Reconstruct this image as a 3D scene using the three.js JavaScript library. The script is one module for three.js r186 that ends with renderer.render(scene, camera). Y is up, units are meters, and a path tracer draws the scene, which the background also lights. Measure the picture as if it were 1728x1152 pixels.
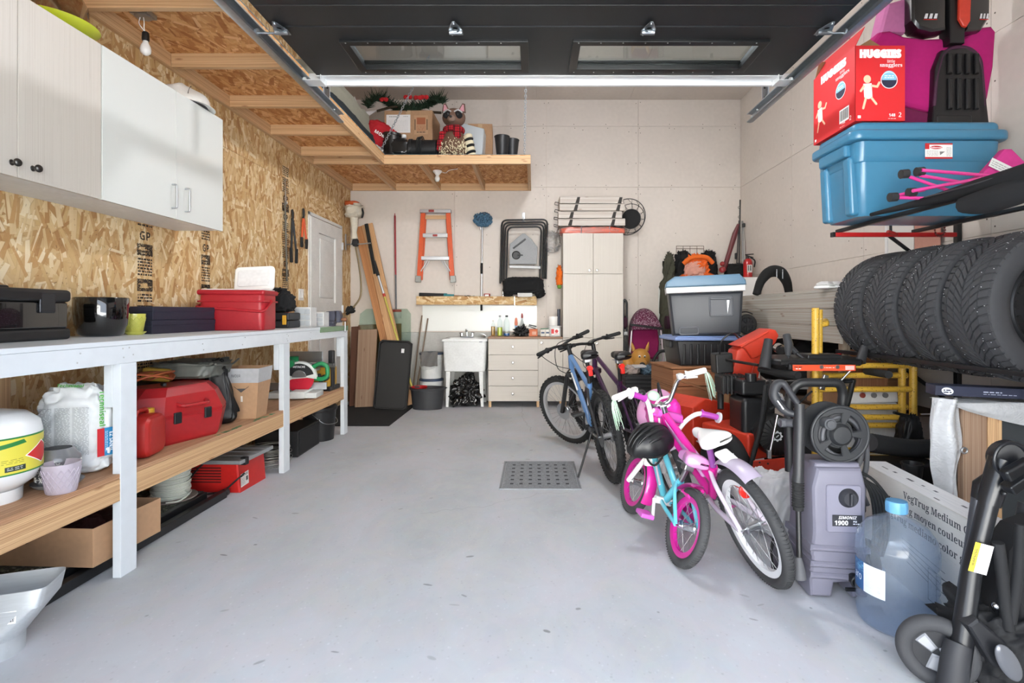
import * as THREE from 'three';
import { RoundedBoxGeometry } from 'three/addons/geometries/RoundedBoxGeometry.js';
import { mergeGeometries, toCreasedNormals } from 'three/addons/utils/BufferGeometryUtils.js';
import { ImprovedNoise } from 'three/addons/math/ImprovedNoise.js';
import { RectAreaLightUniformsLib } from 'three/addons/lights/RectAreaLightUniformsLib.js';
RectAreaLightUniformsLib.init();

// ---------- camera, sky, light, exposure ----------
const F = 900, PX = 900, PY = 528, CH = 1.15;            // focal length in pixels, vanishing point, lens height
const scene = new THREE.Scene();
const camera = new THREE.PerspectiveCamera(2 * Math.atan(576 / F) * 180 / Math.PI, 1.5, 0.05, 300);
camera.position.set(0, CH, 0);
camera.setViewOffset(1728, 1152, 864 - PX, 576 - PY, 1728, 1152);
scene.background = new THREE.Color(0.58, 0.65, 0.76);    // clear daylight sky beyond the open garage door
const sun = new THREE.DirectionalLight('#f8fbff', 13.5);   // high behind the garage: it lights the drive and the house front opposite
sun.position.set(-4, 16, -5); sun.target.position.set(0, 0, 4); sun.castShadow = true; sun.name = 'sun'; scene.add(sun, sun.target);
Object.assign(sun.shadow.camera, { left: -20, right: 20, top: 20, bottom: -20, near: 1, far: 60 });
const renderer = new THREE.WebGLRenderer();
renderer.toneMapping = THREE.LinearToneMapping;
renderer.toneMappingExposure = 6.75;
renderer.shadowMap.enabled = true;
const LAMP = 1.25;                                        // globe pendant over the door

// ---------- helpers ----------
const V3 = (x, y, z) => new THREE.Vector3(x, y, z);
const at = (px, py, Z) => V3((px - PX) / F * Z, CH - (py - PY) / F * Z, -Z);
const fl = (px, py) => at(px, py, CH * F / (py - PY));
const X = (px, Z) => (px - PX) / F * Z, Y = (py, Z) => CH - (py - PY) / F * Z;
let seed = 7;
const rnd = (a = 1, b) => { seed = (seed * 1664525 + 1013904223) >>> 0; const t = seed / 4294967296; return b === undefined ? t * a : a + t * (b - a); };
const noise = new ImprovedNoise();
const nz = (x, y, z) => noise.noise(x, y, z);
const PI = Math.PI, rad = (d) => d * PI / 180;

function put(g, p, r, s) {
  if (s) g.scale(...(Array.isArray(s) ? s : [s, s, s]));
  if (r) g.applyMatrix4(new THREE.Matrix4().makeRotationFromEuler(new THREE.Euler(...r)));
  if (p) Array.isArray(p) ? g.translate(...p) : g.translate(p.x, p.y, p.z);
  return g;
}
const flat = (g) => (g.index ? g.toNonIndexed() : g);
function uvm(g0, long) {                                  // uv in metres from the face direction, u along the longest side
  const g = flat(g0), P = g.attributes.position, uv = new Float32Array(P.count * 2), o = [rnd(9), rnd(9)];
  const a = V3(), b = V3(), c = V3();
  for (let i = 0; i < P.count; i += 3) {
    a.fromBufferAttribute(P, i); b.fromBufferAttribute(P, i + 1); c.fromBufferAttribute(P, i + 2);
    const n = b.clone().sub(a).cross(c.clone().sub(a)), m = [Math.abs(n.x), Math.abs(n.y), Math.abs(n.z)], k = m.indexOf(Math.max(...m));
    let [u, v] = [[2, 1], [0, 2], [0, 1]][k];
    if (v === long) [u, v] = [v, u];
    [a, b, c].forEach((q, j) => { uv[(i + j) * 2] = q.getComponent(u) + o[0]; uv[(i + j) * 2 + 1] = q.getComponent(v) + o[1]; });
  }
  g.setAttribute('uv', new THREE.BufferAttribute(uv, 2));
  return g;
}
function box(w, h, d, p, r, b = 0.002) {
  const m = Math.min(w, h, d), long = w >= h && w >= d ? 0 : h >= d ? 1 : 2;
  return put(uvm(b > 0 ? new RoundedBoxGeometry(w, h, d, b > 0.012 ? 3 : 1, Math.min(b, m * 0.49)) : new THREE.BoxGeometry(w, h, d), long), p, r);
}
const bx = (x0, x1, y0, y1, z0, z1, b) => box(Math.abs(x1 - x0), Math.abs(y1 - y0), Math.abs(z1 - z0), [(x0 + x1) / 2, (y0 + y1) / 2, (z0 + z1) / 2], null, b);
function sweep(P, R, seg = 8, closed = false, cap = true) {
  P = P.map((p) => (Array.isArray(p) ? V3(...p) : p.clone()));
  const n = P.length, rr = (i) => (Array.isArray(R) ? R[i] : typeof R === 'function' ? R(i / (n - 1)) : R);
  const tan = P.map((_, i) => { const q = closed ? P[(i + 1) % n] : P[Math.min(i + 1, n - 1)], o = closed ? P[(i + n - 1) % n] : P[Math.max(i - 1, 0)]; return q.clone().sub(o).normalize(); });
  let N = Math.abs(tan[0].y) < 0.9 ? V3(0, 1, 0) : V3(1, 0, 0);
  N.sub(tan[0].clone().multiplyScalar(N.dot(tan[0]))).normalize();
  const Ns = [];
  for (let i = 0; i < n; i++) { N = N.clone().sub(tan[i].clone().multiplyScalar(N.dot(tan[i]))).normalize(); Ns.push(N); }
  const pos = [], uv = [], nor = [], idx = []; let len = 0;
  const rows = closed ? n + 1 : n;
  for (let k = 0; k < rows; k++) {
    const i = k % n, B = tan[i].clone().cross(Ns[i]); if (k) len += P[i].distanceTo(P[(k - 1) % n]);
    for (let j = 0; j <= seg; j++) {
      const a = j / seg * 2 * PI, d = Ns[i].clone().multiplyScalar(Math.cos(a)).add(B.clone().multiplyScalar(Math.sin(a)));
      pos.push(P[i].x + d.x * rr(i), P[i].y + d.y * rr(i), P[i].z + d.z * rr(i)); nor.push(d.x, d.y, d.z); uv.push(len, j / seg * 2 * PI * rr(i));
    }
  }
  for (let k = 0; k < rows - 1; k++) for (let j = 0; j < seg; j++) { const a = k * (seg + 1) + j, b = a + seg + 1; idx.push(a, a + 1, b, b, a + 1, b + 1); }
  if (!closed && cap) for (const [i, s] of [[0, -1], [n - 1, 1]]) {
    const c = pos.length / 3; pos.push(P[i].x, P[i].y, P[i].z); nor.push(tan[i].x * s, tan[i].y * s, tan[i].z * s); uv.push(0, 0);
    for (let j = 0; j <= seg; j++) { const q = (i * (seg + 1) + j) * 3; pos.push(pos[q], pos[q + 1], pos[q + 2]); nor.push(tan[i].x * s, tan[i].y * s, tan[i].z * s); uv.push(0, 0); }
    for (let j = 0; j < seg; j++) s > 0 ? idx.push(c, c + 1 + j, c + 2 + j) : idx.push(c, c + 2 + j, c + 1 + j);
  }
  const g = new THREE.BufferGeometry();
  g.setAttribute('position', new THREE.Float32BufferAttribute(pos, 3)); g.setAttribute('normal', new THREE.Float32BufferAttribute(nor, 3)); g.setAttribute('uv', new THREE.Float32BufferAttribute(uv, 2)); g.setIndex(idx);
  return flat(g);
}
const vec = (p) => (Array.isArray(p) ? V3(...p) : p);
const curve = (pts, n = 24, closed = false) => { const c = new THREE.CatmullRomCurve3(pts.map(vec), closed, 'centripetal').getPoints(n); if (closed) c.pop(); return c; };
function fillet(pts, f = 0.05, closed = false) {
  const P = pts.map(vec), n = P.length, out = [];
  for (let i = 0; i < n; i++) {
    if (!closed && (i === 0 || i === n - 1)) { out.push(P[i]); continue; }
    const a = P[(i + n - 1) % n], b = P[i], c = P[(i + 1) % n], da = a.clone().sub(b), dc = c.clone().sub(b), q = Math.min(f, da.length() * 0.48, dc.length() * 0.48);
    const s = b.clone().add(da.setLength(q)), e = b.clone().add(dc.setLength(q));
    for (let k = 0; k <= 5; k++) { const t = k / 5; out.push(s.clone().multiplyScalar((1 - t) ** 2).add(b.clone().multiplyScalar(2 * t * (1 - t))).add(e.clone().multiplyScalar(t * t))); }
  }
  return out;
}
const tube = (pts, r, n = 24, seg = 8, closed) => sweep(curve(pts, n, closed), r, seg, closed);   // smooth
const pipe = (pts, r, f = 0.04, seg = 10, closed) => sweep(fillet(pts, f, closed), r, seg, closed); // straight runs with rounded bends
const rod = (a, b, r, seg = 8) => sweep([vec(a), vec(b)], r, seg);
function lathe(prof, seg = 32, p, r, crease = 0.7) {
  const g = new THREE.LatheGeometry(prof.map(([a, b]) => new THREE.Vector2(Math.max(a, 1e-5), b)), seg);
  const u = g.attributes.uv, R = Math.max(...prof.map((q) => q[0])), L = prof.reduce((s, q, i) => (i ? s + Math.hypot(q[0] - prof[i - 1][0], q[1] - prof[i - 1][1]) : 0), 0);
  for (let i = 0; i < u.count; i++) u.setXY(i, u.getX(i) * 2 * PI * R, u.getY(i) * L);
  return put(flat(crease ? toCreasedNormals(g, crease) : g), p, r);
}
const cyl = (r, h, p, rot, r2 = r, seg = 24, b = 0.0015) => lathe([[0, -h / 2], [r - b, -h / 2], [r, -h / 2 + b], [r2, h / 2 - b], [r2 - b, h / 2], [0, h / 2]], seg, p, rot);
const sph = (r, p, s, rot, seg = 20) => put(flat(new THREE.SphereGeometry(r, seg, Math.round(seg * 0.7))), p, rot, s);
const tor = (R, r, p, rot, seg = 40, rs = 10, arc = 2 * PI) => put(flat(new THREE.TorusGeometry(R, r, rs, seg, arc)), p, rot);
function ext(pts, d, p, r, b = 0.002, holes = []) {
  const mk = (q) => q.map(([x, y]) => new THREE.Vector2(x, y)), s = new THREE.Shape(mk(pts));
  for (const h of holes) s.holes.push(new THREE.Path(mk(h)));
  const g = new THREE.ExtrudeGeometry(s, { depth: Math.max(d - 2 * b, 1e-4), bevelEnabled: b > 0, bevelSize: b, bevelThickness: b, bevelOffset: -b, bevelSegments: b > 0.008 ? 3 : 1, curveSegments: 6 });
  g.translate(0, 0, -Math.max(d - 2 * b, 1e-4) / 2);
  return put(uvm(toCreasedNormals(g, 0.5)), p, r);
}
const rrect = (w, h, r, n = 5, cx = 0, cy = 0) => { const o = []; for (const [sx, sy, a] of [[1, 1, 0], [-1, 1, 90], [-1, -1, 180], [1, -1, 270]]) for (let i = 0; i <= n; i++) { const t = rad(a + 90 * i / n); o.push([cx + sx * (w / 2 - r) + r * Math.cos(t), cy + sy * (h / 2 - r) + r * Math.sin(t)]); } return o; };
const ring = (r, n = 24, cx = 0, cy = 0, ry = r) => Array.from({ length: n }, (_, i) => [cx + r * Math.cos(i / n * 2 * PI), cy + ry * Math.sin(i / n * 2 * PI)]);
const arcp = (r, a0, a1, n = 10, cx = 0, cy = 0) => Array.from({ length: n + 1 }, (_, i) => { const t = rad(a0 + (a1 - a0) * i / n); return [cx + r * Math.cos(t), cy + r * Math.sin(t)]; });
function param(fn, nu, nv, keep) {                        // surface fn(u, v) -> [x, y, z]
  const pos = [], uv = [], idx = [];
  for (let i = 0; i <= nu; i++) for (let j = 0; j <= nv; j++) { pos.push(...fn(i / nu, j / nv)); uv.push(i / nu, j / nv); }
  for (let i = 0; i < nu; i++) for (let j = 0; j < nv; j++) { const a = i * (nv + 1) + j, b = a + nv + 1; idx.push(a, b, a + 1, b, b + 1, a + 1); }
  const g = new THREE.BufferGeometry(); g.setAttribute('position', new THREE.Float32BufferAttribute(pos, 3)); g.setAttribute('uv', new THREE.Float32BufferAttribute(uv, 2)); g.setIndex(idx); g.computeVertexNormals();
  return flat(g);
}
const sg = (v, e) => Math.sign(v) * Math.abs(v) ** e;
function blob(w, h, d, o = {}) {                          // a soft bag: rounded block with dents, standing on y = 0
  const { e = 0.5, amp = 0.02, fr = 6, s = 1, nu = 40, nv = 28, top, p, r } = o;
  const g = param((u, v) => {
    const a = u * 2 * PI, b = (v - 0.5) * PI;
    let x = sg(Math.cos(b), e) * sg(Math.cos(a), e), y = sg(Math.sin(b), e), z = sg(Math.cos(b), e) * sg(Math.sin(a), e);
    const q = Math.abs(nz(x * fr * 0.5 + s, y * fr * 0.5, z * fr * 0.5)) * 2 - 0.5, q2 = nz(x * fr * 1.6 + s, y * fr * 1.6 + 7, z * fr * 1.6);
    const k = (q * 0.8 + q2 * 0.6) * amp, t = top ? top(y, x, z) : 1, bb = y < -0.9 ? 0 : 1;
    return [x * w / 2 * t + x * k * bb, (y * 0.5 + 0.5) * h + (y > -0.8 ? y * k : 0), z * d / 2 * t + z * k * bb];
  }, nu, nv);
  return put(uvm(g), p, r);
}
const merge = (list) => mergeGeometries(list.flat(9).map((g) => { const q = new THREE.BufferGeometry(), f = flat(g); for (const k of ['position', 'normal', 'uv']) q.setAttribute(k, f.attributes[k]); return q; }));

const names = new Map();
const numbered = (n) => { const c = names.get(n) ?? 0; names.set(n, c + 1); return c ? n + '_' + String(c).padStart(3, '0') : n; };
const shade = (o) => { o.castShadow = o.receiveShadow = true; return o; };
function thing(name, label, category, p = [0, 0, 0], turn = 0, group) {
  const o = new THREE.Group(); o.name = numbered(name); scene.add(o);
  Array.isArray(p) ? o.position.set(...p) : o.position.copy(p);
  Array.isArray(turn) ? o.rotation.set(...turn) : (o.rotation.y = turn);
  o.userData = { label, category }; if (group) o.userData.group = group;
  return o;
}
function part(name, geoms, m, parent, label) {
  const o = shade(new THREE.Mesh(Array.isArray(geoms) ? merge(geoms) : geoms, m)); o.name = name; parent.add(o);
  if (label) o.userData.label = label;
  return o;
}
function solo(name, label, category, geoms, m, p, turn, group) {     // a thing that is one mesh
  const o = shade(new THREE.Mesh(Array.isArray(geoms) ? merge(geoms) : geoms, m)); o.name = numbered(name); scene.add(o);
  if (p) Array.isArray(p) ? o.position.set(...p) : o.position.copy(p);
  if (turn) Array.isArray(turn) ? o.rotation.set(...turn) : (o.rotation.y = turn);
  o.userData = { label, category }; if (group) o.userData.group = group;
  return o;
}
function struct(name, geoms, m) { const o = geoms ? shade(new THREE.Mesh(Array.isArray(geoms) ? merge(geoms) : geoms, m)) : new THREE.Group(); o.name = name; o.userData = { kind: 'structure' }; scene.add(o); return o; }
function dup(root, p, turn, label) { const r = root.clone(); r.name = numbered(root.name.replace(/_\d{3}$/, '')); scene.add(r); r.userData = { ...root.userData }; if (label) r.userData.label = label; if (p) Array.isArray(p) ? r.position.set(...p) : r.position.copy(p); if (turn !== undefined) Array.isArray(turn) ? r.rotation.set(...turn) : (r.rotation.y = turn); return r; }

// ---------- textures and materials ----------
function canvasTex(w, h, draw, rep) {
  const c = document.createElement('canvas'); c.width = w; c.height = h; const x = c.getContext('2d'); draw(x, w, h);
  const t = new THREE.CanvasTexture(c); t.colorSpace = THREE.SRGBColorSpace; t.magFilter = THREE.LinearFilter;
  if (rep) { t.wrapS = t.wrapT = THREE.RepeatWrapping; t.repeat.set(1 / rep[0], 1 / (rep[1] ?? rep[0])); }
  return t;
}
function fieldTex(n, fn, rep, srgb = true) {              // grey field, fn(u, v) in 0..1
  const d = new Uint8Array(n * n * 4);
  for (let y = 0; y < n; y++) for (let x = 0; x < n; x++) { const v = fn(x / n, y / n), i = (y * n + x) * 4, c = Array.isArray(v) ? v : [v, v, v]; for (let k = 0; k < 3; k++) d[i + k] = Math.max(0, Math.min(255, c[k] * 255)); d[i + 3] = 255; }
  const t = new THREE.DataTexture(d, n, n); t.magFilter = THREE.LinearFilter; t.minFilter = THREE.LinearFilter; t.wrapS = t.wrapT = THREE.RepeatWrapping; if (srgb) t.colorSpace = THREE.SRGBColorSpace;
  t.repeat.set(1 / rep, 1 / rep); t.needsUpdate = true; return t;
}
const loopNoise = (u, v, f, s = 0) => {                   // tiling noise
  const a = nz(u * f, v * f, s), b = nz((u - 1) * f, v * f, s), c = nz(u * f, (v - 1) * f, s), d = nz((u - 1) * f, (v - 1) * f, s), k = u * u * (3 - 2 * u), l = v * v * (3 - 2 * v);
  return (a * (1 - k) + b * k) * (1 - l) + (c * (1 - k) + d * k) * l;
};
const tMott = fieldTex(256, (u, v) => 0.955 + 0.035 * loopNoise(u, v, 5, 1) + 0.04 * loopNoise(u, v, 23, 2) + (rnd() < 0.004 ? 0.05 : 0), 0.5);
const tSoft = fieldTex(256, (u, v) => 0.97 + 0.02 * loopNoise(u, v, 4, 11) + 0.02 * loopNoise(u, v, 30, 12), 1.3);
const tGrain = canvasTex(1024, 512, (x, w, h) => {
  x.fillStyle = '#e9e4de'; x.fillRect(0, 0, w, h);
  for (let i = 0; i < 900; i++) { const y = rnd(h), k = rnd(), a = rnd(0.03, 0.16); x.strokeStyle = k < 0.6 ? `rgba(120,80,50,${a})` : `rgba(255,250,240,${a})`; x.lineWidth = rnd(0.6, 3.5); x.beginPath(); const ph = rnd(6), am = rnd(1, 9); for (let q = 0; q <= w; q += 32) { const yy = y + Math.sin(q / w * 2 * PI + ph) * am; q ? x.lineTo(q, yy) : x.moveTo(q, yy); } x.stroke(); }
  for (let i = 0; i < 7; i++) { const cx = rnd(w), cy = rnd(h); for (let k = 6; k > 0; k--) { x.fillStyle = `rgba(110,62,32,${0.09})`; x.beginPath(); x.ellipse(cx, cy, k * 3.2, k * 1.7, 0, 0, 7); x.fill(); } }
}, [1.6, 0.4]);
const tFine = canvasTex(512, 512, (x, w, h) => {           // pale laminate with fine streaks along u
  x.fillStyle = '#efece6'; x.fillRect(0, 0, w, h);
  for (let i = 0; i < 500; i++) { x.fillStyle = rnd() < 0.5 ? `rgba(150,140,126,${rnd(0.03, 0.13)})` : `rgba(255,255,255,${rnd(0.03, 0.16)})`; x.fillRect(rnd(-w * 0.5, w), rnd(h), rnd(w * 0.3, w), rnd(0.7, 2.5)); }
}, [0.9, 0.35]);
const tOsb = canvasTex(2048, 2048, (x, w, h) => {
  x.fillStyle = '#cfae7e'; x.fillRect(0, 0, w, h);
  const cols = ['#dcc08f', '#d4b27e', '#c7a06c', '#bb905c', '#e6cfa4', '#ad7f4c', '#d8b987', '#cfab76', '#e1c798', '#c29661', '#ebd8b2', '#f0e0be'];
  for (let i = 0; i < 6000; i++) {
    const px = rnd(w), py = rnd(h), L = rnd(45, 150), B = rnd(9, 34), a = rnd() < 0.75 ? rnd(-0.55, 0.55) : rnd(PI), c = cols[Math.floor(rnd(cols.length))];
    for (const ox of px < 160 ? [0, w] : px > w - 160 ? [0, -w] : [0]) for (const oy of py < 160 ? [0, h] : py > h - 160 ? [0, -h] : [0]) {
      x.save(); x.translate(px + ox, py + oy); x.rotate(a); x.globalAlpha = 0.86; x.fillStyle = c;
      x.beginPath(); x.moveTo(-L / 2, -B / 2); x.lineTo(L / 2 * 0.9, -B / 2 * 0.8); x.lineTo(L / 2, B / 2 * 0.7); x.lineTo(-L / 2 * 0.92, B / 2); x.closePath(); x.fill();
      x.globalAlpha = 0.17; x.strokeStyle = '#6d431c'; x.lineWidth = 1.4; x.beginPath(); x.moveTo(-L / 2, B / 2); x.lineTo(L / 2, B / 2 * 0.7); x.lineTo(L / 2 * 0.9, -B / 2 * 0.8); x.stroke();
      x.globalAlpha = 0.10; x.lineWidth = 1; for (let k = -B / 2 + 3; k < B / 2; k += 3) { x.beginPath(); x.moveTo(-L / 2, k); x.lineTo(L / 2, k * 0.9); x.stroke(); }
      x.restore();
    }
  }
  for (let i = 0; i < 900; i++) { x.save(); x.translate(rnd(w), rnd(h)); x.rotate(rnd(PI)); x.fillStyle = `rgba(70,38,14,${rnd(0.25, 0.6)})`; x.fillRect(0, 0, rnd(4, 18), rnd(1, 3)); x.restore(); }
}, [2.44, 2.44]);
const tOsbBump = (() => { const t = tOsb.clone(); t.colorSpace = THREE.NoColorSpace; return t; })();
const cache = new Map();
function M(color, rough = 0.55, metal = 0, o = {}) {
  const k = color + rough + '|' + metal + Object.entries(o).map(([a, b]) => a + (b?.uuid ?? b)).join();
  if (!cache.has(k)) cache.set(k, new THREE.MeshPhysicalMaterial({ color, roughness: rough, metalness: metal, side: THREE.DoubleSide, ...o }));
  return cache.get(k);
}
const plast = (c, r = 0.45, o = {}) => M(c, r, 0, { map: tMott, ...o });
const gloss = (c, o = {}) => M(c, 0.35, 0, { clearcoat: 0.8, clearcoatRoughness: 0.12, ...o });
const steel = M('#b9bcbf', 0.32, 1), galv = M('#b5bbc0', 0.38, 1, { map: tMott }), chrome = M('#dfe3e6', 0.12, 1), alum = M('#c9ccd0', 0.35, 1);
const blackP = plast('#1b1c1e', 0.45), blackR = plast('#202122', 0.8), blackG = gloss('#0c0d0f'), darkP = plast('#34363a', 0.55), greyP = plast('#6c7078', 0.5);
const white = plast('#eceded', 0.4), whiteG = gloss('#f1f1ef');
const pine = M('#f4d3a8', 0.6, 0, { map: tGrain }), pineB = M('#e9c79c', 0.65, 0, { map: tGrain }), brownW = M('#b39b87', 0.7, 0, { map: tGrain }), greyW = M('#bfc2c0', 0.7, 0, { map: tGrain }), plyM = M('#d3ac8a', 0.7, 0, { map: tGrain });
const osbM = M('#ffffff', 0.75, 0, { map: tOsb, bumpMap: tOsbBump, bumpScale: 0.002 }), osbRed = M('#ffdcc0', 0.75, 0, { map: tOsb, bumpMap: tOsbBump, bumpScale: 0.002 });
const card = plast('#bb9471', 0.85), cardD = plast('#a57f5c', 0.85), cloth = (c) => M(c, 0.95, 0, { map: tMott, sheen: 0.4, sheenRoughness: 0.6 });
function decal(name, w, h, tw, th, draw, parent, p, r, o = {}) {      // flat print on a face
  const t = canvasTex(tw, th, draw), g = new THREE.PlaneGeometry(w, h);
  return part(name, put(flat(g), p, r), M('#ffffff', o.rough ?? 0.5, 0, { map: t, polygonOffset: true, polygonOffsetFactor: -1, ...(o.alpha ? { transparent: true, alphaTest: 0.5 } : {}) }), parent, o.label);
}
const txt = (x, s, px, py, size, col = '#fff', font = 'bold', al = 'left', fam = 'sans-serif', max) => { x.fillStyle = col; x.textAlign = al; x.textBaseline = 'middle'; x.font = `${font} ${size}px ${fam}`; max ? x.fillText(s, px, py, max) : x.fillText(s, px, py); };
const lines = (x, px, py, w, n, gap, col, lw = 2) => { x.fillStyle = col; for (let i = 0; i < n; i++) { let q = px; while (q < px + w) { const l = Math.min(rnd(6, 26), px + w - q); x.fillRect(q, py + i * gap, l, lw); q += l + rnd(3, 7); } } };
const barcode = (x, px, py, w, h) => { x.fillStyle = '#fff'; x.fillRect(px, py, w, h); x.fillStyle = '#222'; let q = px + w * 0.08; while (q < px + w * 0.92) { const l = rnd(w * 0.01, w * 0.05); x.fillRect(q, py + h * 0.1, l, h * 0.75); q += l + rnd(w * 0.01, w * 0.04); } };

// ---------- the room ----------
const XL = -2.40, XR = 2.72, ZB = -7.0, CEIL = 3.95, ZF = -0.5;
const tFloor = canvasTex(2048, 2048, (x, w, h) => {
  x.fillStyle = '#bec2c9'; x.fillRect(0, 0, w, h);
  for (let i = 0; i < 2600; i++) { const r = rnd(14, 150), px = rnd(w), py = rnd(h), a = rnd(0.010, 0.045), g = x.createRadialGradient(px, py, 0, px, py, r), c = rnd() < 0.5 ? '92,96,102' : '240,243,247'; g.addColorStop(0, `rgba(${c},${a})`); g.addColorStop(1, `rgba(${c},0)`); x.fillStyle = g; x.fillRect(px - r, py - r, 2 * r, 2 * r); }
  for (let i = 0; i < 26000; i++) { x.fillStyle = rnd() < 0.55 ? `rgba(70,74,80,${rnd(0.03, 0.16)})` : `rgba(250,252,255,${rnd(0.05, 0.25)})`; x.fillRect(rnd(w), rnd(h), rnd(0.8, 3), rnd(0.8, 2.4)); }
  for (let i = 0; i < 190; i++) { x.save(); x.translate(rnd(w), rnd(h)); x.rotate(rnd(-0.5, 0.5)); x.fillStyle = `rgba(52,52,54,${rnd(0.12, 0.45)})`; x.beginPath(); x.ellipse(0, 0, rnd(1, 9), rnd(0.7, 2.6), 0, 0, 7); x.fill(); x.restore(); }
  for (let i = 0; i < 30; i++) { x.strokeStyle = `rgba(96,98,102,${rnd(0.03, 0.09)})`; x.lineWidth = rnd(1, 3); let px = rnd(w), py = rnd(h); x.beginPath(); x.moveTo(px, py); for (let k = 0; k < 2; k++) { px += rnd(6, 26); py += rnd(-5, 5); x.lineTo(px, py); } x.stroke(); }
  const crack = (px, py, n, dx, dy, a) => { x.strokeStyle = `rgba(84,86,90,${a})`; x.lineWidth = 1.3; x.beginPath(); x.moveTo(px, py); for (let k = 0; k < n; k++) { px += dx + rnd(-7, 7); py += dy + rnd(-7, 7); x.lineTo(px, py); } x.stroke(); };
  crack(950, 1500, 60, -2, 10, 0.4); crack(700, 900, 30, 12, 3, 0.22); crack(1250, 1300, 40, -4, 9, 0.25);
}); 
const tRough = fieldTex(256, (u, v) => 0.5 + 0.3 * loopNoise(u, v, 40, 4) + 0.25 * loopNoise(u, v, 11, 5), 0.35, false);
const floorM = M('#ffffff', 0.62, 0, { map: tFloor, bumpMap: tRough, bumpScale: 0.0012 });
{
  const g = new THREE.BoxGeometry(XR - XL + 0.3, 0.12, 7.25); const f = flat(g), P = f.attributes.position, u = f.attributes.uv;
  f.translate((XL + XR) / 2, -0.06, -3.5);
  for (let i = 0; i < u.count; i++) u.setXY(i, (P.getX(i) - XL) / (XR - XL), (P.getZ(i) + 7.1) / 7.2);
  struct('floor', f, floorM);
}
struct('driveway', bx(-9, 9, -0.14, -0.02, ZF + 0.62, 14, 0), M('#b9b8b4', 0.9, 0, { bumpMap: tRough, bumpScale: 0.002 }));
const drywall = M('#ded5cc', 0.85, 0, { map: tSoft }), conc = M('#c3c2be', 0.9, 0, { map: tMott, bumpMap: tRough, bumpScale: 0.002 });
const filler = M('#cfc0b2', 0.9), screwM = M('#5c5148', 0.7);
const dots = (list, r = 0.0055, axis = 'z') => list.map((p) => put(flat(new THREE.CylinderGeometry(r, r, 0.002, 6)), p, axis === 'z' ? [PI / 2, 0, 0] : [0, 0, PI / 2]));
{ // back wall: drywall sheets over a concrete knee wall
  const w = struct('wall_back');
  part('wall_core', bx(XL - 0.15, XR + 0.15, 0, CEIL + 0.1, ZB - 0.15, ZB - 0.012, 0), filler, w);
  part('knee_wall', bx(XL, XR, 0, 0.90, ZB - 0.013, ZB + 0.012, 0.004), conc, w, 'grey concrete knee wall');
  const xs = [XL, -1.034, 0.171, 1.376, XR], ys = [0.902, 2.80, 3.60, CEIL], sc = [];
  for (let i = 0; i < 4; i++) for (let j = 0; j < 3; j++) part('drywall_panel', bx(xs[i] + 0.0012, xs[i + 1] - 0.0012, ys[j] + 0.0012, ys[j + 1] - 0.0012, ZB - 0.0125, ZB, 0.0012), drywall, w);
  for (const x of xs.slice(1, 4)) for (let y = 1.1; y < CEIL; y += 0.4) for (const s of [-0.028, 0.028]) sc.push([x + s, y + rnd(-0.02, 0.02), ZB]);
  for (const y of [2.8, 3.6]) for (let x = -0.3; x < XR; x += 0.42) for (const s of [-0.025, 0.025]) sc.push([x + rnd(-0.02, 0.02), y + s, ZB]);
  for (let x = -0.6; x < XR; x += 0.61) for (let y = 1.3; y < 3.9; y += 0.45) sc.push([x + rnd(-0.03, 0.03), y + rnd(-0.03, 0.03), ZB]);
  part('screw_heads', dots(sc), screwM, w).userData.kind = 'stuff';
}
{ // right wall
  const w = struct('wall_right');
  part('wall_core', bx(XR + 0.012, XR + 0.15, 0, CEIL + 0.1, ZB - 0.15, ZF + 0.15, 0), filler, w);
  const zs = [ZB, -5.61, -4.39, -3.17, -1.95, ZF], ys = [0, 1.62, 2.80, CEIL], sc = [];
  for (let i = 0; i < 5; i++) for (let j = 0; j < 3; j++) part('drywall_panel', bx(XR, XR + 0.0125, ys[j] + 0.0012, ys[j + 1] - 0.0012, zs[i] + 0.0012, zs[i + 1] - 0.0012, 0.0012), drywall, w);
  for (const z of zs.slice(1, 4)) for (let y = 0.9; y < CEIL; y += 0.4) for (const s of [-0.028, 0.028]) sc.push([XR, y + rnd(-0.04, 0.04), z + s]);
  for (let z = -6.4; z < -2; z += 0.6) for (let y = 1.3; y < 3.9; y += 0.45) sc.push([XR, y + rnd(-0.05, 0.05), z + rnd(-0.05, 0.05)]);
  part('screw_heads', dots(sc, 0.0055, 'x'), screwM, w).userData.kind = 'stuff';
}
const DZ0 = -5.70, DZ1 = -6.645;                          // the house door in the left wall
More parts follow.
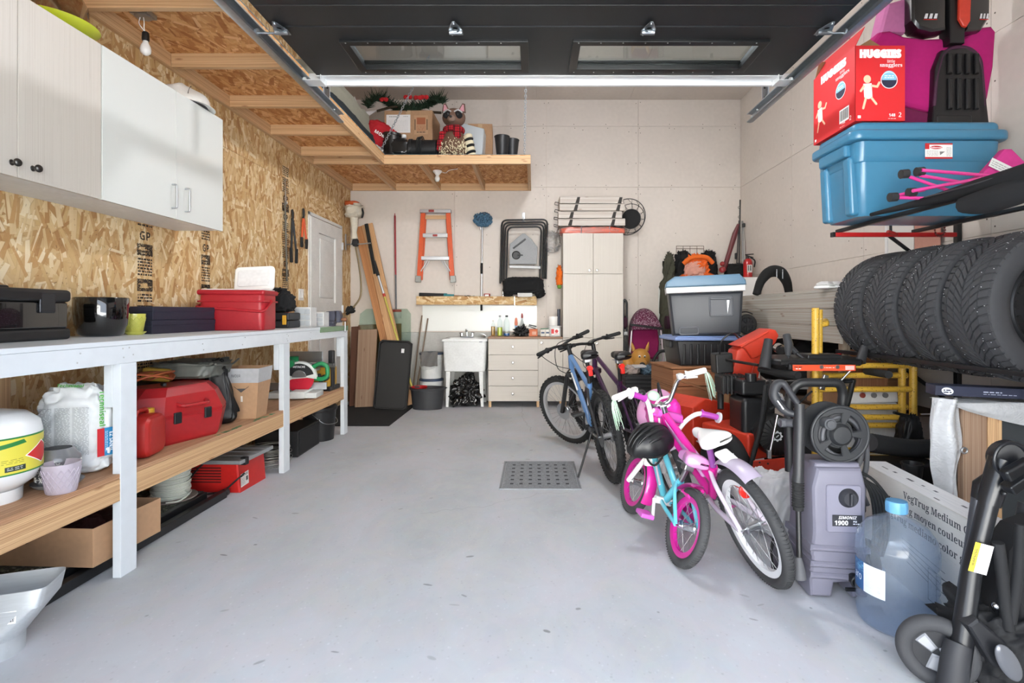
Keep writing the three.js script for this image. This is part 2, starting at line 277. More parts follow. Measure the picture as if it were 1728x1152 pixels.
{
  const w = struct('wall_left');
  part('wall_core', [bx(XL - 0.15, XL - 0.012, 0, CEIL + 0.1, ZB - 0.15, ZF + 0.15, 0)], plyM, w);
  const pan = (z0, z1, y0, y1) => part('osb_panel', bx(XL - 0.0125, XL, y0 + 0.001, y1 - 0.001, z0 + 0.0012, z1 - 0.0012, 0.0012), osbM, w);
  for (const [z0, z1] of [[ZB, DZ1], [DZ0, -4.50], [-4.50, -3.28], [-3.28, -2.06], [-2.06, -0.84], [-0.84, ZF]]) pan(z0, z1, 0, 2.44);
  pan(DZ1, DZ0, 2.20, 2.44); pan(DZ1, DZ0, 0, 0.17);
  for (const [z0, z1] of [[ZB, -5.72], [-5.72, -4.50], [-4.50, -3.28], [-3.28, -2.06], [-2.06, -0.84], [-0.84, ZF]]) pan(z0, z1, 2.44, CEIL);
  // mill stamps printed down the sheets
  const st = canvasTex(128, 2048, (x, W_, H_) => {
    const inkC = '#2a2119';
    for (let y = 6; y < H_ - 60;) {
      const k = rnd();
      if (k < 0.3) { const hh = rnd(50, 90); x.fillStyle = inkC; x.fillRect(4, y, 112, hh); x.globalCompositeOperation = 'destination-out'; for (let q = 0; q < 5; q++) x.fillRect(rnd(10, 40), y + rnd(6, hh - 14), rnd(30, 70), rnd(4, 9)); for (let q = 0; q < 260; q++) x.fillRect(rnd(0, 120), y + rnd(hh), rnd(1, 4), rnd(1, 3)); x.globalCompositeOperation = 'source-over'; y += hh + 14; }
      else if (k < 0.5) { x.strokeStyle = inkC; x.lineWidth = 4; x.strokeRect(14, y, 92, 46); lines(x, 24, y + 10, 72, 3, 11, inkC, 5); y += 62; }
      else if (k < 0.62) { txt(x, 'GP', 60, y + 32, 62, inkC, 'bold', 'center'); y += 74; }
      else { const n = Math.floor(rnd(3, 7)); lines(x, 8, y, 104, n, 16, inkC, 9); y += n * 16 + 12; }
    }
    x.globalCompositeOperation = 'destination-out'; for (let q = 0; q < 2600; q++) x.fillRect(rnd(0, 128), rnd(H_), rnd(1, 5), rnd(1, 4));
  });
  const sm = M('#ffffff', 0.8, 0, { map: st, transparent: true, alphaTest: 0.4 });
  for (const [z, wd] of [[-3.30, 0.15], [-3.91, 0.12], [-5.17, 0.16]]) part('mill_stamp', put(flat(new THREE.PlaneGeometry(wd, 2.42)), [XL + 0.0009, 1.36, z], [0, PI / 2, 0]), sm, w, 'black mill stamps printed on the strand board');
}
{ // front wall with the opening the daylight comes through
  const w = struct('wall_front');
  part('wall_core', [bx(XL - 0.15, -1.30, 0, CEIL + 0.1, ZF, ZF + 0.15, 0), bx(1.50, XR + 0.15, 0, CEIL + 0.1, ZF, ZF + 0.15, 0), bx(-1.30, 1.50, 2.45, CEIL + 0.1, ZF, ZF + 0.15, 0)], drywall, w);
}
{
  const w = struct('ceiling');
  part('ceiling_core', bx(XL - 0.15, XR + 0.15, CEIL + 0.0125, CEIL + 0.12, ZB - 0.15, ZF + 0.15, 0), filler, w);
  for (const [a, b] of [[XL, -1.18], [-1.18, 0.04], [0.04, 1.26], [1.26, XR]]) for (const [c, d] of [[ZB, -4.56], [-4.56, -2.12], [-2.12, ZF]]) part('drywall_panel', bx(a + 0.001, b - 0.001, CEIL, CEIL + 0.0125, c + 0.001, d - 0.001, 0.001), drywall, w);
}
{ // white two-panel house door
  const d = struct('door_1'); const dm = plast('#e9e9e6', 0.35), zc = (DZ0 + DZ1) / 2, dw = DZ0 - DZ1 - 0.02;
  const h0 = 0.18, h1 = 2.19;
  const pr = (a, b) => rrect(0.50, b - a, 0.004, 2, 0, (a + b) / 2);
  part('door_leaf', ext([[-dw / 2, h0], [dw / 2, h0], [dw / 2, h1], [-dw / 2, h1]], 0.036, [XL + 0.004, 0, zc], [0, PI / 2, 0], 0.002, [pr(0.40, 1.12), pr(1.27, 2.04)]), dm, d);
  for (const [a, b] of [[0.40, 1.12], [1.27, 2.04]]) {
    part('door_panel', [box(0.016, b - a, 0.5, [XL - 0.006, (a + b) / 2, zc], null, 0.002), ext(rrect(0.40, b - a - 0.1, 0.01, 2), 0.022, [XL + 0.004, (a + b) / 2, zc], [0, PI / 2, 0], 0.010)], dm, d);
  }
  part('door_frame', [bx(XL - 0.002, XL + 0.014, 0.14, 2.235, DZ0 - 0.01, DZ0 + 0.022, 0.002), bx(XL - 0.002, XL + 0.014, 0.14, 2.235, DZ1 - 0.022, DZ1 + 0.01, 0.002), bx(XL - 0.002, XL + 0.014, 2.2, 2.235, DZ1 - 0.022, DZ0 + 0.022, 0.002), bx(XL - 0.002, XL + 0.06, 0.13, 0.18, DZ1 - 0.022, DZ0 + 0.022, 0.002)], dm, d);
  for (const y of [0.45, 1.2, 1.98]) part('hinge', [box(0.01, 0.09, 0.03, [XL + 0.024, y, DZ1 + 0.012], null, 0.001), cyl(0.006, 0.095, [XL + 0.031, y, DZ1 + 0.004])], steel, d);
  part('door_knob', [cyl(0.012, 0.06, [XL + 0.05, 1.10, DZ0 - 0.07], [0, 0, PI / 2]), sph(0.028, [XL + 0.085, 1.10, DZ0 - 0.07])], steel, d);
}

// ---------- the raised overhead door and its tracks ----------
{
  const d = struct('door_2'), tVinyl = fieldTex(256, (u, v) => 0.5 + 0.4 * loopNoise(u, v, 60, 2), 0.12, false);
  const dm = M('#17191b', 0.45, 0, { bumpMap: tVinyl, bumpScale: 0.0006 }), y = 2.5, x0 = -1.235, x1 = 1.42;
  const wins = [[-0.93, -0.055], [0.225, 1.14]], wz = [-2.94, -2.66];
  const zs = [-3.107, -2.512, -1.92, -1.33, -0.74];
  for (let i = 0; i < 4; i++) {
    const z0 = zs[i] + 0.003, z1 = zs[i + 1] - 0.003;
    if (i) part('door_section', bx(x0, x1, y, y + 0.045, z0, z1, 0.004), dm, d);
    else part('door_section', ext([[x0, -z1], [x1, -z1], [x1, -z0], [x0, -z0]], 0.045, [0, y + 0.0225, 0], [-PI / 2, 0, 0], 0.004, wins.map(([a, b]) => [[a, 2.66], [b, 2.66], [b, 2.94], [a, 2.94]])), dm, d);
    for (const q of [0.16, 0.33, 0.47]) if (z0 + q < z1 - 0.03 && i) part('door_rib', bx(x0 + 0.01, x1 - 0.01, y - 0.003, y + 0.004, z0 + q, z0 + q + 0.012, 0.002), dm, d);
  }
  for (const [a, b] of wins) {
    const fr = part('window_frame', [bx(a - 0.03, b + 0.03, y - 0.014, y + 0.012, wz[0] - 0.03, wz[0] + 0.012, 0.003), bx(a - 0.03, b + 0.03, y - 0.014, y + 0.012, wz[1] - 0.012, wz[1] + 0.03, 0.003), bx(a - 0.03, a + 0.012, y - 0.014, y + 0.012, wz[0], wz[1], 0.003), bx(b - 0.012, b + 0.03, y - 0.014, y + 0.012, wz[0], wz[1], 0.003)], M('#0d0e10', 0.3), d);
    const sc = []; for (let x = a; x <= b; x += 0.11) sc.push([x, y - 0.015, wz[0] - 0.02], [x, y - 0.015, wz[1] + 0.02]);
    part('screws', sc.map((p) => sph(0.004, p, [1, 0.5, 1], null, 8)), steel, fr).userData.kind = 'stuff';
    part('window_pane', bx(a + 0.001, b - 0.001, y + 0.018, y + 0.022, wz[0] + 0.001, wz[1] - 0.001, 0), M('#eef4f4', 0.02, 0, { transmission: 1, thickness: 0, ior: 1.5 }), d);
  }
  part('edge_strip', [bx(x0 - 0.01, x1 + 0.01, y - 0.022, y + 0.022, -3.135, -3.11, 0.004), bx(x0, x1, y - 0.004, y + 0.002, -3.115, -3.03, 0.001)], M('#e9ebec', 0.3, 0.35), d, 'bright aluminium edge strip');
  const hinge = (x, z, s = 1) => part('hinge', [ext([[-0.03, -0.055], [0.03, -0.055], [0.034, -0.01], [0.02, 0.03], [0.006, 0.062], [-0.006, 0.062], [-0.02, 0.03], [-0.034, -0.01]], 0.004, [x, y - 0.012, z], [PI / 2, 0, 0], 0.001, [ring(0.012, 12, 0, 0.005)]), cyl(0.010, 0.062, [x, y - 0.02, z - 0.02], [0, 0, PI / 2]), ext([[-0.02, -0.03], [0.02, -0.03], [0.012, 0.03], [-0.012, 0.03]], 0.004, [x, y - 0.026, z + 0.005], [PI / 2 + 0.5, 0, 0], 0.001), sph(0.006, [x - 0.02, y - 0.016, z - 0.045], null, null, 8), sph(0.006, [x, y - 0.016, z + 0.05], null, null, 8)], galv, d);
  hinge(-0.368, -2.512); hinge(0.545, -2.512); hinge(-0.368, -1.92); hinge(0.545, -1.92);
  for (const [x, s, tx] of [[-1.195, -1, -1.31], [1.38, 1, 1.475]]) for (const z of [-2.512, -1.92, -1.33]) {
    hinge(x, z);
    part('roller', [rod([x + s * 0.02, y - 0.022, z - 0.02], [tx, y - 0.022, z - 0.02], 0.006), cyl(0.022, 0.012, [tx, y - 0.022, z - 0.02], [0, 0, PI / 2])], galv, d);
  }
  for (const [x, s, tx] of [[-1.225, -1, -1.31], [1.41, 1, 1.475]]) part('top_bracket', [box(0.10, 0.075, 0.004, [x + s * 0.03, y + 0.005, -3.10]), box(0.10, 0.004, 0.09, [x + s * 0.03, y - 0.03, -3.06]), box(0.004, 0.07, 0.09, [x - s * 0.02, y, -3.06]), rod([x, y - 0.02, -3.06], [tx, y - 0.02, -3.06], 0.007), cyl(0.022, 0.012, [tx, y - 0.02, -3.06], [0, 0, PI / 2])], M('#dfe1e2', 0.4, 0.4), d);
  const chan = [[-0.026, 0.03], [-0.026, 0.024], [-0.006, 0.026], [0.010, 0.022], [0.012, -0.022], [-0.006, -0.026], [-0.026, -0.022], [-0.026, -0.028], [-0.004, -0.032], [0.017, -0.026], [0.015, 0.026], [-0.004, 0.032]];
  for (const [tx, s, lab] of [[-1.318, 1, 'galvanised overhead door track along the loft edge'], [1.482, -1, 'galvanised overhead door track along the right wall']]) {
    const t = thing('door_track', lab, 'track', [tx, 2.478, 0]);
    const side = s > 0 ? chan.map(([a, b]) => [-a, b]) : chan;
    part('channel', ext(s > 0 ? side.reverse() : side, 3.05, [0, 0, -3.64 + 1.525], null, 0.0005), galv, t);
    const hz = -3.46, ps = []; for (let k = 0; k < 18; k++) ps.push([0, k * 0.08]);
    part('hanger_strap', [box(0.034, CEIL - 2.478 - 0.03, 0.003, [-s * 0.018, (CEIL - 2.478) / 2 + 0.015, hz]), box(0.003, CEIL - 2.478 - 0.03, 0.03, [-s * 0.034, (CEIL - 2.478) / 2 + 0.015, hz + 0.015])], galv, t);
    part('strap_slots', ps.map(([a, k]) => box(0.010, 0.03, 0.002, [-s * 0.018, 0.06 + k, hz + 0.0022], null, 0)), M('#3a3d40', 0.8), t);
    part('bolt', [sph(0.008, [0, 0, -3.62], null, null, 8), sph(0.008, [s * 0.01, 0.005, -3.5], null, null, 8)], steel, t);
  }
}

// ---------- timber storage loft ----------
const LB = 2.752, LT = LB + 0.09, LDK = LT + 0.014;        // underside, top of joists, top of deck
const LX = -1.602, LZ = -5.767;
{
  const t = thing('storage_loft', 'pine framed strand board storage loft along the left and back walls', 'loft', [0, 0, 0]);
  part('ledger', bx(XL + 0.001, XL + 0.039, LB, LT, ZB + 0.002, -1.2), pine, t);
  part('ledger', bx(XL + 0.04, -0.03, LB, LT, ZB + 0.001, ZB + 0.039), pine, t);
  part('edge_beam', bx(LX - 0.038, LX, LB, LT, LZ - 0.001, -1.2), pine, t);
  part('edge_beam', bx(XL + 0.04, -0.03, LB, LT, LZ, LZ + 0.038), pine, t);
  part('edge_beam', bx(-0.068, -0.03, LB, LT, ZB + 0.04, LZ - 0.001), pine, t);
  for (const z of [-1.46, -2.13, -2.80, -3.474, -4.143, -4.79, -5.42]) part('joist', bx(XL + 0.04, LX - 0.039, LB, LT, z - 0.038, z), pine, t);
  for (const x of [-1.79, -1.205, -0.63]) part('joist', bx(x - 0.038, x, LB, LT, ZB + 0.04, LZ - 0.001), pine, t);
  for (const [a, b, c, d] of [[XL + 0.001, LX, -3.46, -1.2], [XL + 0.001, LX, LZ + 0.019, -3.462], [XL + 0.001, -1.19, ZB + 0.001, LZ + 0.017], [-1.188, -0.03, ZB + 0.001, LZ + 0.017]]) part('deck_panel', bx(a, b, LT, LDK, c, d, 0.001), osbRed, t);
  part('liner_edge', [bx(LX - 0.01, -0.03, LDK, LDK + 0.003, LZ - 0.2, LZ + 0.02, 0), bx(LX - 0.2, LX + 0.002, LDK, LDK + 0.003, LZ, -2.2, 0)], plast('#4d8793', 0.6), t, 'teal plastic liner showing along the deck edge');
}
function chain(a, b, label) {
  const t = thing('support_chain', label, 'chain', a, 0, 'loft support chains'), d = vec(b).clone().sub(vec(a)), n = Math.round(d.length() / 0.027), L = [];
  const q = new THREE.Quaternion().setFromUnitVectors(V3(0, 1, 0), d.clone().normalize());
  for (let i = 0; i < n; i++) { const g = put(flat(new THREE.TorusGeometry(0.011, 0.003, 5, 10)), null, [0, i % 2 ? PI / 2 : 0, 0], [1, 1.55, 1]); g.applyQuaternion(q); const p = d.clone().multiplyScalar((i + 0.5) / n); L.push(put(g, p)); }
  part('links', L, galv, t); part('eye_bolt', [cyl(0.014, 0.006, [0, 0, 0]), rod([0, -0.06, 0], [0, 0.01, 0], 0.004)], galv, t);
}
chain(at(636, 266, 5.80), V3(-1.13, CEIL, -5.8), 'slanted steel chain by the christmas things on the loft');
chain(at(885, 264, 5.80), at(888.5, 70, 5.5).setY(CEIL), 'vertical steel chain by the rubber boots on the loft');

{ // globe pendant over the raised door
  const t = thing('globe_pendant', 'white globe pendant lamp above the raised overhead door', 'lamp', [0.3, CEIL, -3.8]);
  part('canopy', lathe([[0, 0], [0.06, 0], [0.06, -0.012], [0.02, -0.03], [0, -0.03]], 28), white, t);
  part('stem', rod([0, -0.03, 0], [0, -0.5, 0], 0.008), white, t);
  part('globe', sph(0.10, [0, -0.6, 0], null, null, 28), M('#ffffff', 0.4, 0, { emissive: '#f8faff', emissiveIntensity: 1.5 }), t);
  const l = new THREE.PointLight('#f8faff', LAMP); l.position.set(0.3, CEIL - 0.6, -3.8); l.shadow.radius = 4; l.castShadow = true; l.name = 'pendant_light'; scene.add(l);
}
{ // sunlit house front across the drive, behind the photographer
  const t = thing('house_front', 'pale sunlit house front across the driveway', 'house', [0, -0.02, 13.6]), wm = M('#e9e3d8', 0.85);
  part('wall', bx(-9, 9, 0, 5.6, 0, 0.3, 0.01), wm, t); for (let i = 0; i < 9; i++) part('siding_board', bx(-9, 9, 0.3 + i * 0.6, 0.32 + i * 0.6, -0.02, 0.0, 0.004), wm, t);
  for (const x of [-6, -2.5, 5.5]) { const w = part('window', bx(x - 0.6, x + 0.6, 2.9, 4.3, -0.05, 0.01, 0.01), white, t); part('pane', bx(x - 0.52, x + 0.52, 2.98, 4.22, -0.056, -0.051, 0), M('#2c3640', 0.05), w); }
  part('garage_door', bx(-3.5, 0.5, 0, 2.3, -0.04, 0.01, 0.01), white, t); part('front_door', bx(3.2, 4.2, 0, 2.2, -0.04, 0.01, 0.01), plast('#6a7c86'), t);
  part('roof', ext([[-9.6, 5.6], [9.6, 5.6], [0, 8.6]], 0.6, [0, 0, 0.3], null, 0.02), plast('#6c6560', 0.9), t);
}

// ---------- left side: wall cabinets ----------
const lamV = M('#d6d2cd', 0.45, 0, { map: tFine }), lamH = lamV;   // pale laminate, streaks along the long side of each board
function wallCabinet(name, label, z0, z1, splits, dm, cm, mk) {
  const t = thing(name, label, 'cabinet', [XL, 0, 0]), d = 0.30, y0 = 1.697, y1 = 2.443;
  part('body', [bx(0.001, d, y0 + 0.004, y0 + 0.022, z0, z1), bx(0.001, d, y1 - 0.018, y1, z0, z1), bx(0.001, d, y0 + 0.022, y1 - 0.018, z1 - 0.018, z1), bx(0.001, d, y0 + 0.022, y1 - 0.018, z0, z0 + 0.018), bx(0.001, 0.006, y0 + 0.022, y1 - 0.018, z0 + 0.018, z1 - 0.018)], cm, t);
  for (let i = 0; i < splits.length - 1; i++) mk(part('door', bx(d + 0.002, d + 0.02, y0, y1, splits[i] - 0.0015, splits[i + 1] + 0.0015, 0.0015), dm, t), i);
  return t;
}
wallCabinet('upper_cabinet', 'pale wood grain wall cabinet with round metal knobs', -2.569, -1.35, [-1.35, -1.74, -2.152, -2.569], lamV, white, (d, i) => {
  const z = [-1.70, -2.125, -2.215][i]; part('knob', [cyl(0.007, 0.02, [0.33, 1.75, z], [0, 0, PI / 2]), sph(0.016, [0.346, 1.75, z], [0.7, 1, 1]), cyl(0.012, 0.003, [0.322, 1.75, z], [0, 0, PI / 2])], M('#5c5a57', 0.35, 1), d);
});
wallCabinet('upper_cabinet', 'glossy white wall cabinet with steel bar handles', -3.575, -2.573, [-2.573, -3.106, -3.575], M('#d6d9d5', 0.25, 0, { clearcoat: 0.4 }), white, (d, i) => {
  const z = [-3.07, -3.185][i]; part('handle', pipe([[0.321, 1.755, z], [0.349, 1.755, z], [0.349, 1.89, z], [0.321, 1.89, z]], 0.005, 0.012), steel, d);
});
{ const t = thing('steel_bowl', 'polished steel bowl upside down on the green dish', 'bowl', [-2.22, 2.489, -2.47]); part('bowl', lathe([[0.135, 0], [0.14, 0.004], [0.132, 0.012], [0.125, 0.10], [0.10, 0.15], [0.0, 0.158]], 40), M('#b8b4ae', 0.12, 1), t); }
{ const t = thing('green_dish', 'lime green dish on the pale wall cabinet', 'dish', [-2.22, 2.4435, -2.47]); part('dish', lathe([[0, 0.001], [0.09, 0.001], [0.15, 0.03], [0.168, 0.042], [0.17, 0.045], [0.15, 0.045], [0.1, 0.04], [0, 0.04]], 40), gloss('#b9c228'), t); }
{ const t = thing('sun_hat', 'soft white sun hat on the white wall cabinet', 'hat', [-2.2, 2.4435, -3.36]);
  part('crown', param((u, v) => { const a = u * 2 * PI, b = v * PI / 2, k = 1 + 0.06 * Math.sin(a * 3 + b * 4) + 0.03 * Math.sin(a * 7); return [0.14 * Math.cos(b) * Math.cos(a) * k, 0.008 + 0.12 * Math.sin(b) * k, 0.17 * Math.cos(b) * Math.sin(a) * k]; }, 36, 14), cloth('#eceae4'), t);
  part('brim', lathe([[0.13, 0.012], [0.17, 0.002], [0.172, 0.004], [0.13, 0.018]], 36), cloth('#e6e4dd'), t);
  part('print', put(lathe([[0.02, 0], [0.026, 0.001]], 12), [0.1, 0.07, 0.1], [0, 0.5, 1.2]), M('#222222', 0.8), t); }
{ const p = at(242, 14, 3.0), t = thing('hanging_bulb', 'bare light bulb hanging from a metal box under the loft', 'lamp', [p.x, LT, p.z]); t.scale.setScalar(0.9);
  part('junction_box', [box(0.11, 0.028, 0.09, [0, -0.015, 0], null, 0.003), ext(ring(0.05, 8), 0.003, [0, -0.032, 0], [PI / 2, 0, 0])], galv, t);
  part('wire', [tube([[0, -0.03, 0], [0.012, -0.07, 0.01], [0.004, -0.10, 0], [0.012, -0.13, 0]], 0.003), tube([[-0.02, -0.03, 0], [-0.02, -0.075, 0.01], [0.0, -0.11, 0.004], [0.012, -0.13, 0]], 0.0025)], whiteG, t);
  part('socket', lathe([[0, -0.125], [0.014, -0.125], [0.019, -0.132], [0.021, -0.17], [0.018, -0.182], [0, -0.182]], 20, [0.014, 0, 0]), blackP, t);
  part('bulb', lathe([[0.014, -0.18], [0.016, -0.192], [0.027, -0.215], [0.031, -0.235], [0.027, -0.255], [0.014, -0.268], [0, -0.271]], 28, [0.014, 0, 0], null, 0), M('#f4f2ee', 0.25), t); }

// ---------- work bench ----------
const BT = 1.03, SH = 0.452, BX = -1.79;
const paintB = M('#dde3e8', 0.45, 0, { map: tSoft, bumpMap: tRough, bumpScale: 0.0004 });
{
  const t = thing('work_bench', 'long white painted work bench with a plywood lower shelf', 'bench', [0, 0, 0]);
  part('top', bx(XL + 0.002, BX + 0.004, BT - 0.02, BT, -5.14, -0.9), paintB, t);
  part('apron', bx(BX - 0.036, BX, 0.93, BT - 0.0205, -5.14, -0.9), paintB, t);
  part('apron_end', bx(XL + 0.002, BX - 0.037, 0.93, BT - 0.0205, -5.14, -5.102), paintB, t);
  for (const z of [-0.98, -2.362, -3.875, -5.095]) {
    part('leg', bx(BX - 0.037, BX - 0.001, 0, 0.9295, z - 0.047, z + 0.047), paintB, t);
    part('leg_block', bx(BX - 0.075, BX - 0.0375, 0.74, 0.9295, z - 0.047, z + 0.047), paintB, t);
    part('back_leg', bx(XL + 0.002, XL + 0.04, 0, 0.9295, z - 0.047, z + 0.047), pineB, t);
    part('shelf_bearer', bx(XL + 0.041, BX - 0.04, 0.34, 0.43, z - 0.085, z - 0.048), pineB, t);
  }
  const zz = [-5.048, -3.922, -3.828, -2.409, -2.315, -0.99];
  for (let i = 0; i < 6; i += 2) part('shelf_beam', bx(BX - 0.040, BX - 0.003, 0.335, 0.432, zz[i], zz[i + 1]), pineB, t);
  part('shelf_board', bx(XL + 0.041, BX - 0.038, 0.434, SH, -5.05, -0.9), plyM, t);
  part('shelf_lip', zz.length && [0, 2, 4].map((i) => bx(BX - 0.0375, BX - 0.004, 0.4325, SH, zz[i], zz[i + 1])), plyM, t);
  part('green_edge', bx(BX + 0.0005, BX + 0.006, 0.985, BT, -5.14, -4.47, 0.001), plast('#7d9a78', 0.5), t, 'green painted strip at the vise end');
  const sc = []; for (const z of [-1.7, -2.1, -2.34, -2.38, -2.9, -3.3, -3.86, -3.89, -4.3]) for (const y of [0.955, 0.99]) sc.push([BX + 0.0005, y + rnd(-0.01, 0.01), z + rnd(-0.02, 0.02)]);
  part('screw_heads', dots(sc, 0.004, 'x'), M('#b9bcbd', 0.6), t);
  const gp = []; for (let i = 0; i < 24; i++) gp.push(box(rnd(0.006, 0.016), 0.0008, rnd(0.02, 0.06), [BX - 0.02 + rnd(-0.012, 0.012), SH + 0.0003, -3.0 - rnd(0.7)], [0, rnd(-0.3, 0.3), 0], 0));
  part('paint_marks', gp, plast('#5f8a5c', 0.7), t, 'green paint smears on the shelf edge');
}

// ---------- on the bench ----------
{ const t = thing('tool_case', 'black plastic tool case with a clear lid on the bench', 'tool case', [-2.23, BT, -2.1], 0.06);
  part('base', [box(0.25, 0.05, 0.70, [0, 0.026, 0], null, 0.014)], blackP, t);
  part('cover', box(0.235, 0.12, 0.68, [0, 0.11, 0], null, 0.01), M('#101114', 0.08, 0, { clearcoat: 1 }), t, 'glossy smoked cover');
  part('lid', [box(0.255, 0.055, 0.705, [0, 0.197, 0], null, 0.018), box(0.06, 0.02, 0.3, [0, 0.228, 0], null, 0.008)], blackP, t);
  part('latch', [box(0.012, 0.09, 0.08, [0.122, 0.165, -0.22], null, 0.008)], M('#3a3c40', 0.2, 0.6), t);
  decal('sticker', 0.10, 0.035, 256, 90, (x) => { x.fillStyle = '#2d5482'; x.fillRect(0, 0, 256, 90); txt(x, 'Benchmark', 128, 32, 40, '#e9eef5', 'italic bold', 'center'); lines(x, 40, 62, 170, 2, 10, '#b9c9dd', 3); }, t, [0.1192, 0.145, 0.06], [0, PI / 2, 0]);
  decal('label', 0.07, 0.05, 128, 96, (x) => { barcode(x, 0, 0, 128, 96); }, t, [0.1192, 0.085, 0.05], [0, PI / 2, 0]);
  decal('side_label', 0.2, 0.12, 128, 80, (x) => { x.fillStyle = '#171d33'; x.fillRect(0, 0, 128, 80); lines(x, 10, 34, 60, 1, 10, '#dfe3ea', 3); lines(x, 60, 60, 50, 1, 10, '#8a90a0', 2); }, t, [0.1188, 0.11, 0.2], [0, PI / 2, 0]); }
{ const t = thing('black_planter', 'glossy black round planter on the bench', 'planter', [-2.235, BT, -2.76]);
  part('bowl', lathe([[0, 0], [0.075, 0], [0.095, 0.012], [0.112, 0.06], [0.117, 0.12], [0.118, 0.195], [0.115, 0.2], [0.11, 0.197], [0.108, 0.12], [0.1, 0.06], [0, 0.03]], 48), M('#08090a', 0.1, 0, { clearcoat: 1, clearcoatRoughness: 0.04 }), t); }
function diamondPot(r0, r1, h, n, rows, bump) {           // pot with a raised lattice
  const L = [lathe([[0, 0], [r0, 0], [r0 + 0.002, 0.003], [r1, h - 0.004], [r1, h], [r1 - 0.005, h], [r1 - 0.007, h - 0.006], [r0 - 0.004, 0.012], [0, 0.012]], 40)];
  for (const s of [-1, 1]) for (let i = 0; i < n; i++) { const P = []; for (let k = 0; k <= 8; k++) { const v = k / 8, a = i / n * 2 * PI + s * v * rows / n * PI, r = r0 + (r1 - r0) * v * 0.9 + 0.0005; P.push([Math.cos(a) * r, h * (0.04 + v * 0.78), Math.sin(a) * r]); } L.push(sweep(P, bump, 4)); }
  return L;
}
{ const t = thing('yellow_pot', 'small yellow green pot with saucer on the bench', 'flower pot', [-2.20, BT, -2.945]);
  part('pot', put(merge(diamondPot(0.036, 0.05, 0.10, 12, 5, 0.002)), [0, 0.016, 0]), gloss('#c7c758'), t); part('saucer', lathe([[0, 0], [0.036, 0], [0.052, 0.014], [0.053, 0.018], [0.05, 0.018], [0.036, 0.008], [0, 0.008]], 36), gloss('#c9c95c'), t); }
{ const nb = plast('#23273a', 0.55);
  for (const [i, l] of [[0, 'flat navy blue box, lower of two on the bench'], [1, 'flat navy blue box, upper of two on the bench']]) { const t = thing('navy_box', l, 'box', [-2.265, BT + i * 0.079, -3.32], 0.015 * i, 'navy boxes on the bench'); part('body', box(0.21, 0.055, 0.6, [0, 0.028, 0], null, 0.003), nb, t); part('lid', box(0.214, 0.03, 0.604, [0, 0.0635, 0], null, 0.003), nb, t);
    if (i) decal('logo', 0.05, 0.03, 64, 40, (x) => { x.clearRect(0, 0, 64, 40); txt(x, 'elt', 32, 20, 26, '#aab0bd', '', 'center'); }, t, [-0.06, 0.055, 0.3035], null, { alpha: 1 }); } }
{ const t = thing('red_cooler', 'small red picnic cooler on the bench', 'cooler', [-2.085, BT, -3.78], 0.12), rm = plast('#b3202c', 0.42);
  part('body', [ext([...rrect(0.42, 0.26, 0.035)], 0.25, [0, 0.125, 0], [PI / 2, 0, 0], 0.012), box(0.44, 0.035, 0.28, [0, 0.262, 0], null, 0.014), box(0.435, 0.012, 0.272, [0, 0.2, 0], null, 0.005)], rm, t);
  part('rim', ext(rrect(0.41, 0.25, 0.03), 0.008, [0, 0.282, 0], [PI / 2, 0, 0], 0.002, [rrect(0.36, 0.2, 0.025).reverse()]), white, t);
  part('bail_handle', [pipe([[-0.222, 0.2, 0], [-0.222, 0.16, 0.145], [0.222, 0.13, 0.145], [0.222, 0.2, 0]], 0.009, 0.03), cyl(0.016, 0.012, [-0.217, 0.2, 0], [0, 0, PI / 2]), cyl(0.016, 0.012, [0.217, 0.2, 0], [0, 0, PI / 2])], rm, t);
  const lid = thing('cooler_lid', 'white cooler lid leaning on top of the red cooler', 'lid', [-2.02, BT + 0.285, -3.86], [-0.35, 0.15, 0.12]);
  part('panel', ext(rrect(0.27, 0.19, 0.03), 0.03, [0, 0.09, 0], null, 0.008), whiteG, lid); part('recess', ext(rrect(0.22, 0.13, 0.02), 0.006, [0, 0.09, 0.016], null, 0.002), white, lid); }
{ const t = thing('drill_case', 'black power tool case with yellow latches on the bench', 'tool case', [-2.07, BT, -4.30], 0.05);
  part('case', [box(0.29, 0.06, 0.24, [0, 0.031, 0], null, 0.012), box(0.29, 0.06, 0.24, [0, 0.093, 0], null, 0.012)], plast('#1e2328', 0.5), t);
  for (const x of [-0.06, 0.11]) part('latch', box(0.03, 0.075, 0.012, [x, 0.065, 0.121], null, 0.004), plast('#d9a62b', 0.45), t); }
{ const t = thing('tool_bag', 'yellow and black canvas tool bag on the drill case', 'tool bag', [-2.07, BT + 0.123, -4.30]);
  part('bag', blob(0.27, 0.19, 0.2, { e: 0.55, amp: 0.03, s: 3, top: (y) => 1 - 0.35 * Math.max(0, y) }), cloth('#17181a'), t);
  part('panel', [ext([[-0.07, 0.09], [0.02, 0.12], [0.07, 0.165], [0.03, 0.185], [-0.07, 0.185], [-0.11, 0.14]], 0.015, [-0.01, 0, 0.088], [-0.25, 0, 0], 0.004)], cloth('#c9a24a'), t);
  part('flap', box(0.19, 0.02, 0.1, [-0.02, 0.19, 0.02], [0.1, 0, -0.08], 0.008), cloth('#111213'), t); }
for (const [x, z, h, l] of [[-1.93, -4.52, 0.17, 'grey small parts organiser behind the drill case'], [-1.9, -4.72, 0.13, 'white small parts box beside the vise']]) { const t = thing('parts_organiser', l, 'organiser', [x, BT, z]); part('frame', box(0.14, h, 0.12, [0, h / 2, 0], null, 0.004), plast('#d2d3d2', 0.5), t); for (let i = 0; i < 3; i++) for (let j = 0; j < 3; j++) part('drawer', box(0.038, h * 0.24, 0.01, [-0.043 + i * 0.043, h * (0.2 + j * 0.29), 0.062], null, 0.002), plast('#b9bfc4', 0.3), t); }
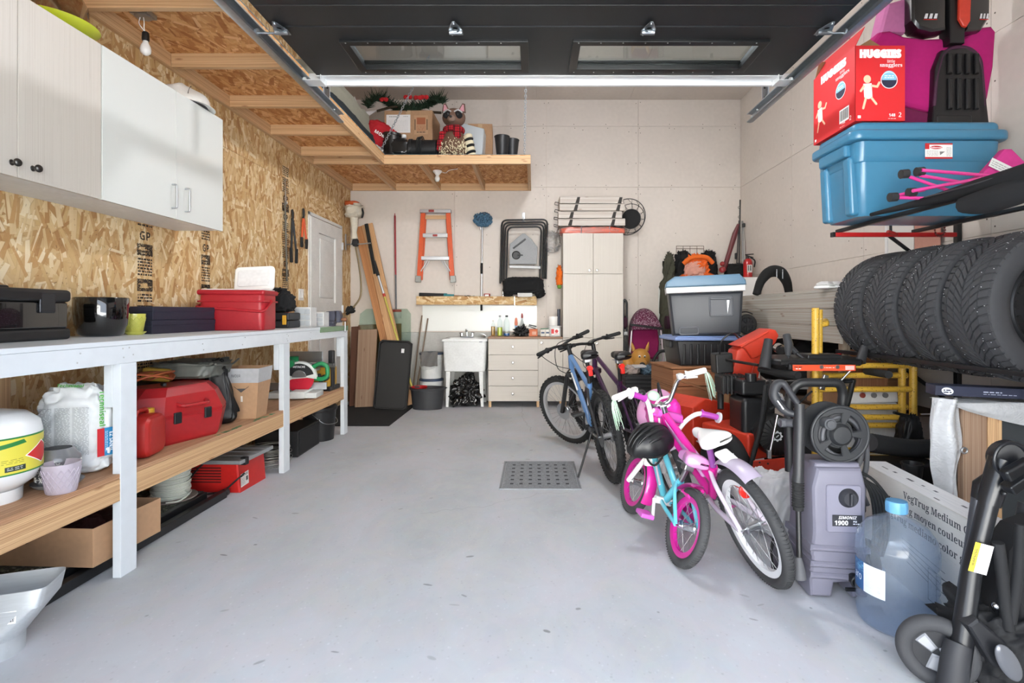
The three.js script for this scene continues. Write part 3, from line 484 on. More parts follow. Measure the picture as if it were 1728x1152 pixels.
{ const t = thing('bench_vise', 'dark blue grey bench vise on the far bench end', 'vise', [-1.93, BT, -4.93], 0.1), vm = plast('#494c5c', 0.5);
  part('base', [cyl(0.08, 0.02, [0.02, 0.01, 0]), box(0.13, 0.03, 0.12, [0.03, 0.032, 0], null, 0.006)], vm, t);
  part('body', ext([[-0.19, 0.045], [-0.19, 0.085], [-0.05, 0.088], [0.0, 0.12], [0.03, 0.135], [0.095, 0.14], [0.105, 0.1], [0.1, 0.045]], 0.085, null, null, 0.005), vm, t);
  part('moving_jaw', ext([[0.112, 0.03], [0.15, 0.035], [0.155, 0.1], [0.14, 0.14], [0.112, 0.14]], 0.085, null, null, 0.005), vm, t);
  part('screw', [rod([0.1, 0.06, 0], [0.185, 0.06, 0], 0.014), cyl(0.02, 0.03, [0.185, 0.06, 0], [0, 0, PI / 2])], M('#8a6046', 0.5, 0.6), t);
  part('handle', [rod([0.185, -0.05, 0], [0.185, 0.07, 0], 0.006), sph(0.01, [0.185, -0.05, 0], null, null, 10), sph(0.01, [0.185, 0.07, 0], null, null, 10)], steel, t); }
{ const t = thing('red_pliers', 'red handled pliers leaning on the wall behind the vise', 'pliers', [-2.3, BT, -5.0], [0, 0.5, 0.06]); for (const s of [-1, 1]) part('handle', tube([[s * 0.012, 0.0, 0], [s * 0.018, 0.06, 0], [s * 0.008, 0.13, 0]], 0.008, 12), plast('#c22c26', 0.5), t); part('jaw', ext([[-0.016, 0.12], [0.016, 0.12], [0.012, 0.19], [0.004, 0.235], [-0.004, 0.235], [-0.012, 0.19]], 0.012), blackP, t); }
{ const t = thing('light_switch', 'white double light switch on the strand board', 'switch', [XL + 0.001, Y(497, 5.5), -5.5]); part('plate', box(0.008, 0.12, 0.115, [0.004, 0, 0], null, 0.003), whiteG, t); for (const z of [-0.025, 0.025]) part('rocker', box(0.006, 0.066, 0.034, [0.010, 0, z], [0, 0, 0.06], 0.002), whiteG, t); }
// garden cutters hanging on the strand board
function loppers(p, L, col, label, tilt, grip) {
  const t = thing('hedge_loppers', label, 'loppers', p, [tilt, 0, 0], 'cutters hung on the strand board');
  part('blade', [ext([[0, 0.02], [0.03, 0.05], [0.028, 0.10], [0.005, 0.13], [-0.02, 0.12], [-0.012, 0.05]], 0.010, [0.02, 0, 0], [0, PI / 2, 0]), cyl(0.012, 0.02, [0.02, 0.03, 0], [0, 0, PI / 2])], M('#44474a', 0.35, 0.9), t);
  for (const s of [-1, 1]) { part('handle', rod([0.022, 0.02, s * 0.008], [0.03, -L * 0.62, s * 0.05], 0.011), M(col, 0.4), t); part('grip', box(0.026, L * 0.35, 0.030, [0.031, -L * 0.78, s * 0.058], [s * 0.06, 0, 0], 0.008), grip, t); }
}
loppers([XL, Y(375, 5.27), -5.27], 0.42, '#1c1d1f', 'black hedge loppers with orange collars on the strand board', 0.02, blackR);
loppers([XL, Y(372, 5.52), -5.52], 0.30, '#d2562a', 'short orange and black pruners beside the house door', -0.03, blackR);
{ const t = thing('pole_saw', 'slim grey pole saw hanging beside the black loppers', 'saw', [XL + 0.02, Y(365, 5.1), -5.12], [0.05, 0, 0]); part('pole', rod([0, 0.15, 0], [0, -0.62, 0], 0.009), M('#6b675f', 0.5, 0.5), t); part('blade', ext([[0, 0], [0.03, 0.02], [0.022, 0.25], [0.004, 0.27]], 0.003, [0, 0.1, 0], [0, PI / 2, 0], 0.0005), steel, t); part('hook', pipe([[-0.02, 0.12, 0], [0.02, 0.12, 0], [0.02, 0.14, 0]], 0.004, 0.01), steel, t); }

// ---------- on the lower shelf ----------
{ const t = thing('propane_tank', 'white propane cylinder with a yellow label on the shelf', 'gas cylinder', [-2.02, SH, -1.97], 0);
  part('body', lathe([[0, 0.035], [0.09, 0.04], [0.135, 0.075], [0.155, 0.12], [0.156, 0.25], [0.148, 0.29], [0.11, 0.325], [0.05, 0.338], [0, 0.34]], 48, null, null, 0), gloss('#e8eaea'), t);
  part('foot_ring', lathe([[0.09, 0], [0.098, 0], [0.1, 0.045], [0.092, 0.045], [0.09, 0]], 40), gloss('#e4e6e6'), t);
  const lt = canvasTex(1024, 256, (x, w, h) => { x.fillStyle = '#d8cd4c'; x.fillRect(0, 0, w, h); x.fillStyle = '#2c7c3d'; x.fillRect(0, 0, w, 12); x.fillRect(0, h - 10, w, 10);
    for (let k = 0; k < 4; k++) { const q = 128 + k * 256; x.fillStyle = '#2c7c3d'; x.beginPath(); x.moveTo(q - 60, 70); x.lineTo(q + 110, 22); x.lineTo(q + 120, 48); x.lineTo(q - 30, 92); x.fill(); x.save(); x.translate(q - 60, 140); x.rotate(PI / 4); x.fillStyle = '#fff'; x.fillRect(-58, -58, 116, 116); x.fillStyle = '#cf2f2c'; x.fillRect(-53, -53, 106, 106); x.restore(); lines(x, q + 40, 150, 70, 3, 12, '#7a7428', 3); x.fillStyle = '#2f3a34'; x.fillRect(q + 50, 196, 66, 34); lines(x, q + 56, 204, 52, 2, 12, '#dfe6dd', 4); } });
  part('label_band', put(flat(new THREE.CylinderGeometry(0.1566, 0.1566, 0.135, 56, 1, true)), [0, 0.182, 0]), M('#ffffff', 0.4, 0, { map: lt }), t); 
  part('valve', [cyl(0.018, 0.04, [0, 0.355, 0])], M('#9d8a55', 0.4, 0.9), t); }
{ const t = thing('patterned_pot', 'grey flower pot with a white starry lattice on the shelf', 'flower pot', [-1.935, SH, -2.17]);
  part('pot', lathe([[0, 0.01], [0.062, 0.01], [0.068, 0.02], [0.074, 0.10], [0.074, 0.112], [0.066, 0.125], [0.05, 0.15], [0.046, 0.15], [0.06, 0.122], [0.06, 0.03], [0, 0.025]], 44), gloss('#6f7073'), t);
  const L = []; for (let r = 0; r < 3; r++) for (let i = 0; i < 15; i++) { const y0 = 0.038 + r * 0.027, a0 = i / 15 * 2 * PI, R = 0.0695 + r * 0.0022; for (let k = 0; k < 3; k++) { const q = k * PI / 3, dx = Math.cos(q) * 0.012, dy = Math.sin(q) * 0.012; L.push(rod([Math.cos(a0 - dx / R) * R, y0 - dy, Math.sin(a0 - dx / R) * R], [Math.cos(a0 + dx / R) * R, y0 + dy, Math.sin(a0 + dx / R) * R], 0.0022, 4)); } }
  part('lattice', L, plast('#d5d4d0', 0.5), t); part('saucer', lathe([[0, 0], [0.07, 0], [0.084, 0.014], [0.085, 0.018], [0.08, 0.018], [0, 0.01]], 40), gloss('#77787b'), t); }
{ const t = thing('lilac_pot', 'small lilac grey pot with a diamond relief on the shelf', 'flower pot', [-1.845, SH, -2.085]); part('pot', diamondPot(0.046, 0.062, 0.115, 18, 5, 0.0022), gloss('#b3a9b4'), t); }
{ const t = thing('sand_bag', 'white printed paper sand bag on the shelf', 'bag', [-2.0, SH, -2.35], 0.3);
  part('bag', blob(0.27, 0.385, 0.16, { e: 0.45, amp: 0.022, fr: 4, s: 1.7, nu: 64, nv: 44, top: (y, x) => y > 0.3 ? 1 - 0.22 * (y - 0.3) : 1 }), plast('#e4e6e6', 0.55), t);
  decal('back_print', 0.20, 0.22, 256, 300, (x) => { x.clearRect(0, 0, 256, 300); lines(x, 4, 6, 80, 40, 7, 'rgba(120,125,128,0.9)', 2); lines(x, 96, 6, 70, 40, 7, 'rgba(120,125,128,0.9)', 2); lines(x, 176, 6, 76, 40, 7, 'rgba(120,125,128,0.9)', 2); }, t, [-0.02, 0.19, 0.1], null, { alpha: 1 });
  const sp = at(183, 710, 2.37); const g2 = new THREE.Group(); 
  decal('brand_print', 0.16, 0.045, 256, 72, (x) => { x.clearRect(0, 0, 256, 72); txt(x, 'Techniseal', 128, 36, 50, '#4fae3d', 'bold', 'center', 'sans-serif', 250); }, t, [0.115, 0.285, 0.078], [0, 0.9, -PI / 2], { alpha: 1 });
  decal('brand_print', 0.10, 0.028, 256, 72, (x) => { x.clearRect(0, 0, 256, 72); txt(x, 'Techniseal', 128, 36, 50, '#4fae3d', 'bold', 'center', 'sans-serif', 250); }, t, [-0.005, 0.385, 0.062], [-0.5, 0, -0.05], { alpha: 1 });
  decal('product_panel', 0.12, 0.072, 256, 150, (x) => { x.fillStyle = '#2f84b4'; x.fillRect(0, 0, 256, 150); x.fillStyle = '#c4262e'; x.fillRect(0, 92, 256, 58); txt(x, 'EZ SAND', 128, 34, 44, '#fff', 'bold', 'center'); lines(x, 30, 66, 190, 2, 12, '#dcebf5', 4); }, t, [0.128, 0.14, 0.072], [0, 0.9, -PI / 2]); }
{ const t = thing('clear_plastic_bag', 'crumpled clear plastic bag behind the patterned pot', 'bag', [-2.16, SH, -2.22]); part('bag', blob(0.12, 0.25, 0.1, { e: 0.9, amp: 0.05, fr: 7, s: 5, top: (y) => 1 - 0.5 * Math.max(0, y) }), M('#d7d9d9', 0.3, 0, { transmission: 0.5, thickness: 0 }), t); }
{ const t = thing('black_duffel', 'black duffel bag at the back of the shelf', 'bag', [-2.26, SH, -2.02], 0.1); part('bag', blob(0.24, 0.3, 0.5, { e: 0.6, amp: 0.04, s: 9 }), cloth('#141516'), t); part('strap', tube([[0.1, 0.2, -0.12], [0.12, 0.33, -0.06], [0.12, 0.33, 0.06], [0.1, 0.2, 0.12]], 0.011), cloth('#0d0e0f'), t); }
{ const t = thing('gas_can', 'red plastic fuel can behind the bench leg', 'fuel can', [-1.92, SH, -2.61], 0.2), rm = plast('#b2241f', 0.4);
  part('body', ext(rrect(0.20, 0.20, 0.05), 0.15, [0, 0.101, 0], [0, PI / 2, 0], 0.03), rm, t); part('handle', pipe([[0, 0.19, -0.06], [0, 0.222, -0.045], [0, 0.222, 0.045], [0, 0.19, 0.06]], 0.011, 0.03), rm, t); part('cap', cyl(0.024, 0.03, [0, 0.205, -0.075]), plast('#d8a52a'), t); }
{ const t = thing('red_tool_case', 'large red moulded plastic tool case with black latches', 'tool case', [-2.02, SH, -2.99], -0.30), rm = plast('#a91f24', 0.38); t.scale.set(1.05, 1, 1.22);
  const sec = (y, k) => [[-0.16 * k, -0.24 * k], [0.06 * k, -0.24 * k], [0.16 * k, -0.14 * k], [0.16 * k, 0.15 * k], [0.08 * k, 0.24 * k], [-0.16 * k, 0.24 * k]].map(([a, b]) => [a, y, b]);
  const rings = [sec(0, 0.86), sec(0.012, 0.9), sec(0.135, 1), sec(0.143, 1), sec(0.143, 0.985), sec(0.15, 0.985), sec(0.15, 1), sec(0.16, 1), sec(0.255, 0.84), sec(0.292, 0.70), sec(0.30, 0.66)];
  const tri = []; for (let i = 0; i < rings.length - 1; i++) for (let j = 0; j < 6; j++) { const a = rings[i][j], b = rings[i][(j + 1) % 6], c = rings[i + 1][j], d = rings[i + 1][(j + 1) % 6]; tri.push(...a, ...c, ...b, ...b, ...c, ...d); }
  const top = rings.at(-1); for (let j = 1; j < 5; j++) tri.push(...top[0], ...top[j + 1], ...top[j]);
  const g = new THREE.BufferGeometry(); g.setAttribute('position', new THREE.Float32BufferAttribute(tri, 3)); g.setAttribute('uv', new THREE.Float32BufferAttribute(new Float32Array(tri.length / 3 * 2), 2)); g.computeVertexNormals();
  part('shell', uvm(g), rm, t); part('latch', [box(0.012, 0.06, 0.035, [0.162, 0.14, -0.06], null, 0.004), box(0.012, 0.06, 0.035, [0.162, 0.14, 0.09], null, 0.004)], blackP, t); part('handle', pipe([[0.14, 0.21, -0.06], [0.18, 0.2, -0.05], [0.18, 0.2, 0.07], [0.14, 0.21, 0.08]], 0.01, 0.02), rm, t); }
{ const t = thing('extension_cord', 'coiled orange extension cord on the red tool case', 'extension cord', [-2.1, SH + 0.304, -2.93], 0.3), P = []; for (let i = 0; i <= 300; i++) { const a = i / 300 * 2 * PI * 11, k = 1 + 0.12 * Math.sin(i * 0.37); P.push([0.09 * Math.cos(a) * k, 0.012 + 0.045 * Math.abs(Math.sin(i * 0.173)) + 0.02 * Math.sin(a * 0.5 + 1) ** 2, 0.15 * Math.sin(a) * k]); } part('cord', sweep(P, 0.0048, 6), plast('#c4693f', 0.5), t); part('plug', box(0.02, 0.02, 0.045, [0.1, 0.015, 0.13], [0, 0.6, 0], 0.006), blackP, t); }
{ const t = thing('yellow_charger', 'yellow and black battery charger behind the orange cord', 'charger', [-2.24, SH, -3.1], 0.4); part('stand', box(0.2, 0.3, 0.18, [0, 0.15, 0], null, 0.01), blackP, t); part('body', box(0.14, 0.075, 0.1, [0.05, 0.34, 0], [0, 0, -0.1], 0.01), plast('#caa53a', 0.5), t); for (const s of [-0.025, 0.025]) part('socket', box(0.02, 0.03, 0.03, [0.118, 0.335, s], [0, 0, -0.1], 0.004), blackP, t); }
{ const t = thing('red_storage_case', 'bright red case at the back of the shelf', 'case', [-2.22, SH, -3.45]); part('case', box(0.22, 0.3, 0.34, [0, 0.151, 0], null, 0.03), plast('#b5162c', 0.4), t); part('handle', pipe([[0.12, 0.22, -0.06], [0.15, 0.22, -0.06], [0.15, 0.22, 0.06], [0.12, 0.22, 0.06]], 0.01, 0.015), blackP, t); }
{ const t = thing('tarp_roll', 'folded silvery grey tarpaulin under the bench top', 'tarpaulin', [-2.12, SH + 0.304, -3.32], 0.2); part('fold', blob(0.36, 0.10, 0.4, { e: 0.35, amp: 0.02, s: 4 }), M('#6a6d66', 0.45, 0.0, { map: tMott }), t); part('crease', tube([[0.2, 0.09, -0.2], [0.215, 0.07, 0], [0.2, 0.09, 0.2]], 0.006), M('#62655e', 0.4), t); }
{ const t = thing('black_tool_bag', 'shiny black bag leaning on the cardboard bin', 'bag', [-1.97, SH, -3.42], [0, 0.5, 0.16]); part('bag', blob(0.13, 0.40, 0.2, { e: 0.4, amp: 0.02, fr: 7, s: 12, top: (y) => 1 - 0.15 * y }), M('#101113', 0.5, 0, { map: tMott }), t);
  decal('print', 0.09, 0.05, 128, 72, (x) => { x.clearRect(0, 0, 128, 72); x.strokeStyle = '#dfe1e4'; x.lineWidth = 9; x.beginPath(); x.moveTo(14, 60); x.quadraticCurveTo(50, 12, 112, 12); x.moveTo(40, 44); x.lineTo(90, 34); x.stroke(); }, t, [0.072, 0.05, 0.02], [0, PI / 2, 0], { alpha: 1 });
  decal('print', 0.04, 0.012, 64, 20, (x) => { x.clearRect(0, 0, 64, 20); lines(x, 2, 4, 60, 1, 8, '#d0342c', 12); }, t, [0.066, 0.2, -0.05], [0, PI / 2, 0], { alpha: 1 }); }
{ const t = thing('cardboard_bin', 'open cardboard bin with handwriting and silver tape', 'cardboard box', [-1.925, SH, -3.60], 0.1), wb = 0.085, wt = 0.115, h = 0.335;
  const side = (a) => put(uvm(param((u, v) => { const w = wb + (wt - wb) * v; return [(u * 2 - 1) * w, v * h, w]; }, 1, 1)), null, [0, a, 0]);
  const inn = (a) => put(uvm(param((u, v) => { const w = wb + (wt - wb) * v - 0.004; return [(u * 2 - 1) * w, v * h, w]; }, 1, 1)), null, [0, a, 0]);
  for (let k = 0; k < 4; k++) part('side', [side(k * PI / 2), inn(k * PI / 2), put(uvm(param((u, v) => [(u * 2 - 1) * wt, h, wt - 0.004 * v], 1, 1)), null, [0, k * PI / 2, 0])], card, t);
  part('bottom', box(wb * 1.95, 0.004, wb * 1.95, [0, 0.003, 0], null, 0), card, t);
  for (const a of [0, PI / 2]) part('tape', put(uvm(param((u, v) => { const y = 0.24 + v * 0.095, w = wb + (wt - wb) * y / h + 0.0012; return [(u * 2 - 1) * w, y, w]; }, 1, 1)), null, [0, a, 0]), plast('#b9babc', 0.35), t, 'silver tape band');
  decal('writing', 0.085, 0.04, 160, 75, (x) => { x.clearRect(0, 0, 160, 75); txt(x, 'NOIR', 80, 38, 46, '#4a4b50', '', 'center'); }, t, [-0.03, 0.287, 0.1130], [-0.09, 0, 0], { alpha: 1 });
  decal('flap_hole', 0.14, 0.06, 160, 70, (x) => { x.clearRect(0, 0, 160, 70); x.strokeStyle = '#3a332c'; x.lineWidth = 3; x.beginPath(); x.moveTo(4, 2); x.lineTo(80, 66); x.lineTo(156, 2); x.stroke(); x.fillStyle = '#4d4c4b'; x.beginPath(); x.moveTo(46, 38); x.lineTo(114, 38); x.lineTo(80, 66); x.fill(); }, t, [0, 0.205, 0.1045], [-0.09, 0, 0], { alpha: 1 });
  part('clear_tape', put(flat(new THREE.PlaneGeometry(0.012, 0.07)), [0.0, 0.15, 0.0988], [-0.09, 0, 0.05]), plast('#e2d9cf', 0.2), t); }
{ const t = thing('mitre_saw', 'green and white mitre saw with a red blade on the shelf', 'saw', [-1.93, SH, -4.45], 0.1), gm = plast('#1d8a52', 0.4), wm = plast('#d9dcd8', 0.4);
  part('table', [box(0.40, 0.045, 0.2, [-0.04, 0.03, 0.05], null, 0.008), box(0.12, 0.06, 0.34, [0.02, 0.04, 0.02], null, 0.01)], wm, t);
  part('fence', box(0.46, 0.06, 0.02, [-0.04, 0.085, -0.03], null, 0.003), alum, t);
  part('blade', [cyl(0.115, 0.004, [0, 0.16, 0.06], [PI / 2, 0, 0], 0.115, 48), cyl(0.04, 0.008, [0, 0.16, 0.06], [PI / 2, 0, 0])], M('#c41f36', 0.35, 0.1), t, 'red saw blade');
  part('blade_guard', [ext([...arcp(0.135, -5, 200, 18), [-0.06, -0.01], [0.06, 0.0]], 0.05, [0, 0.165, 0.045], null, 0.006)], wm, t);
  part('badge', ext([...arcp(0.118, 15, 165, 16), ...arcp(0.055, 165, 15, 12)], 0.004, [0, 0.165, 0.0715], null, 0.001), blackP, t);
  decal('brand', 0.12, 0.025, 200, 42, (x) => { x.fillStyle = '#1b1c1e'; x.fillRect(0, 0, 200, 42); txt(x, 'HITACHI', 100, 22, 40, '#eee', 'bold', 'center', 'sans-serif', 190); }, t, [0, 0.257, 0.0740]);
  part('centre_guard', ext([...arcp(0.058, 0, 180, 14)], 0.006, [0, 0.17, 0.074], null, 0.001), steel, t);
  part('motor', [cyl(0.058, 0.14, [-0.1, 0.28, 0.0], [0, 0.3, PI / 2]), cyl(0.035, 0.05, [-0.07, 0.285, 0.08], [PI / 2, 0, 0])], gm, t);
  part('handle', pipe([[0.10, 0.25, 0.04], [0.16, 0.285, 0.04], [0.215, 0.26, 0.04], [0.22, 0.17, 0.04], [0.16, 0.145, 0.04], [0.11, 0.16, 0.04]], 0.018, 0.03), gm, t);
  part('rail', [rod([0.0, 0.2, -0.06], [0.0, 0.2, -0.3], 0.014), rod([0.05, 0.2, -0.06], [0.05, 0.2, -0.3], 0.014)], steel, t); }
{ const t = thing('yellow_table_saw', 'yellow and black power saw behind the mitre saw', 'saw', [-1.98, SH, -4.88]); part('frame', [box(0.3, 0.18, 0.2, [0, 0.12, 0], null, 0.02)], plast('#c79a2c', 0.5), t); part('stand', [box(0.34, 0.04, 0.24, [0, 0.02, 0], null, 0.008), box(0.05, 0.34, 0.05, [0.15, 0.19, 0.04], null, 0.01)], blackP, t); part('plate', box(0.3, 0.1, 0.012, [-0.08, 0.30, 0.04], null, 0.003), alum, t); part('knob', [cyl(0.03, 0.05, [0.12, 0.12, 0.11], [PI / 2, 0, 0]), box(0.03, 0.12, 0.04, [0.08, 0.1, 0.12], [0, 0, 0.3], 0.01)], blackP, t); part('rail', [rod([-0.12, 0.24, 0.12], [0.2, 0.24, 0.12], 0.011), rod([-0.12, 0.22, 0.09], [0.2, 0.22, 0.09], 0.011)], steel, t); }

// ---------- on the floor under the bench ----------
{ const t = thing('black_bed_rails', 'black steel rails with a dirty board under the bench', 'bed frame', [0, 0, 0]), rm = plast('#17181a', 0.4);
  part('rail', [bx(-1.945, -1.905, 0.003, 0.05, -3.32, -2.06, 0.004)], rm, t); part('rail', [bx(-2.0, -1.968, 0.01, 0.072, -3.22, -2.0, 0.004)], rm, t); part('end_cap', [cyl(0.024, 0.03, [-1.925, 0.03, -3.33], [PI / 2, 0, 0]), box(0.05, 0.05, 0.06, [-1.95, 0.028, -2.05], [0, 0.3, 0], 0.008)], rm, t);
  part('cross_bar', [bx(-2.37, -2.0, 0.004, 0.05, -2.3, -2.26), bx(-2.37, -2.0, 0.004, 0.05, -3.1, -3.06)], rm, t);
  const bt = canvasTex(512, 512, (x, w, h) => { x.fillStyle = '#3e423c'; x.fillRect(0, 0, w, h); for (let i = 0; i < 3000; i++) { const c = ['#8b9074', '#c9ccc4', '#23261f', '#5d6650', '#9fae86'][Math.floor(rnd(5))]; x.globalAlpha = rnd(0.1, 0.6); x.fillStyle = c; x.beginPath(); x.ellipse(rnd(w), rnd(h), rnd(1, 14), rnd(1, 5), rnd(3), 0, 7); x.fill(); } }, [0.6]);
  part('board', bx(-2.38, -2.002, 0.052, 0.07, -3.24, -1.95), M('#ffffff', 0.8, 0, { map: bt }), t, 'board stained with green and white splashes'); }
{ const t = thing('cardboard_tray', 'open brown cardboard box on the floor behind the bench leg', 'cardboard box', [-2.065, 0.0715, -2.46], -0.05), w = 0.42, d = 0.38, h = 0.165, k = 0.004;
  for (const [a, b, c, e, f] of [[w, h, k, 0, d / 2], [w, h, k, 0, -d / 2], [k, h, d, w / 2, 0], [k, h, d, -w / 2, 0]]) part('side', box(a, b, c, [e, h / 2, f], null, 0.001), card, t);
  part('bottom', box(w, k, d, [0, 0.003, 0], null, 0), card, t); part('contents', blob(0.34, 0.13, 0.3, { e: 0.7, amp: 0.03, p: [0, 0.006, 0] }), cloth('#3a1418'), t);
  decal('scribble', 0.06, 0.07, 96, 110, (x) => { x.clearRect(0, 0, 96, 110); x.strokeStyle = '#2b2622'; x.lineWidth = 5; x.beginPath(); x.ellipse(40, 30, 24, 14, 0.4, 0, 7); x.moveTo(60, 40); x.bezierCurveTo(20, 60, 20, 100, 60, 90); x.bezierCurveTo(90, 70, 40, 60, 70, 20); x.stroke(); }, t, [-0.09, 0.12, d / 2 + 0.003], null, { alpha: 1 }); }
{ const t = thing('wire_spool', 'spool of white electrical cable on the floor', 'cable spool', [-2.12, 0.0705, -3.12]);
  part('flange', [cyl(0.135, 0.008, [0, 0.005, 0])], plast('#8b8078', 0.7), t); part('flange', [cyl(0.135, 0.008, [0, 0.192, 0])], plast('#a9a8a4', 0.7), t); const L = []; for (let i = 0; i < 20; i++) L.push(tor(0.094 + 0.004 * Math.sin(i * 1.7), 0.0055, [0.002 * Math.sin(i * 2.3), 0.014 + i * 0.0089, 0], [PI / 2, 0, 0], 36, 6)); L.push(tube([[0.1, 0.05, 0.02], [0.14, 0.04, 0.06], [0.12, 0.02, 0.11], [0.06, 0.016, 0.13]], 0.0045)); part('cable', L, plast('#dfe3d6', 0.45), t); }
{ const t = thing('table_saw', 'red bench table saw with a grey metal top on the floor', 'saw', [-2.07, 0, -3.57], -0.03), rm = plast('#c8231f', 0.4);
  part('body', [ext([[-0.2, 0.0], [0.2, 0.0], [0.185, 0.19], [-0.185, 0.19]], 0.32, [0, 0, 0], null, 0.008)], rm, t);
  part('vents', Array.from({ length: 6 }, (_, i) => box(0.24, 0.008, 0.004, [-0.04, 0.07 + i * 0.018, 0.1605], null, 0)), M('#4a0c0c', 0.8), t);
  part('table_top', [box(0.46, 0.025, 0.40, [0, 0.205, 0], null, 0.004), ...[-0.12, -0.02, 0.08].map((z) => box(0.46, 0.004, 0.012, [0, 0.219, z], null, 0.001))], M('#a7aaad', 0.5, 0.6), t);
  part('fence_clamp', box(0.04, 0.05, 0.04, [0.215, 0.2, 0.13], null, 0.006), blackP, t);
  decal('rating_plate', 0.09, 0.085, 128, 120, (x) => { x.fillStyle = '#d9d3cf'; x.fillRect(0, 0, 128, 120); lines(x, 8, 10, 112, 2, 12, '#222', 7); lines(x, 8, 40, 60, 6, 12, '#555', 4); x.fillStyle = '#444'; x.fillRect(84, 44, 32, 40); }, t, [0.198, 0.075, 0.1], [0, PI / 2, 0.06]);
  part('power_cord', tube([[0.02, 0.22, 0.14], [-0.02, 0.19, 0.19], [-0.1, 0.1, 0.19], [-0.12, 0.03, 0.2], [0.0, 0.012, 0.22], [0.12, 0.03, 0.2], [0.19, 0.09, 0.175], [0.215, 0.12, 0.13]], 0.0055, 50), blackR, t); }
{ const t = thing('wire_coil', 'loose coil of galvanised wire on the floor', 'wire coil', [-2.0, 0, -4.04]); const L = []; for (let i = 0; i < 16; i++) L.push(put(tor(rnd(0.12, 0.16), 0.0024, null, null, 40, 5), [rnd(-0.015, 0.015), 0.006 + i * 0.009, rnd(-0.02, 0.02)], [PI / 2 + rnd(-0.07, 0.07), 0, 0])); part('wire', L, M('#a9a69f', 0.4, 0.9), t); part('tie', box(0.05, 0.09, 0.02, [0.13, 0.07, 0.03], [0, 0.3, 0.2], 0.003), white, t); }
{ const t = thing('floor_speaker', 'black speaker box lying under the bench', 'speaker', [-2.05, 0, -4.47], 0.03); part('cabinet', box(0.34, 0.21, 0.46, [0, 0.106, 0], null, 0.006), M('#1c1c1d', 0.6, 0, { map: tMott }), t); part('grille', box(0.006, 0.18, 0.42, [0.171, 0.106, 0], null, 0.002), cloth('#1f1f20'), t); }
{ const t = thing('black_pail', 'black lidded plastic pail under the bench end', 'pail', [-1.955, 0, -4.87]); part('body', lathe([[0, 0], [0.125, 0], [0.145, 0.26], [0.15, 0.265], [0.15, 0.285], [0.14, 0.285], [0.12, 0.02], [0, 0.02]], 40), blackP, t); part('lid', lathe([[0.152, 0.27], [0.157, 0.275], [0.157, 0.3], [0.145, 0.31], [0, 0.305]], 40), blackP, t); part('bail', tube([[0, 0.25, 0.152], [0.1, 0.17, 0.14], [0.157, 0.15, 0], [0.1, 0.17, -0.14], [0, 0.25, -0.152]], 0.003), steel, t); part('sticker', box(0.04, 0.008, 0.003, [0.04, 0.2, 0.138], [0, 0.25, 0], 0.001), white, t); }
{ const t = thing('duct_boot', 'galvanised steel duct boot with a round collar on the floor', 'duct', [-1.82, 0, -1.80], 0.35); const gz = M('#d3d8db', 0.42, 0.55, { map: tMott });
  part('collar', lathe([[0.076, 0], [0.078, 0], [0.08, 0.06], [0.078, 0.06], [0.076, 0]], 40), gz, t);
  const rg = [], n = 32; for (let j = 0; j < n; j++) { const a = j / n * 2 * PI + PI / 4; rg.push([[Math.cos(a) * 0.08, 0.06, Math.sin(a) * 0.08], [sg(Math.cos(a), 0.25) * 0.15 + 0.0, 0.16, sg(Math.sin(a), 0.25) * 0.09 - 0.02], [sg(Math.cos(a), 0.25) * 0.15 + 0.01, 0.22, sg(Math.sin(a), 0.25) * 0.09 - 0.03]]); }
  part('boot', toCreasedNormals(param((u, v) => { const j = Math.round(u * n) % n, k = Math.round(v * 2); return rg[j][k]; }, n, 2), 0.4), gz, t);
  decal('barcode_label', 0.06, 0.04, 128, 84, (x) => barcode(x, 0, 0, 128, 84), t, [0.06, 0.145, 0.07], [-0.1, 0, 0]); }
{ const t = thing('dark_sack', 'dark plastic sack on the floor by the duct', 'bag', [-2.2, 0.0, -1.75]); part('sack', blob(0.3, 0.24, 0.3, { e: 0.8, amp: 0.05, s: 21 }), M('#2a2623', 0.35, 0, { map: tMott }), t); part('tag', box(0.03, 0.025, 0.002, [0.13, 0.14, 0.08], [0, 0.9, 0]), white, t); }

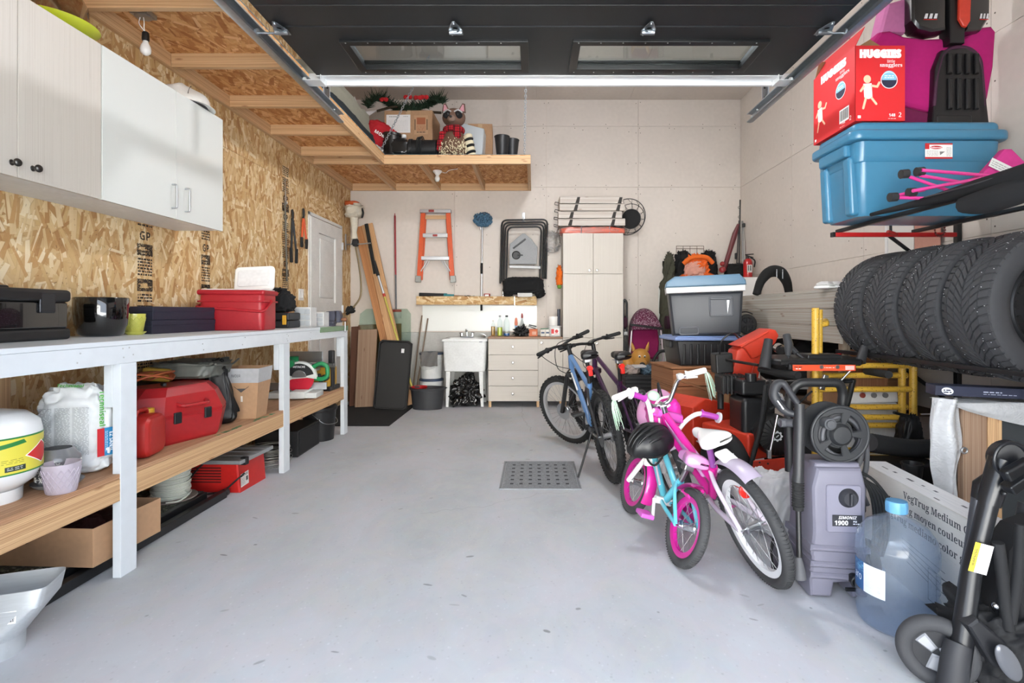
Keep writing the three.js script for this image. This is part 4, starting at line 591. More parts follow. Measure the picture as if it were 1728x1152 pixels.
// ---------- back wall: sink, drawers, tall cabinet ----------
const frosted = plast('#e9ebea', 0.35);
{ const t = thing('backsplash_panel', 'plain white panel behind the sink', 'panel', [0, 0, ZB]); part('sheet', bx(-1.454, 0.047, 0.915, 1.251, 0.001, 0.006, 0.001), M('#eef0ec', 0.25), t); }
{ const t = thing('ledge_shelf', 'strand board ledge above the sink', 'shelf', [0, 1.25, ZB]); part('front_board', bx(-1.508, -0.24, 0.008, 0.116, 0.118, 0.13), osbM, t); part('front_board', bx(-0.238, 0.046, 0.0, 0.116, 0.112, 0.124), osbM, t); part('shelf_board', bx(-1.5, 0.04, 0.06, 0.075, 0.001, 0.111), osbM, t); part('bracket', [bx(-0.246, -0.236, 0.0, 0.116, 0.1305, 0.134)], steel, t); }
{ const t = thing('utility_sink', 'white plastic utility sink with a chrome tap', 'sink', [-0.842, 0, -6.735]), w = 0.278, d = 0.235;
  const ringAt = (y, k, q) => rrect(2 * w * k, 2 * d * k, 0.03, 3).map(([a, b]) => [a, y, b]);
  const R = [ringAt(0.43, 0.86), ringAt(0.44, 0.9), ringAt(0.80, 0.97), ringAt(0.805, 1.02), ringAt(0.832, 1.02), ringAt(0.835, 1.01), ringAt(0.832, 0.93), ringAt(0.48, 0.8)], n = R[0].length;
  part('basin', [uvm(toCreasedNormals(param((u, v) => R[Math.round(v * (R.length - 1))][Math.round(u * n) % n], n, R.length - 1), 0.6)), ext(R[7].map(([a, , b]) => [a, b]), 0.004, [0, 0.48, 0], [PI / 2, 0, 0], 0)], frosted, t);
  for (const [sx, sz] of [[-1, 1], [1, 1], [-1, -1], [1, -1]]) part('leg', ext([[-0.028, 0.44], [0.028, 0.44], [0.016, 0.0], [-0.016, 0.0]], 0.05, [sx * 0.215, 0, sz * 0.18], [0, 0, sx * 0.035], 0.004), frosted, t);
  part('tap', [box(0.17, 0.018, 0.05, [-0.02, 0.845, -0.2], null, 0.006), pipe([[-0.02, 0.85, -0.2], [-0.02, 0.93, -0.2], [-0.02, 0.94, -0.1], [-0.02, 0.915, -0.07]], 0.011, 0.03), cyl(0.016, 0.04, [-0.09, 0.87, -0.2]), cyl(0.016, 0.04, [0.05, 0.87, -0.2]), box(0.05, 0.008, 0.012, [-0.1, 0.895, -0.19], [0, 0.4, 0.2], 0.003), box(0.05, 0.008, 0.012, [0.06, 0.895, -0.19], [0, -0.4, -0.2], 0.003)], chrome, t);
  part('drain_pipe', pipe([[0.05, 0.47, 0], [0.05, 0.26, 0], [0.05, 0.2, -0.1], [0.05, 0.26, -0.2]], 0.022, 0.04), white, t); part('badge', box(0.04, 0.012, 0.002, [0.2, 0.8, 0.234], null, 0.0005), greyP, t); }
{ const t = thing('soap_dish', 'small chrome soap tray on the sink edge', 'soap tray', [-0.64, 0.8365, -6.8]); part('tray', lathe([[0, 0], [0.03, 0], [0.05, 0.02], [0.052, 0.02], [0.03, 0.004], [0, 0.004]], 24), chrome, t); part('handle', tube([[0.04, 0.02, 0], [0.0, 0.045, 0], [-0.04, 0.05, 0]], 0.005), chrome, t); }
const knobC = M('#c9c6c2', 0.2, 1);
const knob = (d, x, y, z) => part('knob', [cyl(0.006, 0.02, [x, y, z + 0.01], [PI / 2, 0, 0]), lathe([[0, 0], [0.016, 0], [0.018, 0.004], [0.012, 0.012], [0, 0.014]], 24, [x, y, z + 0.018], [PI / 2, 0, 0])], knobC, d);
{ const t = thing('drawer_cabinet', 'pale wood grain base cabinet with four drawers', 'cabinet', [0, 0, -6.5]);
  const x0 = -0.549, x1 = 0.358, y0 = 0.076, y1 = 0.835;
  part('body', [bx(x0, x1, y0, y0 + 0.018, -0.48, -0.02), bx(x0, x0 + 0.018, y0 + 0.018, y1, -0.48, -0.02), bx(x1 - 0.018, x1, y0 + 0.018, y1, -0.48, -0.02), bx(0.05, 0.068, y0 + 0.018, y1, -0.48, -0.02), bx(x0, x1, y1 - 0.018, y1, -0.48, -0.02)], lamV, t);
  part('worktop', bx(x0 - 0.006, x1 - 0.001, 0.836, 0.86, -0.485, 0.004), M('#b08e74', 0.5, 0, { map: tGrain }), t);
  const ys = [0.074, 0.262, 0.452, 0.643, 0.834];
  for (let i = 0; i < 4; i++) knob(part('drawer', bx(x0, 0.056, ys[i] + 0.002, ys[i + 1] - 0.002, -0.018, 0), lamH, t), -0.25, (ys[i] + ys[i + 1]) / 2, 0);
  knob(part('door', bx(0.06, x1, 0.076, 0.832, -0.018, 0), lamV, t), 0.1, 0.79, 0);
  for (const x of [-0.53, 0.055, 0.335]) for (const z of [-0.03, -0.45]) part('leg', bx(x - 0.016, x + 0.016, 0, 0.0755, z - 0.016, z + 0.016), pine, t); }
{ const t = thing('tall_cabinet', 'tall pale wood grain cabinet with six doors', 'cabinet', [0, 0, -6.5]);
  const x0 = 0.361, x1 = 1.097, xm = 0.729, y1 = 2.125;
  part('body', [bx(x0, x0 + 0.018, 0.074, y1, -0.48, -0.0195), bx(x1 - 0.018, x1, 0.074, y1, -0.48, -0.0195), bx(x0 + 0.018, x1 - 0.018, y1 - 0.018, y1, -0.48, -0.0195), bx(x0 + 0.018, x1 - 0.018, 0.074, 0.092, -0.48, -0.0195), bx(x0 + 0.018, x1 - 0.018, 0.09, y1, -0.48, -0.474)], lamV, t);
  const ys = [0.076, 0.847, 1.627, 2.125], ky = [0.78, 0.9, 1.67];
  for (let j = 0; j < 3; j++) for (const [a, b, kx] of [[x0, xm, xm - 0.045], [xm, x1, xm + 0.045]]) { const d = part('door', bx(a + 0.002, b - 0.002, ys[j] + 0.002, ys[j + 1] - 0.002, -0.018, 0), lamV, t); if (j !== 1) knob(d, kx, ky[j], 0); }
  for (const x of [0.385, 0.73, 1.07]) for (const z of [-0.03, -0.45]) part('leg', bx(x - 0.016, x + 0.016, 0, 0.0735, z - 0.016, z + 0.016), pine, t); }
// on the worktop
const WT = 0.8605;
const clear = M('#f2f6f6', 0.03, 0, { transmission: 1, thickness: 0, ior: 1.3 });
function bottle(px, wpx, hpx, col, frac, label, cap, shape = 'round') {
  const Zb = 6.72, t = thing('bottle', label, 'bottle', [X(px, Zb), WT, -Zb]), s = Zb / F, r = wpx * s / 2, h = hpx * s;
  part('shell', lathe([[0, 0.001], [r * 0.92, 0.001], [r, 0.008], [r, h * 0.62], [r * 0.85, h * 0.74], [r * 0.36, h * 0.86], [r * 0.36, h * 0.92]], 24, null, null, 0), clear, t);
  part('liquid', lathe([[0, 0.004], [r * 0.9, 0.004], [r * 0.94, 0.01], [r * 0.94, h * frac], [0, h * frac]], 24), gloss(col), t);
  part('cap', cyl(r * 0.42, h * 0.09, [0, h * 0.955, 0]), M(cap, 0.4), t);
}
bottle(832, 7, 27, '#b98a34', 0.6, 'small amber bottle on the worktop', '#e9e6df');
bottle(843.5, 9, 35, '#cdd84a', 0.42, 'clear bottle of yellow green liquid on the worktop', '#9a9c9f');
bottle(855, 11, 35, '#3b6fb5', 0.13, 'clear bottle with blue liquid at the bottom', '#2b2d30');
{ const t = thing('bottle', 'clear trigger bottle with a red neck on the worktop', 'bottle', [X(881, 6.85), WT, -6.85]); part('body', lathe([[0, 0], [0.04, 0], [0.042, 0.1], [0.012, 0.2], [0.012, 0.23], [0, 0.23]], 20), M('#e6e9e9', 0.05, 0, { transmission: 0.85, thickness: 0 }), t); part('cap', [cyl(0.014, 0.04, [0, 0.245, 0]), box(0.02, 0.02, 0.05, [0, 0.275, 0.01], null, 0.005)], plast('#a8403a'), t); }
{ const t = thing('paint_brush', 'brush with an orange handle on the worktop', 'brush', [X(871, 6.78), WT, -6.78]); part('bristle', box(0.035, 0.13, 0.015, [0, 0.066, 0], null, 0.004), plast('#8fb0cf'), t); part('handle', ext([[-0.016, 0.13], [0.016, 0.13], [0.02, 0.16], [0.014, 0.22], [0, 0.235], [-0.014, 0.22], [-0.02, 0.16]], 0.014, null, null, 0.004), plast('#d4622c', 0.4), t); }
{ const t = thing('black_cloth', 'crumpled black plastic bundle on the worktop', 'bundle', [X(880, 6.64), WT, -6.64]); part('bundle', blob(0.19, 0.115, 0.13, { e: 0.9, amp: 0.05, s: 31, top: (y) => 1 - 0.25 * Math.max(0, y) }), M('#151516', 0.4, 0, { map: tMott }), t); }
{ const t = thing('orange_box', 'orange carton on the worktop', 'box', [X(900, 6.66), WT, -6.66]); part('carton', box(0.105, 0.09, 0.08, [0, 0.046, 0], null, 0.002), plast('#d9764a', 0.6), t); part('print', box(0.05, 0.04, 0.002, [0.01, 0.04, 0.041], null, 0), plast('#e9b9a0', 0.6), t); }
{ const t = thing('stapler', 'black stapler on the orange carton', 'stapler', [X(897, 6.66), WT + 0.0915, -6.66], [0, 0, -0.35]); part('base', box(0.10, 0.01, 0.03, [0.0, 0.02, 0], null, 0.003), blackP, t); part('arm', box(0.10, 0.016, 0.028, [0, 0.042, 0], [0, 0, 0.12], 0.006), blackP, t); }
{ const t = thing('small_jars', 'row of small white printed boxes on the worktop', 'boxes', [X(920, 6.66), WT, -6.66]); for (const [i, c] of [[0, '#dcd8cf'], [1, '#e6e3da']]) part('box', box(0.055, 0.085, 0.07, [-0.03 + i * 0.06, 0.043, 0], null, 0.002), plast(c), t); part('print', [box(0.04, 0.02, 0.002, [-0.03, 0.045, 0.036], null, 0), box(0.04, 0.02, 0.002, [0.03, 0.045, 0.036], null, 0)], plast('#2d4a6e'), t); part('stick', rod([-0.06, 0.092, 0.01], [0.09, 0.1, 0.01], 0.005), plast('#4d9a78'), t); }
{ const t = thing('white_tub', 'white lidded tub with a red label on the worktop', 'tub', [X(936.5, 6.64), WT, -6.64]); part('tub', lathe([[0, 0], [0.072, 0], [0.078, 0.115], [0.082, 0.118], [0.082, 0.13], [0, 0.132]], 32), white, t); decal('label', 0.10, 0.08, 128, 100, (x) => { x.fillStyle = '#f1efec'; x.fillRect(0, 0, 128, 100); x.fillStyle = '#d3262e'; x.fillRect(2, 10, 44, 70); x.beginPath(); x.arc(86, 44, 26, 0, 7); x.fill(); x.fillRect(56, 78, 66, 8); }, t, [0, 0.06, 0.0772]); }
{ const t = thing('paper_roll', 'white paper roll on the lidded tub', 'paper roll', [X(933, 6.7), WT + 0.1335, -6.66]); part('roll', lathe([[0.018, 0], [0.055, 0], [0.057, 0.003], [0.057, 0.11], [0.055, 0.113], [0.018, 0.113], [0.018, 0]], 32), M('#f2f1ee', 0.9), t); }
{ const t = thing('navy_spray_cans', 'navy blue tube standing beside the tall cabinet', 'tube', [X(943, 6.7), WT, -6.72]); part('tube', cyl(0.02, 0.28, [0, 0.2, 0]), plast('#252b3e'), t); part('base', cyl(0.024, 0.06, [0, 0.031, 0]), plast('#1c2130'), t); }
// on the tall cabinet
{ const t = thing('wrapped_bundle', 'orange red bundle in clear plastic on the tall cabinet', 'bundle', [0.74, 2.1255, -6.72]); part('bundle', blob(0.82, 0.09, 0.3, { e: 0.4, amp: 0.015, s: 3 }), M('#e2705a', 0.3, 0, { map: tMott, clearcoat: 0.6 }), t); part('wrap', blob(0.9, 0.1, 0.33, { e: 0.7, amp: 0.03, s: 9 }), M('#f3efec', 0.15, 0, { transmission: 0.85, thickness: 0 }), t); part('strap', [box(0.012, 0.1, 0.31, [-0.15, 0.047, 0], null, 0.002), box(0.012, 0.1, 0.31, [0.2, 0.047, 0], null, 0.002)], plast('#8f7f86'), t); }
{ const wd = M('#e9ebec', 0.7, 0, { map: tGrain });
  for (const [i, dx, w] of [[0, 0, 0.82], [1, -0.02, 0.78], [2, 0.0, 0.80], [3, -0.01, 0.78]]) { const t = thing('whitewashed_crate', ['whitewashed plank crate, bottom of the stack on the tall cabinet', 'whitewashed plank crate, second from the bottom of its stack', 'whitewashed plank crate, second from the top of its stack', 'whitewashed plank crate, top of the stack on the tall cabinet'][i], 'crate', [0.72 + dx, 2.222 + i * 0.091, -6.70], 0.02 * (i - 1.5), 'whitewashed crates on the tall cabinet');
    part('plank', box(w, 0.078, 0.018, [0, 0.04, 0.15], null, 0.002), wd, t); part('plank', box(w, 0.078, 0.018, [0, 0.04, -0.15], null, 0.002), wd, t); part('slat', box(w, 0.012, 0.28, [0, 0.082, 0], null, 0.002), wd, t); part('end_board', box(0.016, 0.078, 0.28, [-w / 2 + 0.01, 0.04, 0], null, 0.002), wd, t); part('end_board', box(0.016, 0.078, 0.28, [w / 2 - 0.01, 0.04, 0], null, 0.002), wd, t);
    for (const x of [-0.22, 0.30]) part('mark', ext([[-0.03, 0], [0.015, 0], [0.03, 0.074], [-0.005, 0.074]], 0.002, [x + 0.03 * i - 0.04, 0.002, 0.1605], null, 0), M('#35322f', 0.8), t); part('handle', pipe([[-w / 2 - 0.002, 0.02, 0.08], [-w / 2 - 0.05, 0.03, 0.08], [-w / 2 - 0.05, 0.03, -0.08], [-w / 2 - 0.002, 0.02, -0.08]], 0.004, 0.015), blackP, t); } }
{ const t = thing('wire_basket', 'round black wire basket beside the whitewashed crates', 'wire basket', [1.22, 2.35, -6.75], [0, -0.45, 0]); const R = 0.225; part('rim', [tor(R, 0.005, [0, 0, 0.1]), tor(R * 0.82, 0.004, [0, 0, -0.02]), tor(R * 0.55, 0.004, [0, 0, -0.06])], blackP, t); const L = []; for (let i = 0; i < 24; i++) { const a = i / 24 * 2 * PI, b = a + (i % 2 ? 0.16 : -0.16); L.push(rod([Math.cos(a) * R, Math.sin(a) * R, 0.1], [Math.cos(b) * R * 0.82, Math.sin(b) * R * 0.82, -0.02], 0.0025, 5), rod([Math.cos(b) * R * 0.82, Math.sin(b) * R * 0.82, -0.02], [Math.cos(a) * R * 0.5, Math.sin(a) * R * 0.5, -0.06], 0.0025, 5)); } part('wires', L, blackP, t); part('base', cyl(R * 0.55, 0.004, [0, 0, -0.062], [PI / 2, 0, 0]), M('#161617', 0.8), t); }
{ const t = thing('clear_bag_on_wall', 'clear plastic bag hanging beside the tall cabinet', 'bag', [0.24, 1.93, -6.93]); part('bag', blob(0.20, 0.27, 0.08, { e: 0.8, amp: 0.05, fr: 8, s: 41 }), M('#eceae8', 0.18, 0, { transmission: 0.8, thickness: 0 }), t); part('hook', pipe([[0, 0.27, -0.06], [0, 0.29, 0.0], [0, 0.27, 0.02]], 0.004, 0.01), steel, t); }
{ const t = thing('orange_rag', 'orange and green rag hanging beside the tall cabinet', 'rag', [0.322, 1.48, -6.60]); part('rag', blob(0.07, 0.25, 0.1, { e: 0.8, amp: 0.03, fr: 7, s: 13, top: (y) => 1 - 0.4 * y * 0.6 }), cloth('#e8711f'), t); part('hem', blob(0.05, 0.06, 0.08, { e: 0.8, amp: 0.01, p: [0, -0.03, 0] }), cloth('#6a9a3c'), t); part('hook', rod([0, 0.24, 0], [0.035, 0.26, 0], 0.004), steel, t); }
// ---------- hanging on the back wall ----------
{ const Z = 6.93, s = Z / F, t = thing('step_ladder', 'orange fibreglass step ladder hanging on the back wall', 'ladder', [X(735.5, Z), Y(476, Z), -Z + 0.01]), om = plast('#df5a27', 0.4), H = 123 * s;
  for (const q of [-1, 1]) { part('rail', box(0.058, H * 0.93, 0.03, [q * (0.217 - 0.028), H * 0.5, 0.0], [0, 0, q * 0.062], 0.004), om, t); part('rear_rail', box(0.03, H * 0.9, 0.02, [q * 0.165, H * 0.48, -0.035], [0, 0, q * 0.062], 0.003), om, t); part('foot', box(0.07, 0.085, 0.05, [q * 0.225, 0.04, 0.0], [0, 0, q * 0.062], 0.006), M('#9a9c98', 0.5, 0.5), t); part('brace', [rod([q * 0.19, 0.14, 0.018], [q * 0.10, 0.29, 0.018], 0.007), rod([q * 0.16, 0.14, 0.022], [q * 0.075, 0.28, 0.022], 0.005)], alum, t); }
  part('top_cap', box(0.40, 0.045, 0.075, [0, H - 0.03, 0.0], null, 0.006), alum, t); for (const [y, w] of [[0.305, 0.36], [0.60, 0.32]]) part('step', [box(w, 0.042, 0.07, [0, y, 0.01], null, 0.003), box(w, 0.008, 0.08, [0, y + 0.022, 0.01], null, 0.002)], alum, t);
  part('label', [box(0.06, 0.026, 0.002, [0, 0.60, 0.047], null, 0), box(0.07, 0.03, 0.002, [-0.05, H - 0.03, 0.0395], null, 0)], plast('#a1322c'), t); part('rear_bar', box(0.3, 0.05, 0.012, [0, H - 0.10, -0.03], null, 0.002), pine, t); }
{ const Z = 6.95, t = thing('red_broom', 'push broom with a red and grey handle hanging head down', 'broom', [X(668.5, Z), Y(536, Z), -Z], [0, 0, 0.012]); part('handle', rod([0, 0.56, 0.0], [0, 1.33, 0.0], 0.012), plast('#9c1f2a', 0.4), t, 'red upper handle'); part('lower_handle', rod([0, 0.1, 0], [0, 0.56, 0], 0.012), plast('#5d5f63', 0.4), t); part('block', box(0.18, 0.035, 0.04, [-0.02, 0.09, 0], null, 0.01), plast('#b0302c'), t); part('bristles', Array.from({ length: 16 }, (_, i) => box(0.010, 0.085, 0.035, [-0.10 + i * 0.0107, 0.035, 0], [0, 0, (i - 8) * -0.006], 0.002)), plast('#d3cfcb', 0.9), t).userData.kind = 'stuff'; part('hook', rod([0, 1.33, 0], [0, 1.36, 0], 0.005), plast('#9c1f2a'), t); }
{ const Z = 6.94, t = thing('dust_mop', 'blue chenille mop with a telescopic handle on the wall', 'mop', [X(815, Z), Y(371, Z), -Z]); part('backing', ext(rrect(0.2, 0.15, 0.07), 0.03, [0, 0, 0], null, 0.01), cloth('#3f5f77'), t); const L = []; for (let i = 0; i < 260; i++) { const a = rnd(2 * PI), q = Math.sqrt(rnd()), x = Math.cos(a) * q, y = Math.sin(a) * q; L.push(sph(rnd(0.009, 0.014), [sg(x, 0.85) * 0.12, sg(y, 0.85) * 0.09, 0.022 + 0.02 * (1 - q * q)], [1, 1, rnd(1, 1.9)], [rnd(-0.5, 0.5), rnd(-0.5, 0.5), 0], 6)); } part('chenille', L, cloth('#4d728c'), t).userData.kind = 'stuff';
  part('pole', [rod([-0.01, -0.08, 0], [-0.015, -0.62, 0], 0.010), rod([-0.015, -0.62, 0], [-0.02, -1.1, 0], 0.012)], alum, t); part('grip', rod([-0.016, -0.56, 0], [-0.018, -0.70, 0], 0.015), blackR, t); part('end_grip', rod([-0.02, -1.07, 0], [-0.02, -1.18, 0], 0.014), blackR, t); part('clip', [box(0.02, 0.06, 0.02, [-0.03, -0.1, 0], null, 0.004)], steel, t); }
{ const Z = 6.9, t = thing('folding_camp_chair', 'folded black camping chair with a grey side tray on the wall', 'folding chair', [X(886, Z), Y(494, Z), -Z]);
  const fr = M('#1a1b1c', 0.35, 0.4);
  for (const [k, a, b] of [[0, -0.30, 0.29], [1, -0.275, 0.265], [2, -0.25, 0.24], [3, -0.22, 0.21]]) part('frame_tube', pipe([[a - 0.02, 0.12 + k * 0.02, k * 0.025], [a, 0.94 - k * 0.035, k * 0.025], [b, 0.95 - k * 0.035, k * 0.025], [b - 0.02, 0.18, k * 0.025]], 0.011, 0.07), fr, t);
  part('side_tray', ext([[-0.20, 0.36], [0.15, 0.36], [0.16, 0.58], [0.08, 0.68], [0.0, 0.75], [-0.03, 0.75], [-0.19, 0.62]], 0.014, [-0.0, 0, 0.115], null, 0.004, [ring(0.048, 20, -0.11, 0.475).reverse()]), plast('#8d8f91', 0.45), t, 'grey moulded side tray');
  part('cup_holder', [tor(0.05, 0.006, [-0.11, 0.475, 0.12]), cyl(0.046, 0.006, [-0.11, 0.475, 0.11], [PI / 2, 0, 0]), box(0.07, 0.014, 0.012, [-0.06, 0.475, 0.124], null, 0.004), box(0.2, 0.022, 0.006, [-0.07, 0.62, 0.125], [0, 0, 0.65], 0.002)], blackP, t);
  part('arm_bar', box(0.40, 0.035, 0.02, [0.0, 0.325, 0.1], [0, 0, -0.03], 0.006), plast('#c9cbcc', 0.4), t); part('seat_sling', blob(0.52, 0.22, 0.11, { e: 0.45, amp: 0.02, s: 4, p: [-0.02, -0.02, 0.05], r: [0, 0, 0.03] }), cloth('#151617'), t); part('corner_sleeve', blob(0.13, 0.26, 0.07, { e: 0.5, amp: 0.02, s: 8, p: [0.22, -0.06, 0.06], r: [0, 0, 0.5] }), cloth('#121314'), t); part('foot_bar', [box(0.19, 0.05, 0.02, [0.0, -0.03, 0.1], null, 0.004)], plast('#d0d0cc'), t);
  part('corner_sleeve', blob(0.12, 0.1, 0.07, { e: 0.5, amp: 0.02, s: 8, p: [-0.22, -0.05, 0.04] }), cloth('#121314'), t); part('wall_hook', [box(0.035, 0.13, 0.01, [-0.02, 0.99, -0.09], null, 0.003), pipe([[-0.02, 0.93, -0.09], [-0.02, 0.93, 0.1], [-0.02, 0.97, 0.1]], 0.007, 0.02)], steel, t); }
// small things on the ledge
{ const t = thing('caulking_gun', 'black and teal caulking gun on the ledge', 'caulking gun', [X(706, 6.92), 1.39, -6.93]); part('tube', rod([0.01, 0.0, 0], [0.33, -0.01, 0], 0.025), blackP, t); part('collar', rod([0.33, -0.01, 0], [0.37, -0.011, 0], 0.027), plast('#2f8a92'), t); part('handle', [rod([0.37, -0.012, 0], [0.46, -0.014, 0], 0.018), box(0.05, 0.02, 0.02, [0.42, -0.015, 0.02], null, 0.005)], plast('#3b9aa3'), t); part('rod', rod([0.46, -0.014, 0], [0.6, -0.02, 0], 0.006), M('#9a744c', 0.6), t); }
{ const t = thing('red_jar', 'red lidded jar on the ledge', 'jar', [X(822, 6.93), 1.3255, -6.93]); part('jar', lathe([[0, 0], [0.036, 0], [0.04, 0.06], [0.042, 0.062], [0.042, 0.075], [0, 0.077]], 24), plast('#c2322f', 0.35), t); part('label', box(0.05, 0.03, 0.002, [0, 0.05, 0.041], null, 0), white, t); }
{ const t = thing('brass_tap', 'chrome garden tap on the ledge', 'tap', [X(849, 6.93), 1.3255, -6.93]); part('body', [cyl(0.012, 0.1, [0, 0.05, 0]), cyl(0.02, 0.016, [0, 0.105, 0]), tube([[0, 0.06, 0], [0.03, 0.06, 0.02], [0.03, 0.03, 0.03]], 0.01)], chrome, t); }
{ const t = thing('black_hand_tool', 'small black hand tool on the ledge', 'tool', [X(789, 6.93), 1.3255, -6.93]); part('body', blob(0.11, 0.05, 0.04, { e: 0.8, amp: 0.01 }), blackP, t); part('tip', rod([0.04, 0.03, 0], [0.09, 0.05, 0], 0.006), steel, t); }
// ---------- back left corner ----------
{ const t = thing('string_trimmer', 'string trimmer hung on a bracket in the back corner', 'string trimmer', [X(598, 6.72), Y(352, 6.72), -6.72]), s = 6.72 / F;
  part('engine', [blob(0.21, 0.17, 0.2, { e: 0.6, amp: 0.02, s: 2, p: [0, -0.12, 0] }), cyl(0.05, 0.03, [0.05, 0.04, 0.05])], plast('#cfc7b6', 0.5), t); part('engine_cover', blob(0.18, 0.07, 0.18, { e: 0.6, amp: 0.01, p: [-0.02, 0.02, 0] }), plast('#cf5f2c', 0.45), t); part('fuel_neck', lathe([[0.055, 0], [0.045, -0.1], [0.03, -0.2], [0.045, -0.28], [0.02, -0.3]], 20, [0.0, -0.1, 0]), plast('#d9d2c0', 0.5), t); part('throttle', [tube([[0.1, 0, 0.02], [0.12, -0.06, 0.03], [0.1, -0.12, 0.02]], 0.012), blob(0.08, 0.1, 0.06, { e: 0.7, amp: 0.01, p: [0.02, -0.48, 0.02] })], blackP, t);
  part('shaft', tube([[0.0, -0.4, 0], [0.06, -0.7, 0.01], [0.09, -0.95, 0.02], [0.08, -1.12, 0.03], [-0.01, -1.26, 0.04]], 0.012), M('#8a7a5c', 0.45, 0.5), t); part('cutting_head', [blob(0.1, 0.09, 0.1, { e: 0.8, amp: 0.02, p: [-0.035, -1.32, 0.04] }), cyl(0.05, 0.02, [-0.05, -1.3, 0.04], [0, 0, 0.8])], blackR, t);
  part('wall_bracket', [box(0.012, 0.2, 0.03, [-0.107, -0.42, 0], null, 0.002), pipe([[-0.1, -0.45, 0], [0.1, -0.45, 0.04], [0.22, -0.44, 0.05]], 0.008, 0.02)], steel, t); }
function lean(name, label, cat, a, b, w, th, m, group) {  // a board between two points given at its foot and head
  const A = vec(a), B = vec(b), L = A.distanceTo(B), t = thing(name, label, cat, A, 0, group), q = new THREE.Quaternion().setFromUnitVectors(V3(0, 1, 0), B.clone().sub(A).normalize()); t.quaternion.copy(q); part('board', box(w, L, th, [0, L / 2, 0], null, 0.003), m, t); return t;
}
lean('long_plank', 'long pine plank leaning in the back corner', 'plank', [X(688, 6.5), 0.02, -6.52], [X(619, 6.92), Y(378, 6.92), -6.94], 0.14, 0.03, M('#e6bd90', 0.65, 0, { map: tGrain }), 'planks leaning in the back corner');
lean('long_plank', 'orange brown plank leaning behind the pine plank', 'plank', [X(676, 6.6), 0.02, -6.58], [X(604, 6.93), Y(382, 6.93), -6.97], 0.12, 0.03, M('#d49c6a', 0.65, 0, { map: tGrain }), 'planks leaning in the back corner');
lean('spirit_level', 'black spirit level resting on the leaning plank', 'spirit level', [X(634.5, 6.83), Y(462, 6.83), -6.80], [X(617, 6.86), Y(377, 6.86), -6.885], 0.045, 0.02, M('#2a2b2a', 0.4, 0.3));
{ const A = V3(X(703, 6.45), 0.02, -6.5), B = at(627, 428, 6.75), t = thing('yellow_pole', 'yellow extension pole with a black brush leaning on the planks', 'pole', A), d = B.clone().sub(A), P = (k) => d.clone().multiplyScalar(k); part('pole', rod(P(0), P(0.72), 0.013), plast('#cdbf57', 0.5), t); part('ferrule', rod(P(0.72), P(0.85), 0.016), alum, t); part('brush', [rod(P(0.85), P(0.95), 0.022), rod(P(0.95), P(1.05), 0.014)], blackR, t); part('collar', rod(P(0.71), P(0.73), 0.018), plast('#c23a2c'), t); }
{ const t = thing('glass_sheet', 'clear glass sheet with rounded corners leaning on the wall', 'glass sheet', [X(645, 6.75), 0.045, -6.70], [-0.10, 0, 0]); part('pane', ext([[-0.37, 0], [0.37, 0], [0.35, 1.1], [0.3, 1.165], [-0.22, 1.165], [-0.3, 1.1]], 0.005, null, null, 0.0008), M('#e6f0ec', 0.03, 0, { transmission: 1, thickness: 0, ior: 1.45 }), t); part('rail', [box(0.76, 0.03, 0.02, [0, -0.015, 0], null, 0.003)], blackP, t); }
lean('plywood_sheet', 'plywood sheet leaning behind the brown board', 'board', [X(640, 6.78), 0.015, -6.74], [X(640, 6.9), Y(547, 6.9), -6.93], 0.56, 0.012, M('#a88a62', 0.75, 0, { map: tGrain }));
lean('brown_board', 'knotty brown board leaning beside the black tray', 'board', [X(614, 6.42), 0.015, -6.45], [X(621, 6.7), Y(556, 6.7), -6.70], 0.235, 0.02, brownW);
lean('dark_board', 'dark narrow board leaning by the bench end', 'board', [X(596, 6.5), 0.015, -6.52], [X(599, 6.75), Y(551, 6.75), -6.78], 0.11, 0.02, M('#6e4a38', 0.7, 0, { map: tGrain }));
{ const t = thing('boot_tray', 'black plastic boot tray standing against the boards', 'boot tray', [X(659, 6.33), 0.008, -6.32], [-0.17, 0, -0.045]); const o = [[-0.2, 0.03], [-0.17, 0], [0.17, 0], [0.2, 0.03], [0.2, 0.79], [0.16, 0.82], [-0.16, 0.82], [-0.2, 0.79]]; part('tray', [ext(o, 0.012, null, null, 0.003), ext(o, 0.04, [0, 0, 0.02], null, 0.006, [o.map(([a, b]) => [a * 0.91, 0.41 + (b - 0.41) * 0.95]).reverse()])], M('#19191a', 0.55, 0, { map: tMott }), t); part('price_tag', box(0.035, 0.05, 0.002, [0.09, 0.70, 0.008], null, 0), white, t); }
{ const t = thing('mop_bucket', 'dark grey oval mop bucket on the floor', 'bucket', [X(718, 6.3), 0, -6.42]); const R = [[0.00, 0.17, 0.11], [0.0, 0.175, 0.115], [0.23, 0.20, 0.13], [0.235, 0.215, 0.145], [0.255, 0.217, 0.147], [0.257, 0.208, 0.138], [0.22, 0.19, 0.122], [0.02, 0.165, 0.105]]; part('tub', [uvm(toCreasedNormals(param((u, v) => { const [y, a, b] = R[Math.round(v * 7)], q = u * 2 * PI; return [Math.cos(q) * a, y + 0.001, Math.sin(q) * b]; }, 40, 7), 0.6)), ext(ring(0.165, 32, 0, 0, 0.105), 0.004, [0, 0.022, 0], [PI / 2, 0, 0], 0)], darkP, t); part('wringer', [param((u, v) => { const q = u * PI * 2, k = 1 - v * 0.35; return [-0.1 + Math.cos(q) * 0.1 * k, 0.265 - v * 0.09, Math.sin(q) * 0.12 * k]; }, 24, 4)], plast('#b3161c', 0.35), t, 'red wringer cone'); part('pour_lip', box(0.05, 0.012, 0.06, [0.21, 0.25, 0], null, 0.005), darkP, t); }
